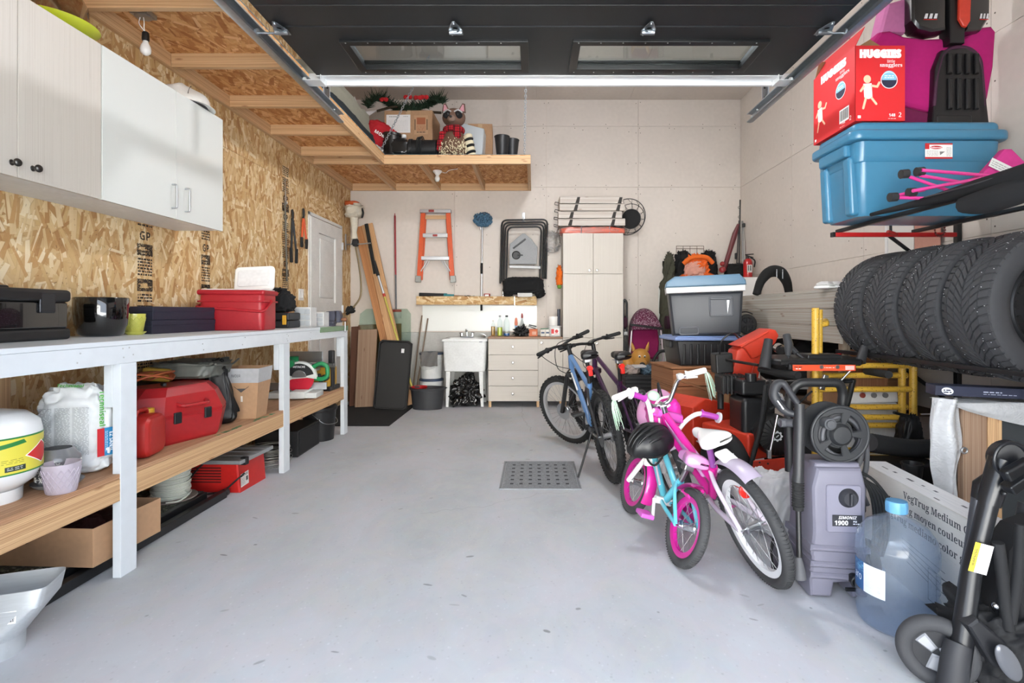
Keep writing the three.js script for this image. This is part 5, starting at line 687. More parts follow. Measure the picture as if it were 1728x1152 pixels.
{ const wp = plast('#e4e5e4', 0.4), mk = (y, lab) => { const t = thing('white_pail', lab, 'pail', [X(727, 6.72), y, -6.76], 0, 'stacked white pails'); part('body', lathe([[0, 0], [0.125, 0], [0.138, 0.24], [0.146, 0.245], [0.146, 0.262], [0.14, 0.264], [0.146, 0.28], [0.146, 0.295], [0, 0.297]], 36), wp, t); part('lid', lathe([[0.15, 0.298], [0.153, 0.3], [0.153, 0.32], [0.14, 0.326], [0, 0.326]], 36), plast('#33445f', 0.45), t); part('bail', tube([[-0.15, 0.24, 0.02], [-0.1, 0.13, 0.12], [0.0, 0.12, 0.16], [0.1, 0.16, 0.12], [0.148, 0.24, 0.02]], 0.004), wp, t); return t; };
  mk(0.0, 'white plastic pail, lower of the two by the sink'); mk(0.33, 'white plastic pail with a rag, upper of the two by the sink');
  const r = thing('grey_rag', 'grey rag draped over the upper white pail', 'rag', [X(724, 6.55), 0.658, -6.6]); part('rag', param((u, v) => [(u - 0.5) * 0.2, 0.012 - (v < 0.15 ? 0 : (v - 0.15) * 0.21) + 0.006 * Math.sin(u * 9), 0.008 + v * 0.02 + 0.01 * Math.sin(u * 11 + v * 5)], 24, 16), cloth('#6f6d6b'), r); }
for (const [a, b, l] of [[[694, 690, 6.8], [712, 532, 6.95], 'long thin grey stick'], [[704, 650, 6.75], [722, 537, 6.95], 'short thin grey stick']]) { const A = at(...a), B = at(...b); A.y = Math.max(A.y, 0.01); const t = thing('garden_stake', l + ' leaning by the pails', 'stake', A); part('stick', rod([0, 0, 0], B.clone().sub(A), 0.009), M('#7d6a58', 0.8), t); }
{ const t = thing('garbage_bag', 'full black garbage bag under the sink', 'garbage bag', [-0.835, 0, -6.62]); part('bag', blob(0.40, 0.36, 0.3, { e: 0.85, amp: 0.06, fr: 5, s: 17, nu: 72, nv: 48, top: (y) => 1 - 0.3 * Math.max(0, y) }), M('#0e0f10', 0.22, 0, { clearcoat: 0.5 }), t); part('tie', blob(0.09, 0.08, 0.08, { e: 1, amp: 0.04, p: [0.05, 0.34, 0] }), M('#0e0f10', 0.25), t); }
{ const t = thing('rubber_mat', 'black rubber floor mat before the boards', 'mat', [-1.93, 0, -6.02], 0.0); part('mat', box(0.93, 0.012, 1.2, [0, 0.0065, 0], null, 0.003), M('#1d1e1f', 0.9, 0, { map: tMott }), t); }
{ const t = thing('floor_cover', 'grey perforated metal cover set in the concrete floor', 'floor cover', [X(911, 3.72), 0, -3.79]); const m = M('#8f9398', 0.65, 0.3, { map: tMott, bumpMap: tRough, bumpScale: 0.003 });
  const tM2 = canvasTex(512, 512, (x, w, h) => { x.fillStyle = '#84888d'; x.fillRect(0, 0, w, h); for (let i = 0; i < 5200; i++) { const c = rnd() < 0.5 ? '50,53,58' : '196,200,206'; x.fillStyle = `rgba(${c},${rnd(0.1, 0.5)})`; x.fillRect(rnd(w), rnd(h), rnd(1, 12), rnd(1, 4)); } });
  part('plate', (() => { const g = new THREE.BoxGeometry(0.50, 0.006, 0.60); return put(flat(g), [0, 0.005, 0]); })(), M('#ffffff', 0.7, 0.1, { map: tM2 }), t); part('frame', [box(0.014, 0.01, 0.64, [-0.262, 0.004, 0]), box(0.014, 0.01, 0.64, [0.262, 0.004, 0]), box(0.54, 0.01, 0.014, [0, 0.004, -0.314]), box(0.54, 0.01, 0.014, [0, 0.004, 0.314])], m, t);
  const h = []; for (let i = 0; i < 7; i++) for (let j = 0; j < 6; j++) h.push(box(0.022, 0.002, 0.022, [-0.19 + i * 0.062, 0.0085, -0.22 + j * 0.088], null, 0)); part('holes', h, M('#3d4044', 0.9), t).userData.kind = 'stuff'; }
{ const p = at(738, 312, 6.35), t = thing('porcelain_lamp', 'white porcelain lamp holder with bulb under the back loft', 'lamp', [p.x, LT, p.z]); part('holder', lathe([[0, 0], [0.055, 0], [0.055, -0.014], [0.03, -0.04], [0.022, -0.055], [0, -0.055]], 28), whiteG, t); part('bulb', lathe([[0.016, -0.05], [0.03, -0.085], [0.031, -0.1], [0.02, -0.125], [0, -0.13]], 24, null, null, 0), M('#f6f5f2', 0.2), t); part('cable', tube([[0.04, -0.008, 0], [0.1, -0.03, 0.02], [0.16, -0.02, 0.1], [0.26, -0.01, 0.12]], 0.004), white, t); }

// ---------- on the loft ----------
const LD = LDK + 0.0035;
const cbox = (name, label, w, h, d, p, turn, m = card, cat = 'cardboard box') => { const t = thing(name, label, cat, p, turn); part('carton', box(w, h, d, [0, h / 2, 0], null, 0.003), m, t); part('tape', [box(0.05, 0.0012, d + 0.001, [0, h + 0.0002, 0], null, 0), box(0.05, h * 0.25, 0.0012, [0, h * 0.87, d / 2 + 0.0002], null, 0)], plast('#c9ab86', 0.3), t); return t; };
{ const t = cbox('loft_carton', 'large brown carton lying under the labelled carton', 0.72, 0.28, 0.5, [X(688, 6.2), LD, -6.42], 0.02); 
  const u = cbox('loft_carton', 'brown carton with a white shipping label on the loft', 0.56, 0.36, 0.46, [X(690, 6.2), LD + 0.281, -6.42], -0.02);
  decal('shipping_label', 0.28, 0.21, 256, 192, (x) => { x.fillStyle = '#eceae8'; x.fillRect(0, 0, 256, 192); lines(x, 30, 18, 80, 1, 8, '#555', 6); lines(x, 180, 18, 50, 1, 8, '#888', 4); lines(x, 20, 60, 210, 8, 15, 'rgba(110,110,120,0.5)', 2); }, u, [-0.115, 0.205, 0.2325]);
  decal('carton_print', 0.16, 0.22, 128, 176, (x) => { x.fillStyle = '#bd9673'; x.fillRect(0, 0, 128, 176); x.fillStyle = '#a5603f'; x.fillRect(24, 20, 80, 64); x.strokeStyle = '#a5603f'; x.lineWidth = 4; x.strokeRect(26, 96, 76, 44); lines(x, 34, 106, 60, 3, 11, '#a5603f', 5); x.fillStyle = '#3a2a20'; x.fillRect(4, 36, 7, 100); x.fillRect(116, 36, 7, 100); lines(x, 24, 152, 84, 1, 8, '#3a2a20', 7); }, u, [0.15, 0.19, 0.2325]); }
{ const t = thing('pool_pump', 'black plastic pool pump lying on the loft', 'pump', [X(690, 5.95), LD, -5.99]), s = 5.95 / F; part('strainer', [cyl(0.10, 0.22, [-0.2, 0.16, 0], [0, 0, 0.0]), cyl(0.11, 0.03, [-0.2, 0.28, 0]), blob(0.34, 0.22, 0.2, { e: 0.6, amp: 0.01, p: [-0.14, 0.02, 0] })], blackG, t); part('motor', [cyl(0.10, 0.30, [0.16, 0.13, 0], [0, 0, PI / 2]), cyl(0.075, 0.06, [0.33, 0.13, 0], [0, 0, PI / 2]), cyl(0.11, 0.04, [0.02, 0.13, 0], [0, 0, PI / 2])], blackP, t); part('cord', [0, 1, 2, 3].map((i) => tor(0.115 + i * 0.004, 0.006, [0.10 + i * 0.016, 0.14, 0], [0, PI / 2, 0.1 * i - 0.2], 32, 6)), blackR, t); part('foot', [box(0.34, 0.02, 0.16, [0.08, 0.011, 0], null, 0.004)], blackP, t); part('white_cap', cyl(0.026, 0.035, [-0.06, 0.265, 0.02]), white, t); }
{ const t = thing('wicker_raccoon', 'wicker raccoon decoration with a red plaid scarf', 'decoration', [X(766, 5.95), LD, -5.96]); t.scale.setScalar(1.16);
  part('body', lathe([[0, 0], [0.10, 0.0], [0.135, 0.05], [0.14, 0.13], [0.11, 0.22], [0.07, 0.27], [0, 0.28]], 28, null, null, 0), M('#6d5240', 0.9, 0, { map: tMott }), t);
  const W1 = [], W2 = []; for (let i = 0; i < 260; i++) { const a = rnd(2 * PI), v = rnd(0.02, 0.98), y = v * 0.27, r = 0.142 * Math.sin(Math.min(1, v * 1.02 + 0.18) * PI * 0.86 + 0.25) ** 0.6, front = Math.sin(a) > 0.45 && v < 0.78, da = rnd(-0.25, 0.25), dy = rnd(-0.03, 0.03), q = (aa, yy) => [Math.cos(aa) * (r + 0.004), yy, Math.sin(aa) * (r + 0.004)]; (front ? W1 : W2).push(rod(q(a, y), q(a + da, y + dy), 0.0035, 4)); }
  for (let i = 0; i < 130; i++) { const a = rnd(0.5, 2.64), v = rnd(0.05, 0.75), y = v * 0.27, r = 0.146 * Math.sin(Math.min(1, v * 1.02 + 0.18) * PI * 0.86 + 0.25) ** 0.6, q = (aa, yy) => [Math.cos(aa) * (r + 0.006), yy, Math.sin(aa) * (r + 0.006)]; W1.push(rod(q(a, y), q(a + rnd(-0.12, 0.12), y + rnd(-0.03, 0.03)), 0.0035, 4)); }
  part('belly_wicker', W1, M('#e2d6b4', 0.85), t).userData.kind = 'stuff'; part('wicker', W2, M('#7d6048', 0.85), t).userData.kind = 'stuff';
  part('head', sph(0.10, [0, 0.40, 0.01], [1.12, 0.9, 0.9]), M('#75594a', 0.9, 0, { map: tMott }), t); for (const s of [-1, 1]) { const e = part('ear', ext([[-0.04, 0], [0.04, 0], [0.015, 0.085], [-0.01, 0.085]], 0.02, [s * 0.075, 0.455, 0.01], [0, 0, -s * 0.2], 0.006), M('#6a5044', 0.9), t); part('inner_ear', ext([[-0.025, 0.008], [0.025, 0.008], [0.008, 0.07], [-0.006, 0.07]], 0.006, [s * 0.075, 0.455, 0.022], [0, 0, -s * 0.2], 0.002), cloth('#d59aa3'), e); part('mask', sph(0.042, [s * 0.048, 0.405, 0.078], [1.1, 0.8, 0.5], [0, 0, s * -0.3]), cloth('#17171a'), t); part('brow', tube([[s * 0.015, 0.43, 0.098], [s * 0.05, 0.448, 0.092], [s * 0.09, 0.43, 0.07]], 0.007, 10), cloth('#c9c6c4'), t); part('eye', sph(0.012, [s * 0.045, 0.405, 0.1], [1, 1, 0.5]), blackG, t); }
  part('muzzle', sph(0.04, [-0.01, 0.365, 0.09], [1, 0.8, 1]), M('#8a7466', 0.9), t); part('nose', sph(0.013, [-0.012, 0.372, 0.128]), blackG, t); const pl = canvasTex(64, 64, (x) => { x.fillStyle = '#b21724'; x.fillRect(0, 0, 64, 64); x.fillStyle = 'rgba(40,5,10,0.55)'; x.fillRect(0, 0, 16, 64); x.fillRect(0, 0, 64, 16); x.fillRect(36, 0, 6, 64); x.fillRect(0, 36, 64, 6); }, [0.05]); const pm = M('#ffffff', 0.95, 0, { map: pl });
  part('scarf', [put(uvm(tor(0.075, 0.032, [0, 0.28, 0.01], [PI / 2, 0, 0], 28, 10)), null), uvm(blob(0.07, 0.13, 0.05, { e: 0.6, amp: 0.01, p: [0.045, 0.17, 0.10] })), uvm(blob(0.07, 0.2, 0.06, { e: 0.6, amp: 0.01, p: [-0.13, 0.06, 0.06], r: [0, 0, -0.2] }))], pm, t, 'red plaid scarf');
  part('tail', [0, 1, 2, 3].map((i) => sph(0.05, [0.17 - i * 0.012, 0.03 + i * 0.06, 0.03], [1, 0.62, 0.9], [0, 0, 0.4])), M('#ddd2b4', 0.9), t); part('tail_bands', [0, 1, 2].map((i) => sph(0.05, [0.165 - i * 0.012, 0.06 + i * 0.06, 0.03], [1.03, 0.4, 0.95], [0, 0, 0.4])), cloth('#1b1a1b'), t); }
{ const t = thing('clear_bin', 'clear plastic storage bin behind the raccoon', 'bin', [X(794, 6.2), LD, -6.3]); part('bin', ext([[-0.12, 0], [0.14, 0], [0.16, 0.42], [-0.14, 0.5]], 0.3, null, null, 0.02), M('#cfd6da', 0.35, 0, { transmission: 0.25, thickness: 0 }), t); part('rim', box(0.34, 0.02, 0.32, [0.0, 0.03, 0], null, 0.006), plast('#7f9fb8'), t); }
cbox('loft_carton', 'tall flat brown carton standing beside the clear bin', 0.30, 0.60, 0.3, [X(806, 6.3), LD, -6.66], 0.05);
function boot(x, z, turn, label) { const t = thing('rubber_boot', label, 'boot', [x, LD, z], turn, 'rubber boots on the loft'); part('shaft', [param((u, v) => { const a = u * 2 * PI, r = 0.062 + v * 0.022; return [Math.cos(a) * r, 0.05 + v * 0.2, Math.sin(a) * r * 1.1]; }, 28, 6), tor(0.083, 0.006, [0, 0.25, 0], [PI / 2, 0, 0], 28, 6)], M('#1f2022', 0.45), t); part('foot', blob(0.1, 0.10, 0.26, { e: 0.75, amp: 0.004, p: [0, 0.006, -0.07] }), M('#1f2022', 0.45), t); part('sole', box(0.09, 0.016, 0.25, [0, 0.008, -0.07], null, 0.006), blackR, t); }
boot(X(847, 5.92), -5.94, -0.1, 'black rubber boot at the front of the loft'); boot(X(863, 6.0), -6.06, 0.35, 'black rubber boot behind the front boot');
{ const t = thing('christmas_garland', 'green christmas garland with red bows on the cartons', 'garland', [X(688, 6.2), LD + 0.60, -6.28]); t.scale.set(1, 1.35, 0.9); const L = [], R = []; for (let i = 0; i < 1500; i++) { const u = rnd(), a = rnd(2 * PI), c = [(u - 0.55) * 0.9, 0.07 + 0.05 * Math.sin(u * 9) + 0.03 * rnd(), 0.08 * Math.sin(u * 14)], l = rnd(0.05, 0.1), d = [Math.cos(a) * l, Math.abs(rnd(-0.3, 1)) * l, Math.sin(a) * l]; L.push(sweep([V3(...c), V3(c[0] + d[0], Math.max(0.003, c[1] + d[1]), c[2] + d[2])], [0.006, 0.001], 3)); } part('needles', L, M('#28402c', 0.9), t).userData.kind = 'stuff'; part('branch', tube([[-0.38, 0.05, 0], [-0.15, 0.08, 0.03], [0.1, 0.06, -0.03], [0.38, 0.03, 0.02]], 0.012), M('#3a3022', 0.9), t); for (const [x, y, z] of [[-0.28, 0.13, 0.08], [0.0, 0.15, 0.08], [0.12, 0.14, 0.1], [0.19, 0.15, 0.08]]) part('bow', [sph(0.028, [x - 0.025, y, z], [1, 0.7, 0.6]), sph(0.028, [x + 0.025, y, z], [1, 0.7, 0.6]), sph(0.014, [x, y, z + 0.012])], cloth('#c22327'), t); }
{ const t = thing('santa_sign', 'red printed christmas cushion on the loft', 'cushion', [X(627, 5.9), LD, -5.95], [0, 0.5, 0]); part('cushion', blob(0.36, 0.34, 0.16, { e: 0.6, amp: 0.02, s: 2, p: [0, 0.1, 0], r: [0, 0, -0.45] }), cloth('#b81f28'), t); part('fringe', blob(0.4, 0.14, 0.2, { e: 0.6, amp: 0.05, fr: 9, s: 5 }), cloth('#dcd8cf'), t); decal('lettering', 0.22, 0.07, 160, 50, (x) => { x.clearRect(0, 0, 160, 50); txt(x, 'MOM', 80, 25, 38, '#f0ebe6', 'bold', 'center'); }, t, [0.06, 0.27, 0.086], [0, 0, -0.45], { alpha: 1 }); }
{ const t = thing('white_star', 'white pointed paper star on the loft', 'decoration', [X(612, 6.1), LD + 0.36, -6.2], [0.2, 0.4, 0.4]); const o = []; for (let i = 0; i < 10; i++) { const a = i / 10 * 2 * PI, r = i % 2 ? 0.08 : 0.24; o.push([Math.cos(a) * r, 0.2 + Math.sin(a) * r]); } part('star', ext(o, 0.04, null, null, 0.012), cloth('#d9d4d2'), t); part('bow', sph(0.03, [0.05, 0.15, 0.03]), cloth('#c4404a'), t); }
{ const t = thing('grey_blanket', 'rolled grey green blanket along the loft edge', 'blanket', [-1.9, LD, -4.9]); part('roll', blob(0.5, 0.34, 1.5, { e: 0.5, amp: 0.03, s: 6 }), cloth('#8d8b7c'), t); part('edge', blob(0.56, 0.1, 1.55, { e: 0.4, amp: 0.02, s: 8 }), cloth('#1f262a'), t); }

// ---------- bicycles ----------
function wheel(parent, name, r, tw, o, place) {
  const g = new THREE.Group(); g.name = name; parent.add(g);
  const R = r - tw / 2, T = [tor(R, tw / 2, null, null, 64, 14)], n = o.knobs ?? 0;
  if (o.tread === 'knob') for (let i = 0; i < n; i++) { const a = i / n * 2 * PI; for (const [k, b] of i % 2 ? [[-1, 0.55], [1, 0.55], [-1, 1.0], [1, 1.0]] : [[-1, 0.18], [1, 0.18], [-1, 0.95], [1, 0.95]]) { const rr = R + Math.cos(b) * tw / 2; T.push(box(0.010, 0.007, tw * 0.17, [Math.cos(a) * rr, Math.sin(a) * rr, k * Math.sin(b) * tw / 2], [0, 0, a - PI / 2], 0)); } }
  if (o.tread === 'slick') for (let i = 0; i < n; i++) { const a = i / n * 2 * PI; for (const k of [-1, 1]) T.push(box(0.004, 0.002, tw * 0.42, [Math.cos(a) * (R + tw * 0.485), Math.sin(a) * (R + tw * 0.485), k * tw * 0.16], [0, k * 0.7, a - PI / 2], 0)); }
  const rimR = R - tw * 0.45, fx = (L) => L.map(place);
  part('tire', fx(T), o.tireM ?? blackR, g);
  part('rim', fx([lathe([[rimR - 0.022, -tw * 0.22], [rimR, -tw * 0.30], [rimR + 0.008, -tw * 0.28], [rimR + 0.008, tw * 0.28], [rimR, tw * 0.30], [rimR - 0.022, tw * 0.22], [rimR - 0.022, -tw * 0.22]], 56, null, [PI / 2, 0, 0])]), o.rimM, g);
  const S = []; for (let i = 0; i < (o.spokes ?? 28); i++) { const a = i / (o.spokes ?? 28) * 2 * PI, b = a + (i % 4 < 2 ? 0.5 : -0.5), z = i % 2 ? 0.028 : -0.028; S.push(rod([Math.cos(b) * 0.022, Math.sin(b) * 0.022, z], [Math.cos(a) * (rimR - 0.02), Math.sin(a) * (rimR - 0.02), 0], 0.0012, 4)); }
  part('spokes', fx(S), o.spokeM ?? steel, g).userData.kind = 'stuff';
  part('hub', fx([cyl(0.018, 0.07, null, [PI / 2, 0, 0]), cyl(0.026, 0.006, [0, 0, 0.03], [PI / 2, 0, 0]), cyl(0.026, 0.006, [0, 0, -0.03], [PI / 2, 0, 0]), rod([0, 0, -0.06], [0, 0, 0.06], 0.006)]), o.hubM ?? steel, g);
  return g;
}
function saddle(L, W, h, p, tilt = 0) {
  return put(uvm(param((u, v) => { const a = v * 2 * PI, x = (u - 0.5) * L, w = W / 2 * (0.24 + 0.76 * Math.max(0, 1 - u * 1.55) ** 0.75) * Math.sqrt(Math.max(0, 1 - (2 * u - 1) ** 8)), t = h / 2 * Math.sqrt(Math.max(0, 1 - (2 * u - 1) ** 6)) * (0.75 + 0.45 * (1 - u)); return [x, t * Math.sin(a) + 0.12 * h * (1 - u) * 2 - (Math.sin(a) < 0 ? 0.15 * Math.abs(Math.cos(a)) * h : 0), w * Math.cos(a)]; }, 28, 20)), p, [0, 0, tilt]);
}
function bicycle(cfg) {
  const { r, wb, tw, label, group } = cfg, t = thing('bicycle', label, 'bicycle', [cfg.x, 0, -cfg.z], 0, group);
  t.rotation.order = 'YXZ'; t.rotation.y = PI / 2 + rad(cfg.head); t.rotation.x = rad(cfg.lean); t.position.y = Math.abs(Math.sin(rad(cfg.lean))) * tw * 0.3;
  const k = cfg.k, bb = cfg.bb, seat = cfg.seatTop, ht = cfg.headTop, hb = cfg.headBot, sd = cfg.saddle, fa = [wb, r];
  const ax = V3(ht[0] - hb[0], ht[1] - hb[1], 0).normalize(), q = new THREE.Quaternion().setFromAxisAngle(ax, rad(cfg.steer));
  const st = (g) => { g.translate(-hb[0], -hb[1], 0); g.applyQuaternion(q); g.translate(hb[0], hb[1], 0); return g; };
  wheel(t, 'rear_wheel', r, tw, cfg.wheel, (g) => put(g, [0, r, 0]));
  wheel(t, 'front_wheel', r, tw, cfg.wheelF ?? cfg.wheel, (g) => st(put(g, [wb, r, 0])));
  const P = (a, z = 0) => V3(a[0], a[1], z), tb = cfg.tube;
  part('frame', [rod(P(hb), P(bb), tb), rod(P(ht), P(cfg.topEnd ?? seat), tb * 0.9), rod(P(bb), P(seat), tb * 0.95), rod(P(ht), P(hb), tb * 1.15)], cfg.frameM, t);
  for (const s of [-1, 1]) { part('chain_stay', pipe([P(bb, s * 0.02), [bb[0] * 0.72, bb[1], s * 0.045], [0, r, s * 0.058]], tb * 0.55, 0.05), cfg.stayM ?? cfg.frameM, t); part('seat_stay', pipe([P([seat[0] + (bb[0] - seat[0]) * 0.12, seat[1] + (bb[1] - seat[1]) * 0.12], s * 0.015), [seat[0] * 0.7, r + (seat[1] - r) * 0.72, s * 0.045], [0, r, s * 0.058]], tb * 0.48, 0.05), cfg.stayM ?? cfg.frameM, t); }
  part('fork', [-1, 1].map((s) => st(pipe([[hb[0], hb[1], s * 0.01], [hb[0] + (wb - hb[0]) * 0.1, hb[1] - 0.03, s * 0.048], [hb[0] + (wb - hb[0]) * 0.8, hb[1] + (r - hb[1]) * 0.8, s * 0.05], [wb, r, s * 0.052]], cfg.forkR ?? tb * 0.75, 0.03))).concat([st(box(0.05, 0.05, 0.11, [hb[0] + 0.005, hb[1] - 0.03, 0], [0, 0, 0.3], 0.012))]), cfg.forkM, t);
  part('seat_post', rod(P(seat), [sd[0] + 0.02, sd[1] - 0.04, 0], tb * 0.72), cfg.postM ?? blackP, t);
  const sa = part('saddle', saddle(cfg.sL, cfg.sW, 0.062, [sd[0] + 0.02, sd[1], 0], 0.03), cfg.saddleM, t); part('rails', [rod([sd[0] - 0.07, sd[1] - 0.02, 0.022], [sd[0] + 0.09, sd[1] - 0.03, 0.022], 0.004), rod([sd[0] - 0.07, sd[1] - 0.02, -0.022], [sd[0] + 0.09, sd[1] - 0.03, -0.022], 0.004), box(0.05, 0.03, 0.05, [sd[0] + 0.02, sd[1] - 0.04, 0], null, 0.006)], steel, sa);
  const H = cfg.bar, S0 = [ht[0] + H.fwd, ht[1] + H.up, 0];
  part('stem', [st(rod(P(ht), [ht[0] - 0.005, ht[1] + H.up, 0], tb * 0.85)), st(rod([ht[0] - 0.005, ht[1] + H.up, 0], S0, 0.018))], H.stemM ?? blackP, t);
  const half = (s) => H.pts.map(([dx, dy, z]) => V3(S0[0] + dx, S0[1] + dy, s * z)), all = [...half(-1).reverse(), ...half(1).slice(H.pts[0][2] === 0 ? 1 : 0)];
  part('handlebar', st(sweep(fillet(all, 0.05), H.r ?? 0.012, 10)), H.m, t);
  for (const s of [-1, 1]) { const h = half(s), e = h.at(-1), d = e.clone().sub(h.at(-2)).normalize(), g0 = e.clone().sub(d.clone().multiplyScalar(H.grip)); part('grip', [st(sweep([g0.clone().sub(d.clone().multiplyScalar(0.004)), g0, g0.clone().add(d.clone().multiplyScalar(0.012)), e, e.clone().add(d.clone().multiplyScalar(0.008))], [0.024, 0.024, 0.0165, 0.0165, 0.012], 12))], H.gripM, t); if (H.brake) part('brake_lever', [st(pipe([g0.clone().sub(d.clone().multiplyScalar(0.03)), g0.clone().add(V3(0.05, -0.025, 0)), e.clone().add(V3(0.045, -0.035, 0)).sub(d.clone().multiplyScalar(0.03))], 0.006, 0.02)), st(put(box(0.04, 0.03, 0.03, null, null, 0.006), g0.clone().sub(d.clone().multiplyScalar(0.035))))], H.brakeM ?? blackP, t); if (H.streamer) { const L = []; for (let i = 0; i < 16; i++) { const w = rnd(0.004, 0.018), a = rnd(2 * PI), l = rnd(0.1, 0.17); L.push(st(sweep(curve([e, e.clone().add(V3(Math.cos(a) * w, -0.02, Math.sin(a) * w + s * 0.008)), e.clone().add(V3(Math.cos(a) * w * 1.6, -l * 0.6, Math.sin(a) * w * 1.6 + s * 0.012)), e.clone().add(V3(Math.cos(a) * w * 1.8, -l, Math.sin(a) * w * 1.8 + s * 0.012))], 6), 0.0016, 4))); } part('streamers', L, H.streamer, t).userData.kind = 'stuff'; } }
  part('crank', [cyl(0.02, 0.11, [bb[0], bb[1], 0], [PI / 2, 0, 0]), rod([bb[0], bb[1], 0.06], [bb[0] + k * 0.6, bb[1] - k * 0.8, 0.068], 0.009), rod([bb[0], bb[1], -0.06], [bb[0] - k * 0.6, bb[1] + k * 0.8 * (cfg.crankUp ?? 1), -0.068], 0.009)], cfg.crankM ?? blackP, t);
  part('chainring', cyl(cfg.ring ?? 0.075, 0.005, [bb[0], bb[1], 0.05], [PI / 2, 0, 0], cfg.ring ?? 0.075, 32), cfg.ringM ?? blackP, t);
  for (const s of [-1, 1]) part('pedal', box(0.085, 0.022, cfg.pedW ?? 0.085, [bb[0] + s * k * 0.6, bb[1] - s * k * 0.8 * (s < 0 ? cfg.crankUp ?? 1 : 1), s * (0.075 + (cfg.pedW ?? 0.085) / 2)], null, 0.007), cfg.pedalM ?? blackP, t);
  return { t, st, S0, bb };
}
const mtbWheel = (rim) => ({ tread: 'knob', knobs: 72, rimM: rim, spokes: 32, spokeM: M('#8d8f92', 0.4, 0.8) });
const mtb = (o) => { const b = bicycle({ r: 0.315, wb: 1.09, tw: 0.056, k: 0.165, bb: [0.42, 0.29], seatTop: [0.30, 0.64], headTop: [0.83, 0.80], headBot: [0.868, 0.68], topEnd: [0.32, 0.6], saddle: [0.255, 0.85], tube: 0.021, forkR: 0.019, sL: 0.27, sW: 0.155, saddleM: M('#151516', 0.4), bar: { fwd: 0.07, up: 0.09, pts: [[0, 0, 0], [-0.005, 0.02, 0.08], [-0.04, 0.03, 0.31]], m: blackP, grip: 0.12, gripM: blackR, brake: true }, ring: 0.09, ...o });
  const { t, st, S0 } = b;
  part('tail_light', [put(cyl(0.022, 0.03, null, [0, 0, PI / 2]), [0.235, 0.755, 0]), box(0.03, 0.05, 0.03, [0.225, 0.725, 0], null, 0.006)], M('#e0261c', 0.25, 0, { clearcoat: 0.8 }), t, 'red tail light');
  part('reflector_bracket', box(0.04, 0.03, 0.035, [0.26, 0.75, 0], null, 0.005), blackP, t);
  part('cables', [st(tube([[S0[0] + 0.02, S0[1] + 0.02, -0.16], [S0[0] + 0.16, S0[1] - 0.02, -0.12], [S0[0] + 0.12, S0[1] - 0.16, -0.02], [S0[0] - 0.01, S0[1] - 0.22, 0.03]], 0.0032, 30, 5)), st(tube([[S0[0] + 0.02, S0[1] + 0.02, 0.16], [S0[0] + 0.17, S0[1] - 0.01, 0.1], [S0[0] + 0.1, S0[1] - 0.18, -0.03], [S0[0], S0[1] - 0.24, -0.03]], 0.0032, 30, 5)), tube([[0.82, 0.62, 0.02], [0.5, 0.36, 0.03], [0.1, 0.36, 0.07]], 0.003, 20, 5)], blackR, t);
  part('shock', [rod([0.40, 0.50, 0], [0.30, 0.40, 0], 0.026)], blackP, t); part('cassette', cyl(0.05, 0.03, [0, 0.315, 0.045], [PI / 2, 0, 0], 0.035), M('#5d5f62', 0.4, 0.9), t); part('brake_disc', cyl(0.07, 0.003, [0, 0.315, -0.045], [PI / 2, 0, 0]), M('#5d5f62', 0.4, 0.9), t); part('derailleur', [rod([0, 0.315, 0.07], [0.02, 0.2, 0.075], 0.012), cyl(0.022, 0.01, [0.03, 0.2, 0.07], [PI / 2, 0, 0]), cyl(0.022, 0.01, [0.05, 0.14, 0.07], [PI / 2, 0, 0])], blackP, t); part('disc', st(put(cyl(0.075, 0.003, null, [PI / 2, 0, 0]), [1.09, 0.315, -0.04])), steel, t);
  return b; };
{ const b = mtb({ x: 0.545, z: 3.64, head: 8.5, lean: -8, steer: 34, label: 'blue and black mountain bike on its kickstand', frameM: gloss('#5d86b8'), stayM: gloss('#2a2c30'), forkM: gloss('#131416'), wheel: mtbWheel(M('#222325', 0.4, 0.5)), wheelF: mtbWheel(M('#c9cbcd', 0.35, 0.7)), group: 'mountain bikes by the cabinets' });
  part('kickstand', [rod([0.13, 0.33, -0.07], [0.10, 0.0, -0.235], 0.008), box(0.03, 0.014, 0.05, [0.1, 0.004, -0.24], null, 0.004), box(0.05, 0.03, 0.03, [0.14, 0.34, -0.06], null, 0.005)], blackP, b.t);
  part('frame_stripe', [rod([0.66, 0.54, -0.020], [0.8, 0.66, -0.020], 0.007), rod([0.36, 0.45, -0.0185], [0.34, 0.53, -0.0185], 0.006)], M('#e3e6ea', 0.4), b.t, 'white frame graphics'); }
mtb({ x: 0.80, z: 3.78, head: 12.5, lean: -7, steer: 14, label: 'dark purple mountain bike behind the blue one', frameM: gloss('#3b1742'), stayM: gloss('#3b1742'), forkM: gloss('#241028'), wheel: mtbWheel(M('#2a2b2d', 0.4, 0.5)), group: 'mountain bikes by the cabinets', saddle: [0.255, 0.83] });
const kWhite = gloss('#f0f0ef'), pinkM = gloss('#e0219c'), lilac = gloss('#d6a3d6'), cyanM = gloss('#66c9dd');
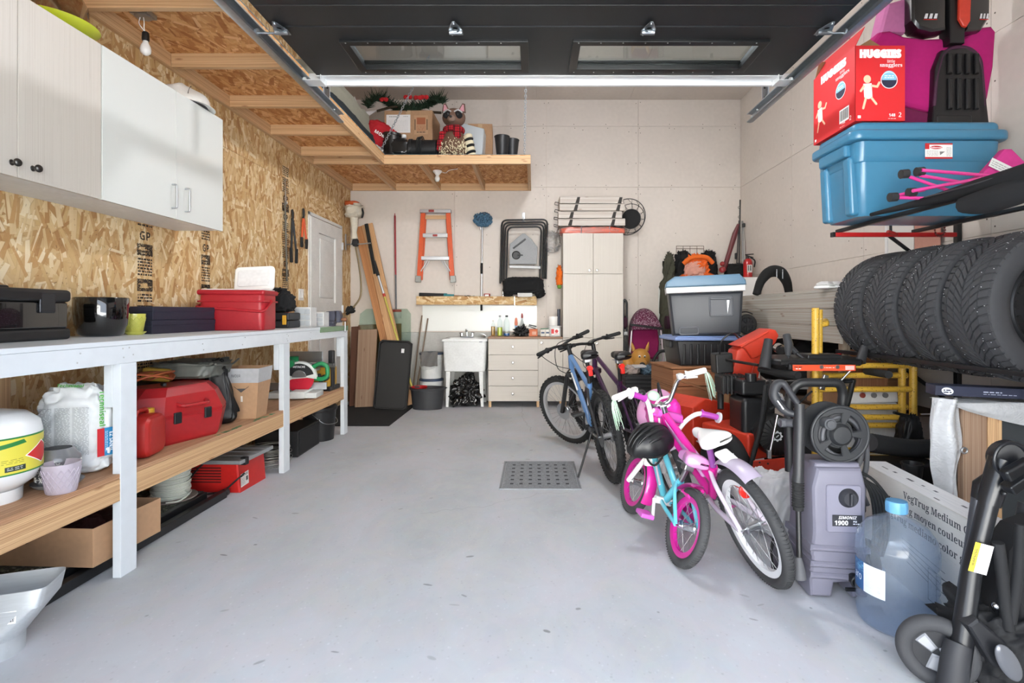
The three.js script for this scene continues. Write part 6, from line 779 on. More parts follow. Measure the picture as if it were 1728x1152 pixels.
{ // 20 inch pink and white bike
  const b = bicycle({ x: 1.005, z: 2.28, head: 9, lean: -17, steer: -4, r: 0.25, wb: 0.84, tw: 0.05, k: 0.12, bb: [0.34, 0.26], seatTop: [0.23, 0.45], headTop: [0.67, 0.62], headBot: [0.695, 0.52], topEnd: [0.28, 0.36], saddle: [0.19, 0.60], tube: 0.022, sL: 0.25, sW: 0.18, label: 'pink and white girls bike with streamers and lilac fenders', frameM: pinkM, stayM: gloss('#cfc6d4'), forkM: kWhite, postM: gloss('#8a4a96'), saddleM: kWhite, crankM: steel, pedalM: pinkM, crankUp: 1,
    wheel: { tread: 'slick', knobs: 100, rimM: M('#eceef0', 0.35, 0.2), spokes: 28, tireM: plast('#3b3c3e', 0.8) },
    bar: { fwd: 0.03, up: 0.05, pts: [[0, 0, 0], [0.0, 0.0, 0.05], [-0.02, 0.11, 0.12], [-0.05, 0.13, 0.155], [-0.08, 0.13, 0.26]], m: chrome, grip: 0.10, gripM: kWhite, brake: true, brakeM: kWhite, stemM: chrome, streamer: M('#c9e8cf', 0.2, 0.5) } });
  const { t, st } = b, R = 0.285; const fend = (a0, a1, w) => param((u, v) => { const a = rad(a0 + (a1 - a0) * u), q = (v - 0.5) * PI * 0.85, rr = R + 0.012 - 0.02 * (1 - Math.cos(q)); return [Math.cos(a) * rr, Math.sin(a) * rr, Math.sin(q) * w]; }, 30, 10);
  part('rear_fender', put(fend(66, 118, 0.042), [0, 0.25, 0]), M('#b9aec4', 0.3, 0, { clearcoat: 0.5, transmission: 0.15, thickness: 0 }), t, 'frosted lilac rear fender'); part('front_fender', st(put(fend(40, 140, 0.042), [0.84, 0.25, 0])), M('#cfc3d6', 0.25, 0, { clearcoat: 0.6 }), t); part('reflector', [put(cyl(0.03, 0.012, null, [0, 0, PI / 2]), [-0.03, 0.42, 0]), rod([0.0, 0.42, 0], [0.1, 0.42, 0], 0.006)], M('#d8302a', 0.25, 0, { clearcoat: 1 }), t, 'red rear reflector'); part('rack', [box(0.10, 0.022, 0.065, [0.06, 0.545, 0], [0, 0, 0.25], 0.010), rod([0.06, 0.55, 0.03], [0.0, 0.3, 0.06], 0.005)], kWhite, t); part('chain_guard', ext([[-0.02, 0.22], [0.42, 0.19], [0.44, 0.28], [0.38, 0.34], [0.0, 0.29]], 0.012, [0, 0, 0.085], null, 0.004), kWhite, t); part('frame_panel', [ext([[0.36, 0.36], [0.62, 0.53], [0.66, 0.6], [0.36, 0.44]], 0.04, null, null, 0.012)], lilac, t, 'lilac moulded frame panel'); part('bell', [st(put(sph(0.026, null, [1, 0.8, 1]), [0.67, 0.77, -0.1]))], blackP, t); }
{ // 14 inch cyan bike
  const b = bicycle({ x: 0.652, z: 2.43, head: 9, lean: 17, steer: 3, r: 0.175, wb: 0.655, tw: 0.045, k: 0.09, bb: [0.27, 0.20], seatTop: [0.17, 0.34], headTop: [0.50, 0.45], headBot: [0.528, 0.36], topEnd: [0.20, 0.30], saddle: [0.125, 0.455], tube: 0.019, sL: 0.22, sW: 0.15, label: 'small turquoise kids bike with magenta rims', frameM: cyanM, stayM: cyanM, forkM: kWhite, postM: steel, saddleM: gloss('#e4a0dc'), crankM: kWhite, pedalM: gloss('#cf5cc4'), crankUp: -1, pedW: 0.07,
    wheel: { tread: 'slick', knobs: 80, rimM: gloss('#d41d9a'), spokes: 20, tireM: plast('#454648', 0.8), hubM: chrome },
    bar: { fwd: 0.0, up: 0.03, pts: [[0, 0, 0], [0, 0.0, 0.05], [0.0, 0.13, 0.115], [-0.02, 0.185, 0.16], [-0.05, 0.19, 0.26]], m: kWhite, r: 0.013, grip: 0.085, gripM: gloss('#b73fb0'), stemM: kWhite } });
  const { t, st, S0 } = b; const fend = (a0, a1, w) => param((u, v) => { const a = rad(a0 + (a1 - a0) * u), q = (v - 0.5) * PI * 0.85, rr = 0.198 - 0.016 * (1 - Math.cos(q)); return [Math.cos(a) * rr, Math.sin(a) * rr, Math.sin(q) * w]; }, 24, 8);
  part('rear_fender', put(fend(40, 96, 0.034), [0, 0.175, 0]), gloss('#b52a8c'), t); part('front_fender', st(put(fend(70, 200, 0.034), [0.655, 0.175, 0])), gloss('#e0289e'), t); part('bar_pad', [st(put(cyl(0.026, 0.15, null, [PI / 2, 0, 0]), [S0[0] - 0.005, S0[1] + 0.125, 0])), st(rod([S0[0], S0[1] + 0.11, -0.1], [S0[0], S0[1] + 0.11, 0.1], 0.008))], gloss('#d355bb'), t, 'magenta bar pad'); for (const s of [-1, 1]) part('grip_end', st(put(cyl(0.03, 0.012, null, [PI / 2, 0, 0]), [S0[0] - 0.052, S0[1] + 0.19, s * 0.268])), gloss('#d5d3d8'), t);
  part('bell', st(put(sph(0.034, null, [1, 0.8, 1]), [S0[0] - 0.03, S0[1] + 0.21, -0.13])), gloss('#bfe8c9'), t, 'pale green bell'); part('frame_decal', [rod([0.46, 0.345, -0.0165], [0.34, 0.26, -0.0165], 0.006)], M('#d6c6d4', 0.4), t); part('chain_guard', ext([[-0.01, 0.155], [0.30, 0.15], [0.32, 0.22], [0.26, 0.25], [0.0, 0.2]], 0.01, [0, 0, 0.075], null, 0.003), gloss('#d41d9a'), t); }
// helmets and bag hung on the bars
function helmet(label, p, turn, s, m, vents, vm) { const t = thing('bike_helmet', label, 'helmet', p, turn); part('shell', uvm(param((u, v) => { const a = u * 2 * PI, b = v * PI * 0.56, k = 1 + (vents ? 0.03 * sg(Math.cos(a * 9), 0.5) * Math.sin(b) ** 1.5 : 0), f = 1 + 0.12 * Math.cos(a); return [s * 1.28 * Math.sin(b) * Math.cos(a) * k, s * Math.cos(b) * (0.98 + 0.06 * Math.cos(a)), s * Math.sin(b) * Math.sin(a) * k * f * 0.98]; }, 48, 20)), m, t);
  part('liner', param((u, v) => { const a = u * 2 * PI, b = v * PI * 0.56; return [s * 1.18 * Math.sin(b) * Math.cos(a), s * 0.9 * Math.cos(b), s * 0.9 * Math.sin(b) * Math.sin(a)]; }, 32, 12), blackR, t);
  if (vents) for (let i = 0; i < 5; i++) for (const q of [-1, 1]) part('vent', put(sph(1, null, [s * 0.26, s * 0.05, s * 0.075]), [s * 1.28 * Math.sin(0.3 + i * 0.03) * (i - 2) * 0.5, s * (0.93 - 0.16 * Math.abs(i - 2) * 0.8), q * s * (0.3 + 0.12 * (i % 2))], [0, q * 0.3, -(i - 2) * 0.28]), vm, t);
  if (vents) for (const q of [-0.75, -0.45, -0.15, 0.15, 0.45, 0.75]) part('ridge', sweep(Array.from({ length: 15 }, (_, i) => { const a = -1.25 + i / 14 * 2.5, w = Math.sqrt(Math.max(0.05, 1 - q * q)); return V3(s * 1.31 * Math.sin(a) * w, s * 1.02 * Math.cos(a) * w - 0.004, s * q * (1.0 - 0.25 * Math.abs(Math.sin(a)))); }), (u) => s * (0.02 + 0.075 * Math.sin(u * PI)), 6), m, t);
  part('rim', tor(s * 1.0, s * 0.05, [0, -s * 0.18, 0], [PI / 2, 0, 0], 40, 8), vm, t); part('strap', [tube([[s * 0.5, -s * 0.15, s * 0.8], [s * 0.1, -s * 1.1, s * 0.35], [s * 0.1, -s * 1.3, 0], [s * 0.1, -s * 1.1, -s * 0.35], [s * 0.5, -s * 0.15, -s * 0.8]], 0.006, 24, 5)], blackR, t); }
helmet('black vented bike helmet hanging on the turquoise bike', at(1096, 748, 2.86), [0.25, 0.5, 0.12], 0.105, M('#17181a', 0.4), true, M('#050506', 0.9));
helmet('pale pink bike helmet hanging on the girls bike', at(1105, 690, 3.15), [0.4, 0.3, 0.9], 0.10, gloss('#e6a6d6'), false, gloss('#d98cc8'));
{ const t = thing('pink_basket', 'hot pink and white bag hanging on the girls bike', 'bag', at(1122, 716, 3.02), [0, 0.2, 0.15]); part('bag', blob(0.19, 0.20, 0.13, { e: 0.55, amp: 0.01, s: 3, p: [0, -0.05, 0] }), gloss('#e030a6'), t); part('piping', [tube([[-0.09, -0.05, 0.05], [-0.085, 0.09, 0.05], [-0.03, 0.155, 0.04], [0.04, 0.16, 0.03]], 0.007), tube([[-0.055, -0.05, 0.065], [-0.05, 0.08, 0.065], [0.02, 0.12, 0.06]], 0.006)], kWhite, t); part('strap', tube([[0, 0.14, 0.02], [-0.01, 0.24, 0.01], [0, 0.14, -0.03]], 0.006), blackR, t); }

// ---------- back right corner ----------
const loc = (t) => (p) => { const v = vec(p); return V3(v.x - t.position.x, v.y - t.position.y, v.z - t.position.z); };
const outl = (pts, Z, cx, cy) => pts.map(([a, b]) => [(a - cx) / F * Z, -(b - cy) / F * Z]);   // pixel outline to metres about (cx, cy)
{ const t = thing('upright_freezer', 'white upright freezer in the back right corner', 'freezer', [2.375, 0, -6.63]); part('cabinet', box(0.62, 1.53, 0.58, [0, 0.815, -0.02], null, 0.01), whiteG, t); part('door', box(0.62, 1.52, 0.05, [0, 0.815, 0.298], null, 0.012), whiteG, t); part('foot', [box(0.5, 0.05, 0.5, [0, 0.025, 0], null, 0.004)], blackP, t); part('handle', box(0.03, 0.35, 0.03, [-0.27, 1.0, 0.335], null, 0.008), greyP, t); }
{ const t = thing('fire_extinguisher', 'red fire extinguisher standing on the freezer', 'fire extinguisher', [X(1263, 6.42), 1.582, -6.44]); part('cylinder', lathe([[0, 0], [0.05, 0], [0.052, 0.01], [0.052, 0.18], [0.04, 0.21], [0.018, 0.225], [0, 0.225]], 28), gloss('#b5161b'), t); part('valve', [cyl(0.018, 0.04, [0, 0.24, 0]), box(0.1, 0.012, 0.018, [0.02, 0.275, 0], [0, 0, 0.08], 0.003), box(0.09, 0.01, 0.016, [0.025, 0.25, 0], [0, 0, -0.3], 0.003)], blackP, t); part('hose', tube([[0.03, 0.24, 0], [0.075, 0.2, 0.02], [0.066, 0.12, 0.03]], 0.008), blackR, t); decal('label', 0.06, 0.09, 96, 144, (x) => { x.fillStyle = '#e8e6e2'; x.fillRect(0, 0, 96, 144); for (let i = 0; i < 3; i++) { x.fillStyle = '#333'; x.fillRect(12, 14 + i * 34, 26, 26); x.fillRect(50, 14 + i * 34, 34, 26); } lines(x, 8, 120, 80, 2, 9, '#555', 4); }, t, [0, 0.1, 0.0535]); }
{ const t = thing('rod_holder', 'fishing rods and a dark red stick standing in the corner', 'fishing rods', [X(1240, 6.75), 1.582, -6.78]); const p = (a, b, Z = 6.75) => [X(a, Z) - t.position.x, Y(b, Z) - 1.582, -Z - t.position.z]; part('rod', rod(p(1247, 455), p(1249, 337), 0.009), blackP, t); part('rod', rod(p(1243, 452), p(1247, 372), 0.007), blackP, t); part('rod', rod(p(1254, 462, 6.7), p(1252.5, 373, 6.85), 0.013), M('#9b9a98', 0.4, 0.5), t); part('rod', rod(p(1257, 462, 6.7), p(1255, 376, 6.85), 0.010), M('#b5b3b0', 0.4, 0.5), t);
  part('stick', [sweep([p(1222, 455, 6.7), p(1230, 428), p(1240, 395), p(1246, 378)].map((q) => V3(...q)), [0.03, 0.03, 0.034, 0.016], 8)], gloss('#5e1420'), t, 'dark red stick'); part('bag', blob(0.26, 0.19, 0.16, { e: 0.6, amp: 0.02, p: [0.0, 0.0, 0.05] }), cloth('#1a1b1b'), t); part('reel', [sph(0.04, p(1219, 455, 6.6)), sph(0.03, p(1219, 445, 6.6))], gloss('#8c1a22'), t); for (const y of [350, 366, 384]) part('guide', tor(0.014, 0.003, p(1247.5, y), null, 14, 5), blackP, t); part('reel_seat', [box(0.03, 0.08, 0.03, p(1242, 432), null, 0.008), box(0.035, 0.05, 0.04, p(1255, 380, 6.8), null, 0.008)], blackP, t); }
{ const t = thing('white_board', 'tall white panel standing behind the coats', 'panel', [X(1150, 6.93), 0, -6.965]); part('panel', box(0.58, 1.49, 0.02, [0, 0.746, 0], null, 0.002), M('#dfe2dc', 0.4), t); }
{ const t = thing('coat_rack', 'brown wire coat rack on the back wall', 'coat rack', [X(1165, 6.97), Y(425, 6.97), -6.985]); const m = M('#6a5848', 0.5, 0.5), L = []; for (const y of [0.08, 0.045]) L.push(rod([-0.18, y, 0], [0.18, y, 0], 0.003)); for (let i = 0; i < 5; i++) L.push(pipe([[-0.18 + i * 0.09, 0.08, 0], [-0.18 + i * 0.09, -0.06, 0], [-0.18 + i * 0.09, -0.07, 0.05], [-0.18 + i * 0.09, -0.04, 0.06]], 0.003, 0.015, 6)); part('wires', L, m, t); }
const coat = (name, label, px, py0, py1, wpx, Z, m, s, top) => { const H = (py1 - py0) / F * Z, t = thing(name, label, 'coat', [X(px, Z), Y(py1, Z), -Z], 0, 'coats on the rack'); part('cloth', blob(wpx / F * Z, H, 0.16, { e: 0.6, amp: 0.05, fr: 8, s, nv: 44, top }), m, t); part('loop', rod([0, H * 0.97, 0], [0.01, H * 1.03, -0.02], 0.005), m, t); return t; };
{ const t = coat('olive_coat', 'long olive green coat hanging on the rack', 1129, 428, 592, 28, 6.82, cloth('#4a4a3c'), 3, (y, x) => y > 0.4 ? 0.6 : 1); part('sleeve', blob(0.11, 0.75, 0.12, { e: 0.7, amp: 0.04, s: 8, p: [-0.08, 0.28, 0.04], r: [0, 0, -0.12] }), cloth('#4d4d3f'), t); }
coat('black_coat', 'black coat hanging beside the olive coat', 1152, 424, 560, 30, 6.88, cloth('#161617'), 7);
coat('black_coat', 'black jacket hanging behind the orange vest', 1196, 424, 560, 26, 6.88, cloth('#141415'), 9);
{ const t = coat('orange_vest', 'orange safety vest with a pale mesh lining on the rack', 1176, 430, 560, 54, 6.75, cloth('#f26a22'), 5, (y) => y > 0.5 ? 0.75 : 1); part('lining', blob(0.26, 0.2, 0.1, { e: 0.8, amp: 0.03, s: 2, p: [-0.02, 0.68, 0.045], r: [0, 0, 0.2] }), cloth('#e0a492'), t, 'pale mesh lining'); part('collar', tube([[-0.18, 0.86, 0.03], [-0.1, 0.93, 0.06], [0.1, 0.94, 0.06], [0.19, 0.87, 0.03]], 0.028), cloth('#f47428'), t); part('band', box(0.34, 0.05, 0.15, [0, 0.2, 0], null, 0.01), M('#d8dccb', 0.4), t); }
{ const t = thing('doll_stroller', 'folded maroon doll stroller with a patterned hood', 'doll stroller', [X(1090, 6.6), 0, -6.62]); t.scale.setScalar(1.26); const mr = cloth('#96205c'), s = 6.6 / F; const hood = canvasTex(128, 128, (x) => { x.fillStyle = '#5c1d3e'; x.fillRect(0, 0, 128, 128); for (let i = 0; i < 700; i++) { x.fillStyle = rnd() < 0.6 ? '#c9b9c2' : '#2c1220'; x.fillRect(rnd(128), rnd(128), rnd(1, 6), rnd(1, 4)); } }, [0.14]);
  part('seat', ext([[-0.13, 0.46], [0.13, 0.46], [0.15, 0.62], [0.14, 0.76], [-0.14, 0.76], [-0.15, 0.62]], 0.09, [0, 0, 0], [-0.15, 0, 0], 0.03), mr, t); part('hood', uvm(param((u, v) => { const a = u * PI, b = v * PI * 0.6; return [0.15 * Math.cos(a), 0.74 + 0.22 * Math.sin(a) * Math.cos(b * 0.8), -0.07 + 0.14 * Math.sin(b)]; }, 24, 12)), M('#ffffff', 0.9, 0, { map: hood }), t, 'speckled maroon hood'); part('bar', box(0.33, 0.025, 0.025, [0, 0.78, 0.06], [0, 0, -0.12], 0.008), blackP, t);
  for (const q of [-1, 1]) { part('frame_tube', [rod([q * 0.14, 0.78, 0.03], [q * 0.19, 0.16, 0.06], 0.010), rod([q * 0.17, 0.5, 0.04], [q * 0.06, 0.1, 0.02], 0.009)], M('#cfc6cc', 0.35, 0.7), t); part('wheel', [put(cyl(0.065, 0.035, null, [0, 0, PI / 2]), [q * 0.21, 0.82, 0.02]), put(cyl(0.05, 0.04, null, [0, 0, PI / 2]), [q * 0.12, 0.052, 0.06])], cloth('#3c1a2e'), t); } }
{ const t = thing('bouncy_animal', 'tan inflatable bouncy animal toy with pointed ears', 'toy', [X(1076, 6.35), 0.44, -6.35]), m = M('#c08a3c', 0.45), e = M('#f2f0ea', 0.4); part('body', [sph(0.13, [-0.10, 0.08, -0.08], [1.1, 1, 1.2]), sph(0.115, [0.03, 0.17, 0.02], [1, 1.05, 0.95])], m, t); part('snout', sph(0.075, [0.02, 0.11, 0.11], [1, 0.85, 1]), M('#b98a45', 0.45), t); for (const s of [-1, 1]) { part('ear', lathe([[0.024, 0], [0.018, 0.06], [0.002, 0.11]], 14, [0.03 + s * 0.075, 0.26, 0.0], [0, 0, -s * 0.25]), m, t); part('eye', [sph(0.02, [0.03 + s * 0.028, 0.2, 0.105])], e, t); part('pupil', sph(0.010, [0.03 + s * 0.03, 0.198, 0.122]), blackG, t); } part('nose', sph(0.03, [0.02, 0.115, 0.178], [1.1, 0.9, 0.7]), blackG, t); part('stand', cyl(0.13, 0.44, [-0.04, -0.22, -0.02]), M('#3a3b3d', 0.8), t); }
{ const t = thing('rattan_basket', 'dark woven basket full of small toys', 'basket', [X(1080, 5.7), 0, -5.72]); const L = []; for (let i = 0; i < 11; i++) L.push(box(0.37, 0.026, 0.36, [0, 0.05 + i * 0.042, 0], null, 0.01)); part('weave', L, M('#2b2c2e', 0.75), t); part('body', box(0.362, 0.5, 0.352, [0, 0.252, 0], null, 0.012), M('#222325', 0.8), t); part('toys', [blob(0.16, 0.1, 0.2, { amp: 0.03, e: 0.8, p: [-0.08, 0.49, 0] })], cloth('#b9a9a2'), t); part('cloths', [blob(0.17, 0.09, 0.22, { amp: 0.04, e: 0.8, s: 4, p: [0.09, 0.49, 0.02] })], cloth('#5a7387'), t); part('tray', box(0.14, 0.02, 0.1, [-0.02, 0.585, 0.05], [0.1, 0.2, 0], 0.006), plast('#d5d2d2'), t); }
{ const t = thing('black_pole', 'tall black folded pole beside the tall cabinet', 'pole', [X(1056, 6.55), 0, -6.55]); part('tube', pipe([[0.012, 0.0, 0], [0.012, 1.28, 0], [-0.015, 1.32, 0], [-0.03, 1.28, 0], [-0.03, 0.0, 0]], 0.014, 0.03), blackP, t); part('clamp', [box(0.05, 0.05, 0.035, [0, 0.9, 0], null, 0.008), box(0.03, 0.06, 0.03, [0.01, 0.6, 0.01], null, 0.006)], M('#9a9c9f', 0.4, 0.6), t); }
{ const t = thing('black_folding_chair', 'black folded chair behind the tote stack', 'folding chair', [X(1122, 6.0), 0, -6.05]); part('frame', [pipe([[-0.16, 0, 0], [-0.12, 0.62, 0], [-0.05, 0.72, 0], [0.1, 0.72, 0], [0.14, 0.62, 0], [0.16, 0, 0]], 0.018, 0.05), rod([-0.14, 0.3, 0], [0.15, 0.3, 0], 0.014)], blackP, t); part('seat', box(0.26, 0.24, 0.03, [0, 0.44, -0.02], null, 0.01), M('#1d1f20', 0.7), t); }

// ---------- crate, tote and cooler ----------
{ const t = thing('cedar_crate', 'brown cedar plank crate under the black tote', 'crate', [1.40, 0, -4.58], 0.12), cm = M('#b0805c', 0.75, 0, { map: tGrain }), w = 0.62, d = 0.5, H = 0.70;
  for (let i = 0; i < 5; i++) { const y = 0.07 + i * 0.139; part('plank', box(w, 0.134, 0.018, [0, y, d / 2], null, 0.003), cm, t); part('plank', box(0.018, 0.134, d - 0.02, [-w / 2 + 0.009, y, 0], null, 0.003), cm, t); part('plank', box(0.018, 0.134, d - 0.02, [w / 2 - 0.009, y, 0], null, 0.003), cm, t); part('plank', box(w, 0.134, 0.018, [0, y, -d / 2], null, 0.003), cm, t); }
  part('post', box(0.05, H, 0.04, [0.12, H / 2, d / 2 + 0.03], null, 0.003), pineB, t); part('post', box(0.05, H, 0.04, [-w / 2 + 0.04, H / 2, -d / 2 + 0.03], null, 0.003), pineB, t); for (const z of [-0.17, 0, 0.17]) part('lid_plank', box(w + 0.03, 0.016, 0.165, [0, H + 0.006, z], null, 0.003), cm, t); part('lid_seam', box(0.3, 0.02, 0.02, [-0.12, 0.56, d / 2 + 0.012], [0, 0, -0.35], 0.003), M('#8a6242', 0.8), t); }
{ const t = thing('black_tote', 'black ribbed storage tote with a blue lid', 'storage tote', [1.47, 0.7145, -4.62], 0.06); part('tub', ext([[-0.265, 0], [0.265, 0], [0.295, 0.205], [-0.295, 0.205]], 0.4, null, null, 0.015), plast('#191b1e', 0.45), t); for (let i = 0; i < 9; i++) part('rib', box(0.022, 0.17, 0.02, [-0.235 + i * 0.058, 0.095, 0.2], [-0.02, 0, 0], 0.006), plast('#1c1e21', 0.4), t); part('lid', [box(0.64, 0.03, 0.45, [0, 0.222, 0], null, 0.008), box(0.6, 0.012, 0.41, [0, 0.24, 0], null, 0.004)], plast('#7f97c9', 0.45), t, 'blue lid'); part('handle', box(0.03, 0.06, 0.12, [-0.3, 0.17, 0], null, 0.008), blackP, t); }
{ const t = thing('grey_cooler', 'large grey wheeled cooler with a slate blue lid', 'cooler', [1.475, 0.9615, -4.60], [0, -0.22, 0.03]), gm = M('#383c43', 0.42, 0, { map: tSoft });
  part('body', ext([[-0.27, 0], [0.27, 0], [0.30, 0.36], [-0.30, 0.36]], 0.42, [0, 0.002, 0], null, 0.045), gm, t); part('collar', ext([[-0.312, 0.36], [0.312, 0.36], [0.315, 0.41], [-0.315, 0.41]], 0.45, [0, 0, 0], null, 0.012), M('#e2e4e6', 0.4), t, 'white collar'); part('lid', ext([[-0.32, 0.41], [0.32, 0.41], [0.315, 0.45], [0.27, 0.50], [-0.24, 0.50], [-0.31, 0.455]], 0.46, null, null, 0.018), M('#5b7d97', 0.4), t, 'slate blue lid');
  part('handle_recess', [ext(rrect(0.19, 0.17, 0.02), 0.012, [0.12, 0.24, 0.211], null, 0.004, [rrect(0.165, 0.145, 0.015).reverse()]), box(0.17, 0.02, 0.02, [0.12, 0.305, 0.213], null, 0.006), box(0.165, 0.145, 0.004, [0.12, 0.24, 0.2105], null, 0.001)], M('#4a4e55', 0.45), t); part('handle_bar', ext([[-0.008, 0], [0.012, 0.11], [-0.014, 0.11]], 0.014, [0.175, 0.18, 0.216], null, 0.004), M('#b9bcc0', 0.3, 0.4), t); part('foot_recess', ext(rrect(0.16, 0.07, 0.02), 0.008, [-0.14, 0.045, 0.2105], null, 0.003, [rrect(0.135, 0.045, 0.012).reverse()]), M('#4a4e55', 0.45), t);
  const wh = new THREE.Group(); wh.name = 'wheel'; t.add(wh); const wp = [0.33, 0.085, 0.12]; part('tire', put(tor(0.068, 0.017, null, null, 36, 10), wp, [0, 0.35, 0]), blackR, wh); part('rim', put(merge([...Array.from({ length: 8 }, (_, i) => box(0.062, 0.010, 0.012, [Math.cos(i * PI / 4) * 0.032, Math.sin(i * PI / 4) * 0.032, 0.006], [0, 0, i * PI / 4], 0.002)), cyl(0.014, 0.03, null, [PI / 2, 0, 0]), cyl(0.06, 0.004, [0, 0, -0.006], [PI / 2, 0, 0])]), wp, [0, 0.35, 0]), M('#2a2b2e', 0.4), wh); part('wheel_arch', put(tor(0.105, 0.006, null, null, 30, 6, PI * 1.1), [0.315, 0.085, 0.13], [0, 0.35, 0.9]), blackP, t); }
// ---------- grey plank bin against the right wall ----------
{ const t = thing('plank_bin', 'grey wood plank storage bin along the right wall', 'storage bin', [1.95, 0, -4.2]);
  for (let i = 0; i < 3; i++) part('plank', box(0.024, 0.108, 1.66, [0, 1.01 + i * 0.112, 0], null, 0.003), greyW, t); part('end_post', box(0.05, 1.28, 0.05, [0.03, 0.64, 0.805], null, 0.003), M('#9b9285', 0.75, 0, { map: tGrain }), t); for (const y of [1.22, 0.84]) part('end_board', box(0.24, 0.36, 0.02, [0.17, y - 0.1, 0.82], null, 0.002), M('#a9795a', 0.75, 0, { map: tGrain }), t); part('end_board', box(0.24, 0.6, 0.02, [0.17, 0.31, 0.82], null, 0.002), M('#b58a6a', 0.75, 0, { map: tGrain }), t); part('far_post', box(0.05, 1.28, 0.05, [0.03, 0.64, -0.8], null, 0.003), greyW, t); part('top_board', box(0.72, 0.02, 1.66, [0.37, 1.30, 0], null, 0.003), greyW, t); part('shelf', box(0.7, 0.02, 1.6, [0.37, 0.5, 0], null, 0.003), M('#5b4a3c', 0.8, 0, { map: tGrain }), t); part('screws', [1.28, 1.2, 1.1, 0.98].map((y) => put(cyl(0.006, 0.004, null, [PI / 2, 0, 0]), [0.1, y, 0.832])), M('#6a4a36', 0.6), t); }
for (const [px, l] of [[1392, 'white rubber sole shoe on the plank bin'], [1408, 'white rubber sole shoe beside the tires']]) { const t = thing('shoe', l, 'shoe', [X(px, 3.55), 1.3105, -3.55], 0.3, 'shoes on the plank bin'); part('upper', blob(0.08, 0.035, 0.11, { e: 0.7, amp: 0.005, p: [0, 0.015, 0], top: (y) => 1 - 0.3 * Math.max(0, y) }), cloth('#c9c8c6'), t); part('sole', blob(0.09, 0.022, 0.13, { e: 0.5, amp: 0 }), white, t); }
{ const t = thing('black_hose_arch', 'thick black padded loop standing on the plank bin', 'loop', [X(1318, 4.6), 1.3105, -4.7], [0, 0.25, 0]); part('loop', [sweep(curve([[-0.2, 0, 0], [-0.15, 0.12, 0], [-0.06, 0.2, 0], [0.04, 0.2, 0], [0.11, 0.12, 0], [0.14, 0, 0]], 30), (u) => 0.042 - 0.01 * Math.cos(u * 6), 12)], cloth('#101011'), t); part('hanger', [rod([-0.03, 0.15, 0.05], [-0.03, 0.22, 0.05], 0.003), rod([0.03, 0.14, 0.05], [0.03, 0.22, 0.05], 0.003)], steel, t); }
{ const t = thing('bin_carton', 'brown carton on the plank bin shelf', 'cardboard box', [2.25, 0.511, -3.7]); part('carton', box(0.5, 0.22, 0.4, [0, 0.11, 0], null, 0.003), cardD, t); part('flap', box(0.5, 0.004, 0.12, [0, 0.225, 0.22], [0.4, 0, 0], 0.001), cardD, t); }
// ---------- yellow scaffold frames ----------
{ const ym = (() => { const c = canvasTex(256, 256, (x) => { x.fillStyle = '#d0a63c'; x.fillRect(0, 0, 256, 256); for (let i = 0; i < 260; i++) { x.fillStyle = ['#4a3a22', '#e8e2cf', '#8a4a26', '#2d2a24'][Math.floor(rnd(4))]; x.globalAlpha = rnd(0.4, 0.95); x.beginPath(); x.ellipse(rnd(256), rnd(256), rnd(0.8, 4), rnd(0.6, 2), rnd(3), 0, 7); x.fill(); } }, [0.3]); return M('#ffffff', 0.45, 0, { map: c }); })();
  const mk = (dz, label, posts, rungs) => { const t = thing('scaffold_frame', label, 'scaffold frame', [X(1460, 3.15), 0, -3.15 + dz], 0, 'yellow scaffold frames'); const ox = t.position.x; for (const [px, y1] of posts) part('post', rod([X(px, 3.15) - ox, 0, 0], [X(px, 3.15) - ox, y1, 0], 0.021, 14), ym, t); for (const y of rungs) part('rung', rod([X(1378, 3.15) - ox, y, 0], [X(1542, 3.15) - ox, y, 0], 0.017, 12), ym, t); return t; };
  mk(0, 'chipped yellow scaffold frame leaning before the plank bin', [[1376, 1.18], [1541, 0.85]], [0.84, 0.70, 0.535, 0.34, 0.15]);
  const b = mk(-0.06, 'second chipped yellow scaffold frame behind the first', [[1391, 1.17], [1534, 0.82]], [0.775, 0.585, 0.475, 0.28]); part('arm', pipe([[X(1391, 3.15) - b.position.x, 1.08, 0], [X(1404, 3.15) - b.position.x, 1.085, 0], [X(1418, 3.15) - b.position.x, 1.10, -0.1]], 0.018, 0.04), ym, b); }
{ const t = thing('white_appliance', 'white appliance panel with three round dials behind the scaffold', 'appliance', [X(1465, 3.3), 0, -3.31]); part('body', box(0.30, 0.6, 0.06, [0.02, 0.3, 0.0], null, 0.01), plast('#c9cbcc', 0.5), t); part('panel', box(0.30, 0.085, 0.02, [0.02, 0.64, 0.02], [-0.1, 0, 0.03], 0.004), plast('#d6d7d8', 0.4), t); for (const x of [-0.05, 0.02, 0.09]) part('dial', put(cyl(0.016, 0.014, null, [PI / 2, 0, 0]), [x, 0.645, 0.035]), plast(x < 0 ? '#8c3a32' : '#77787a'), t); }
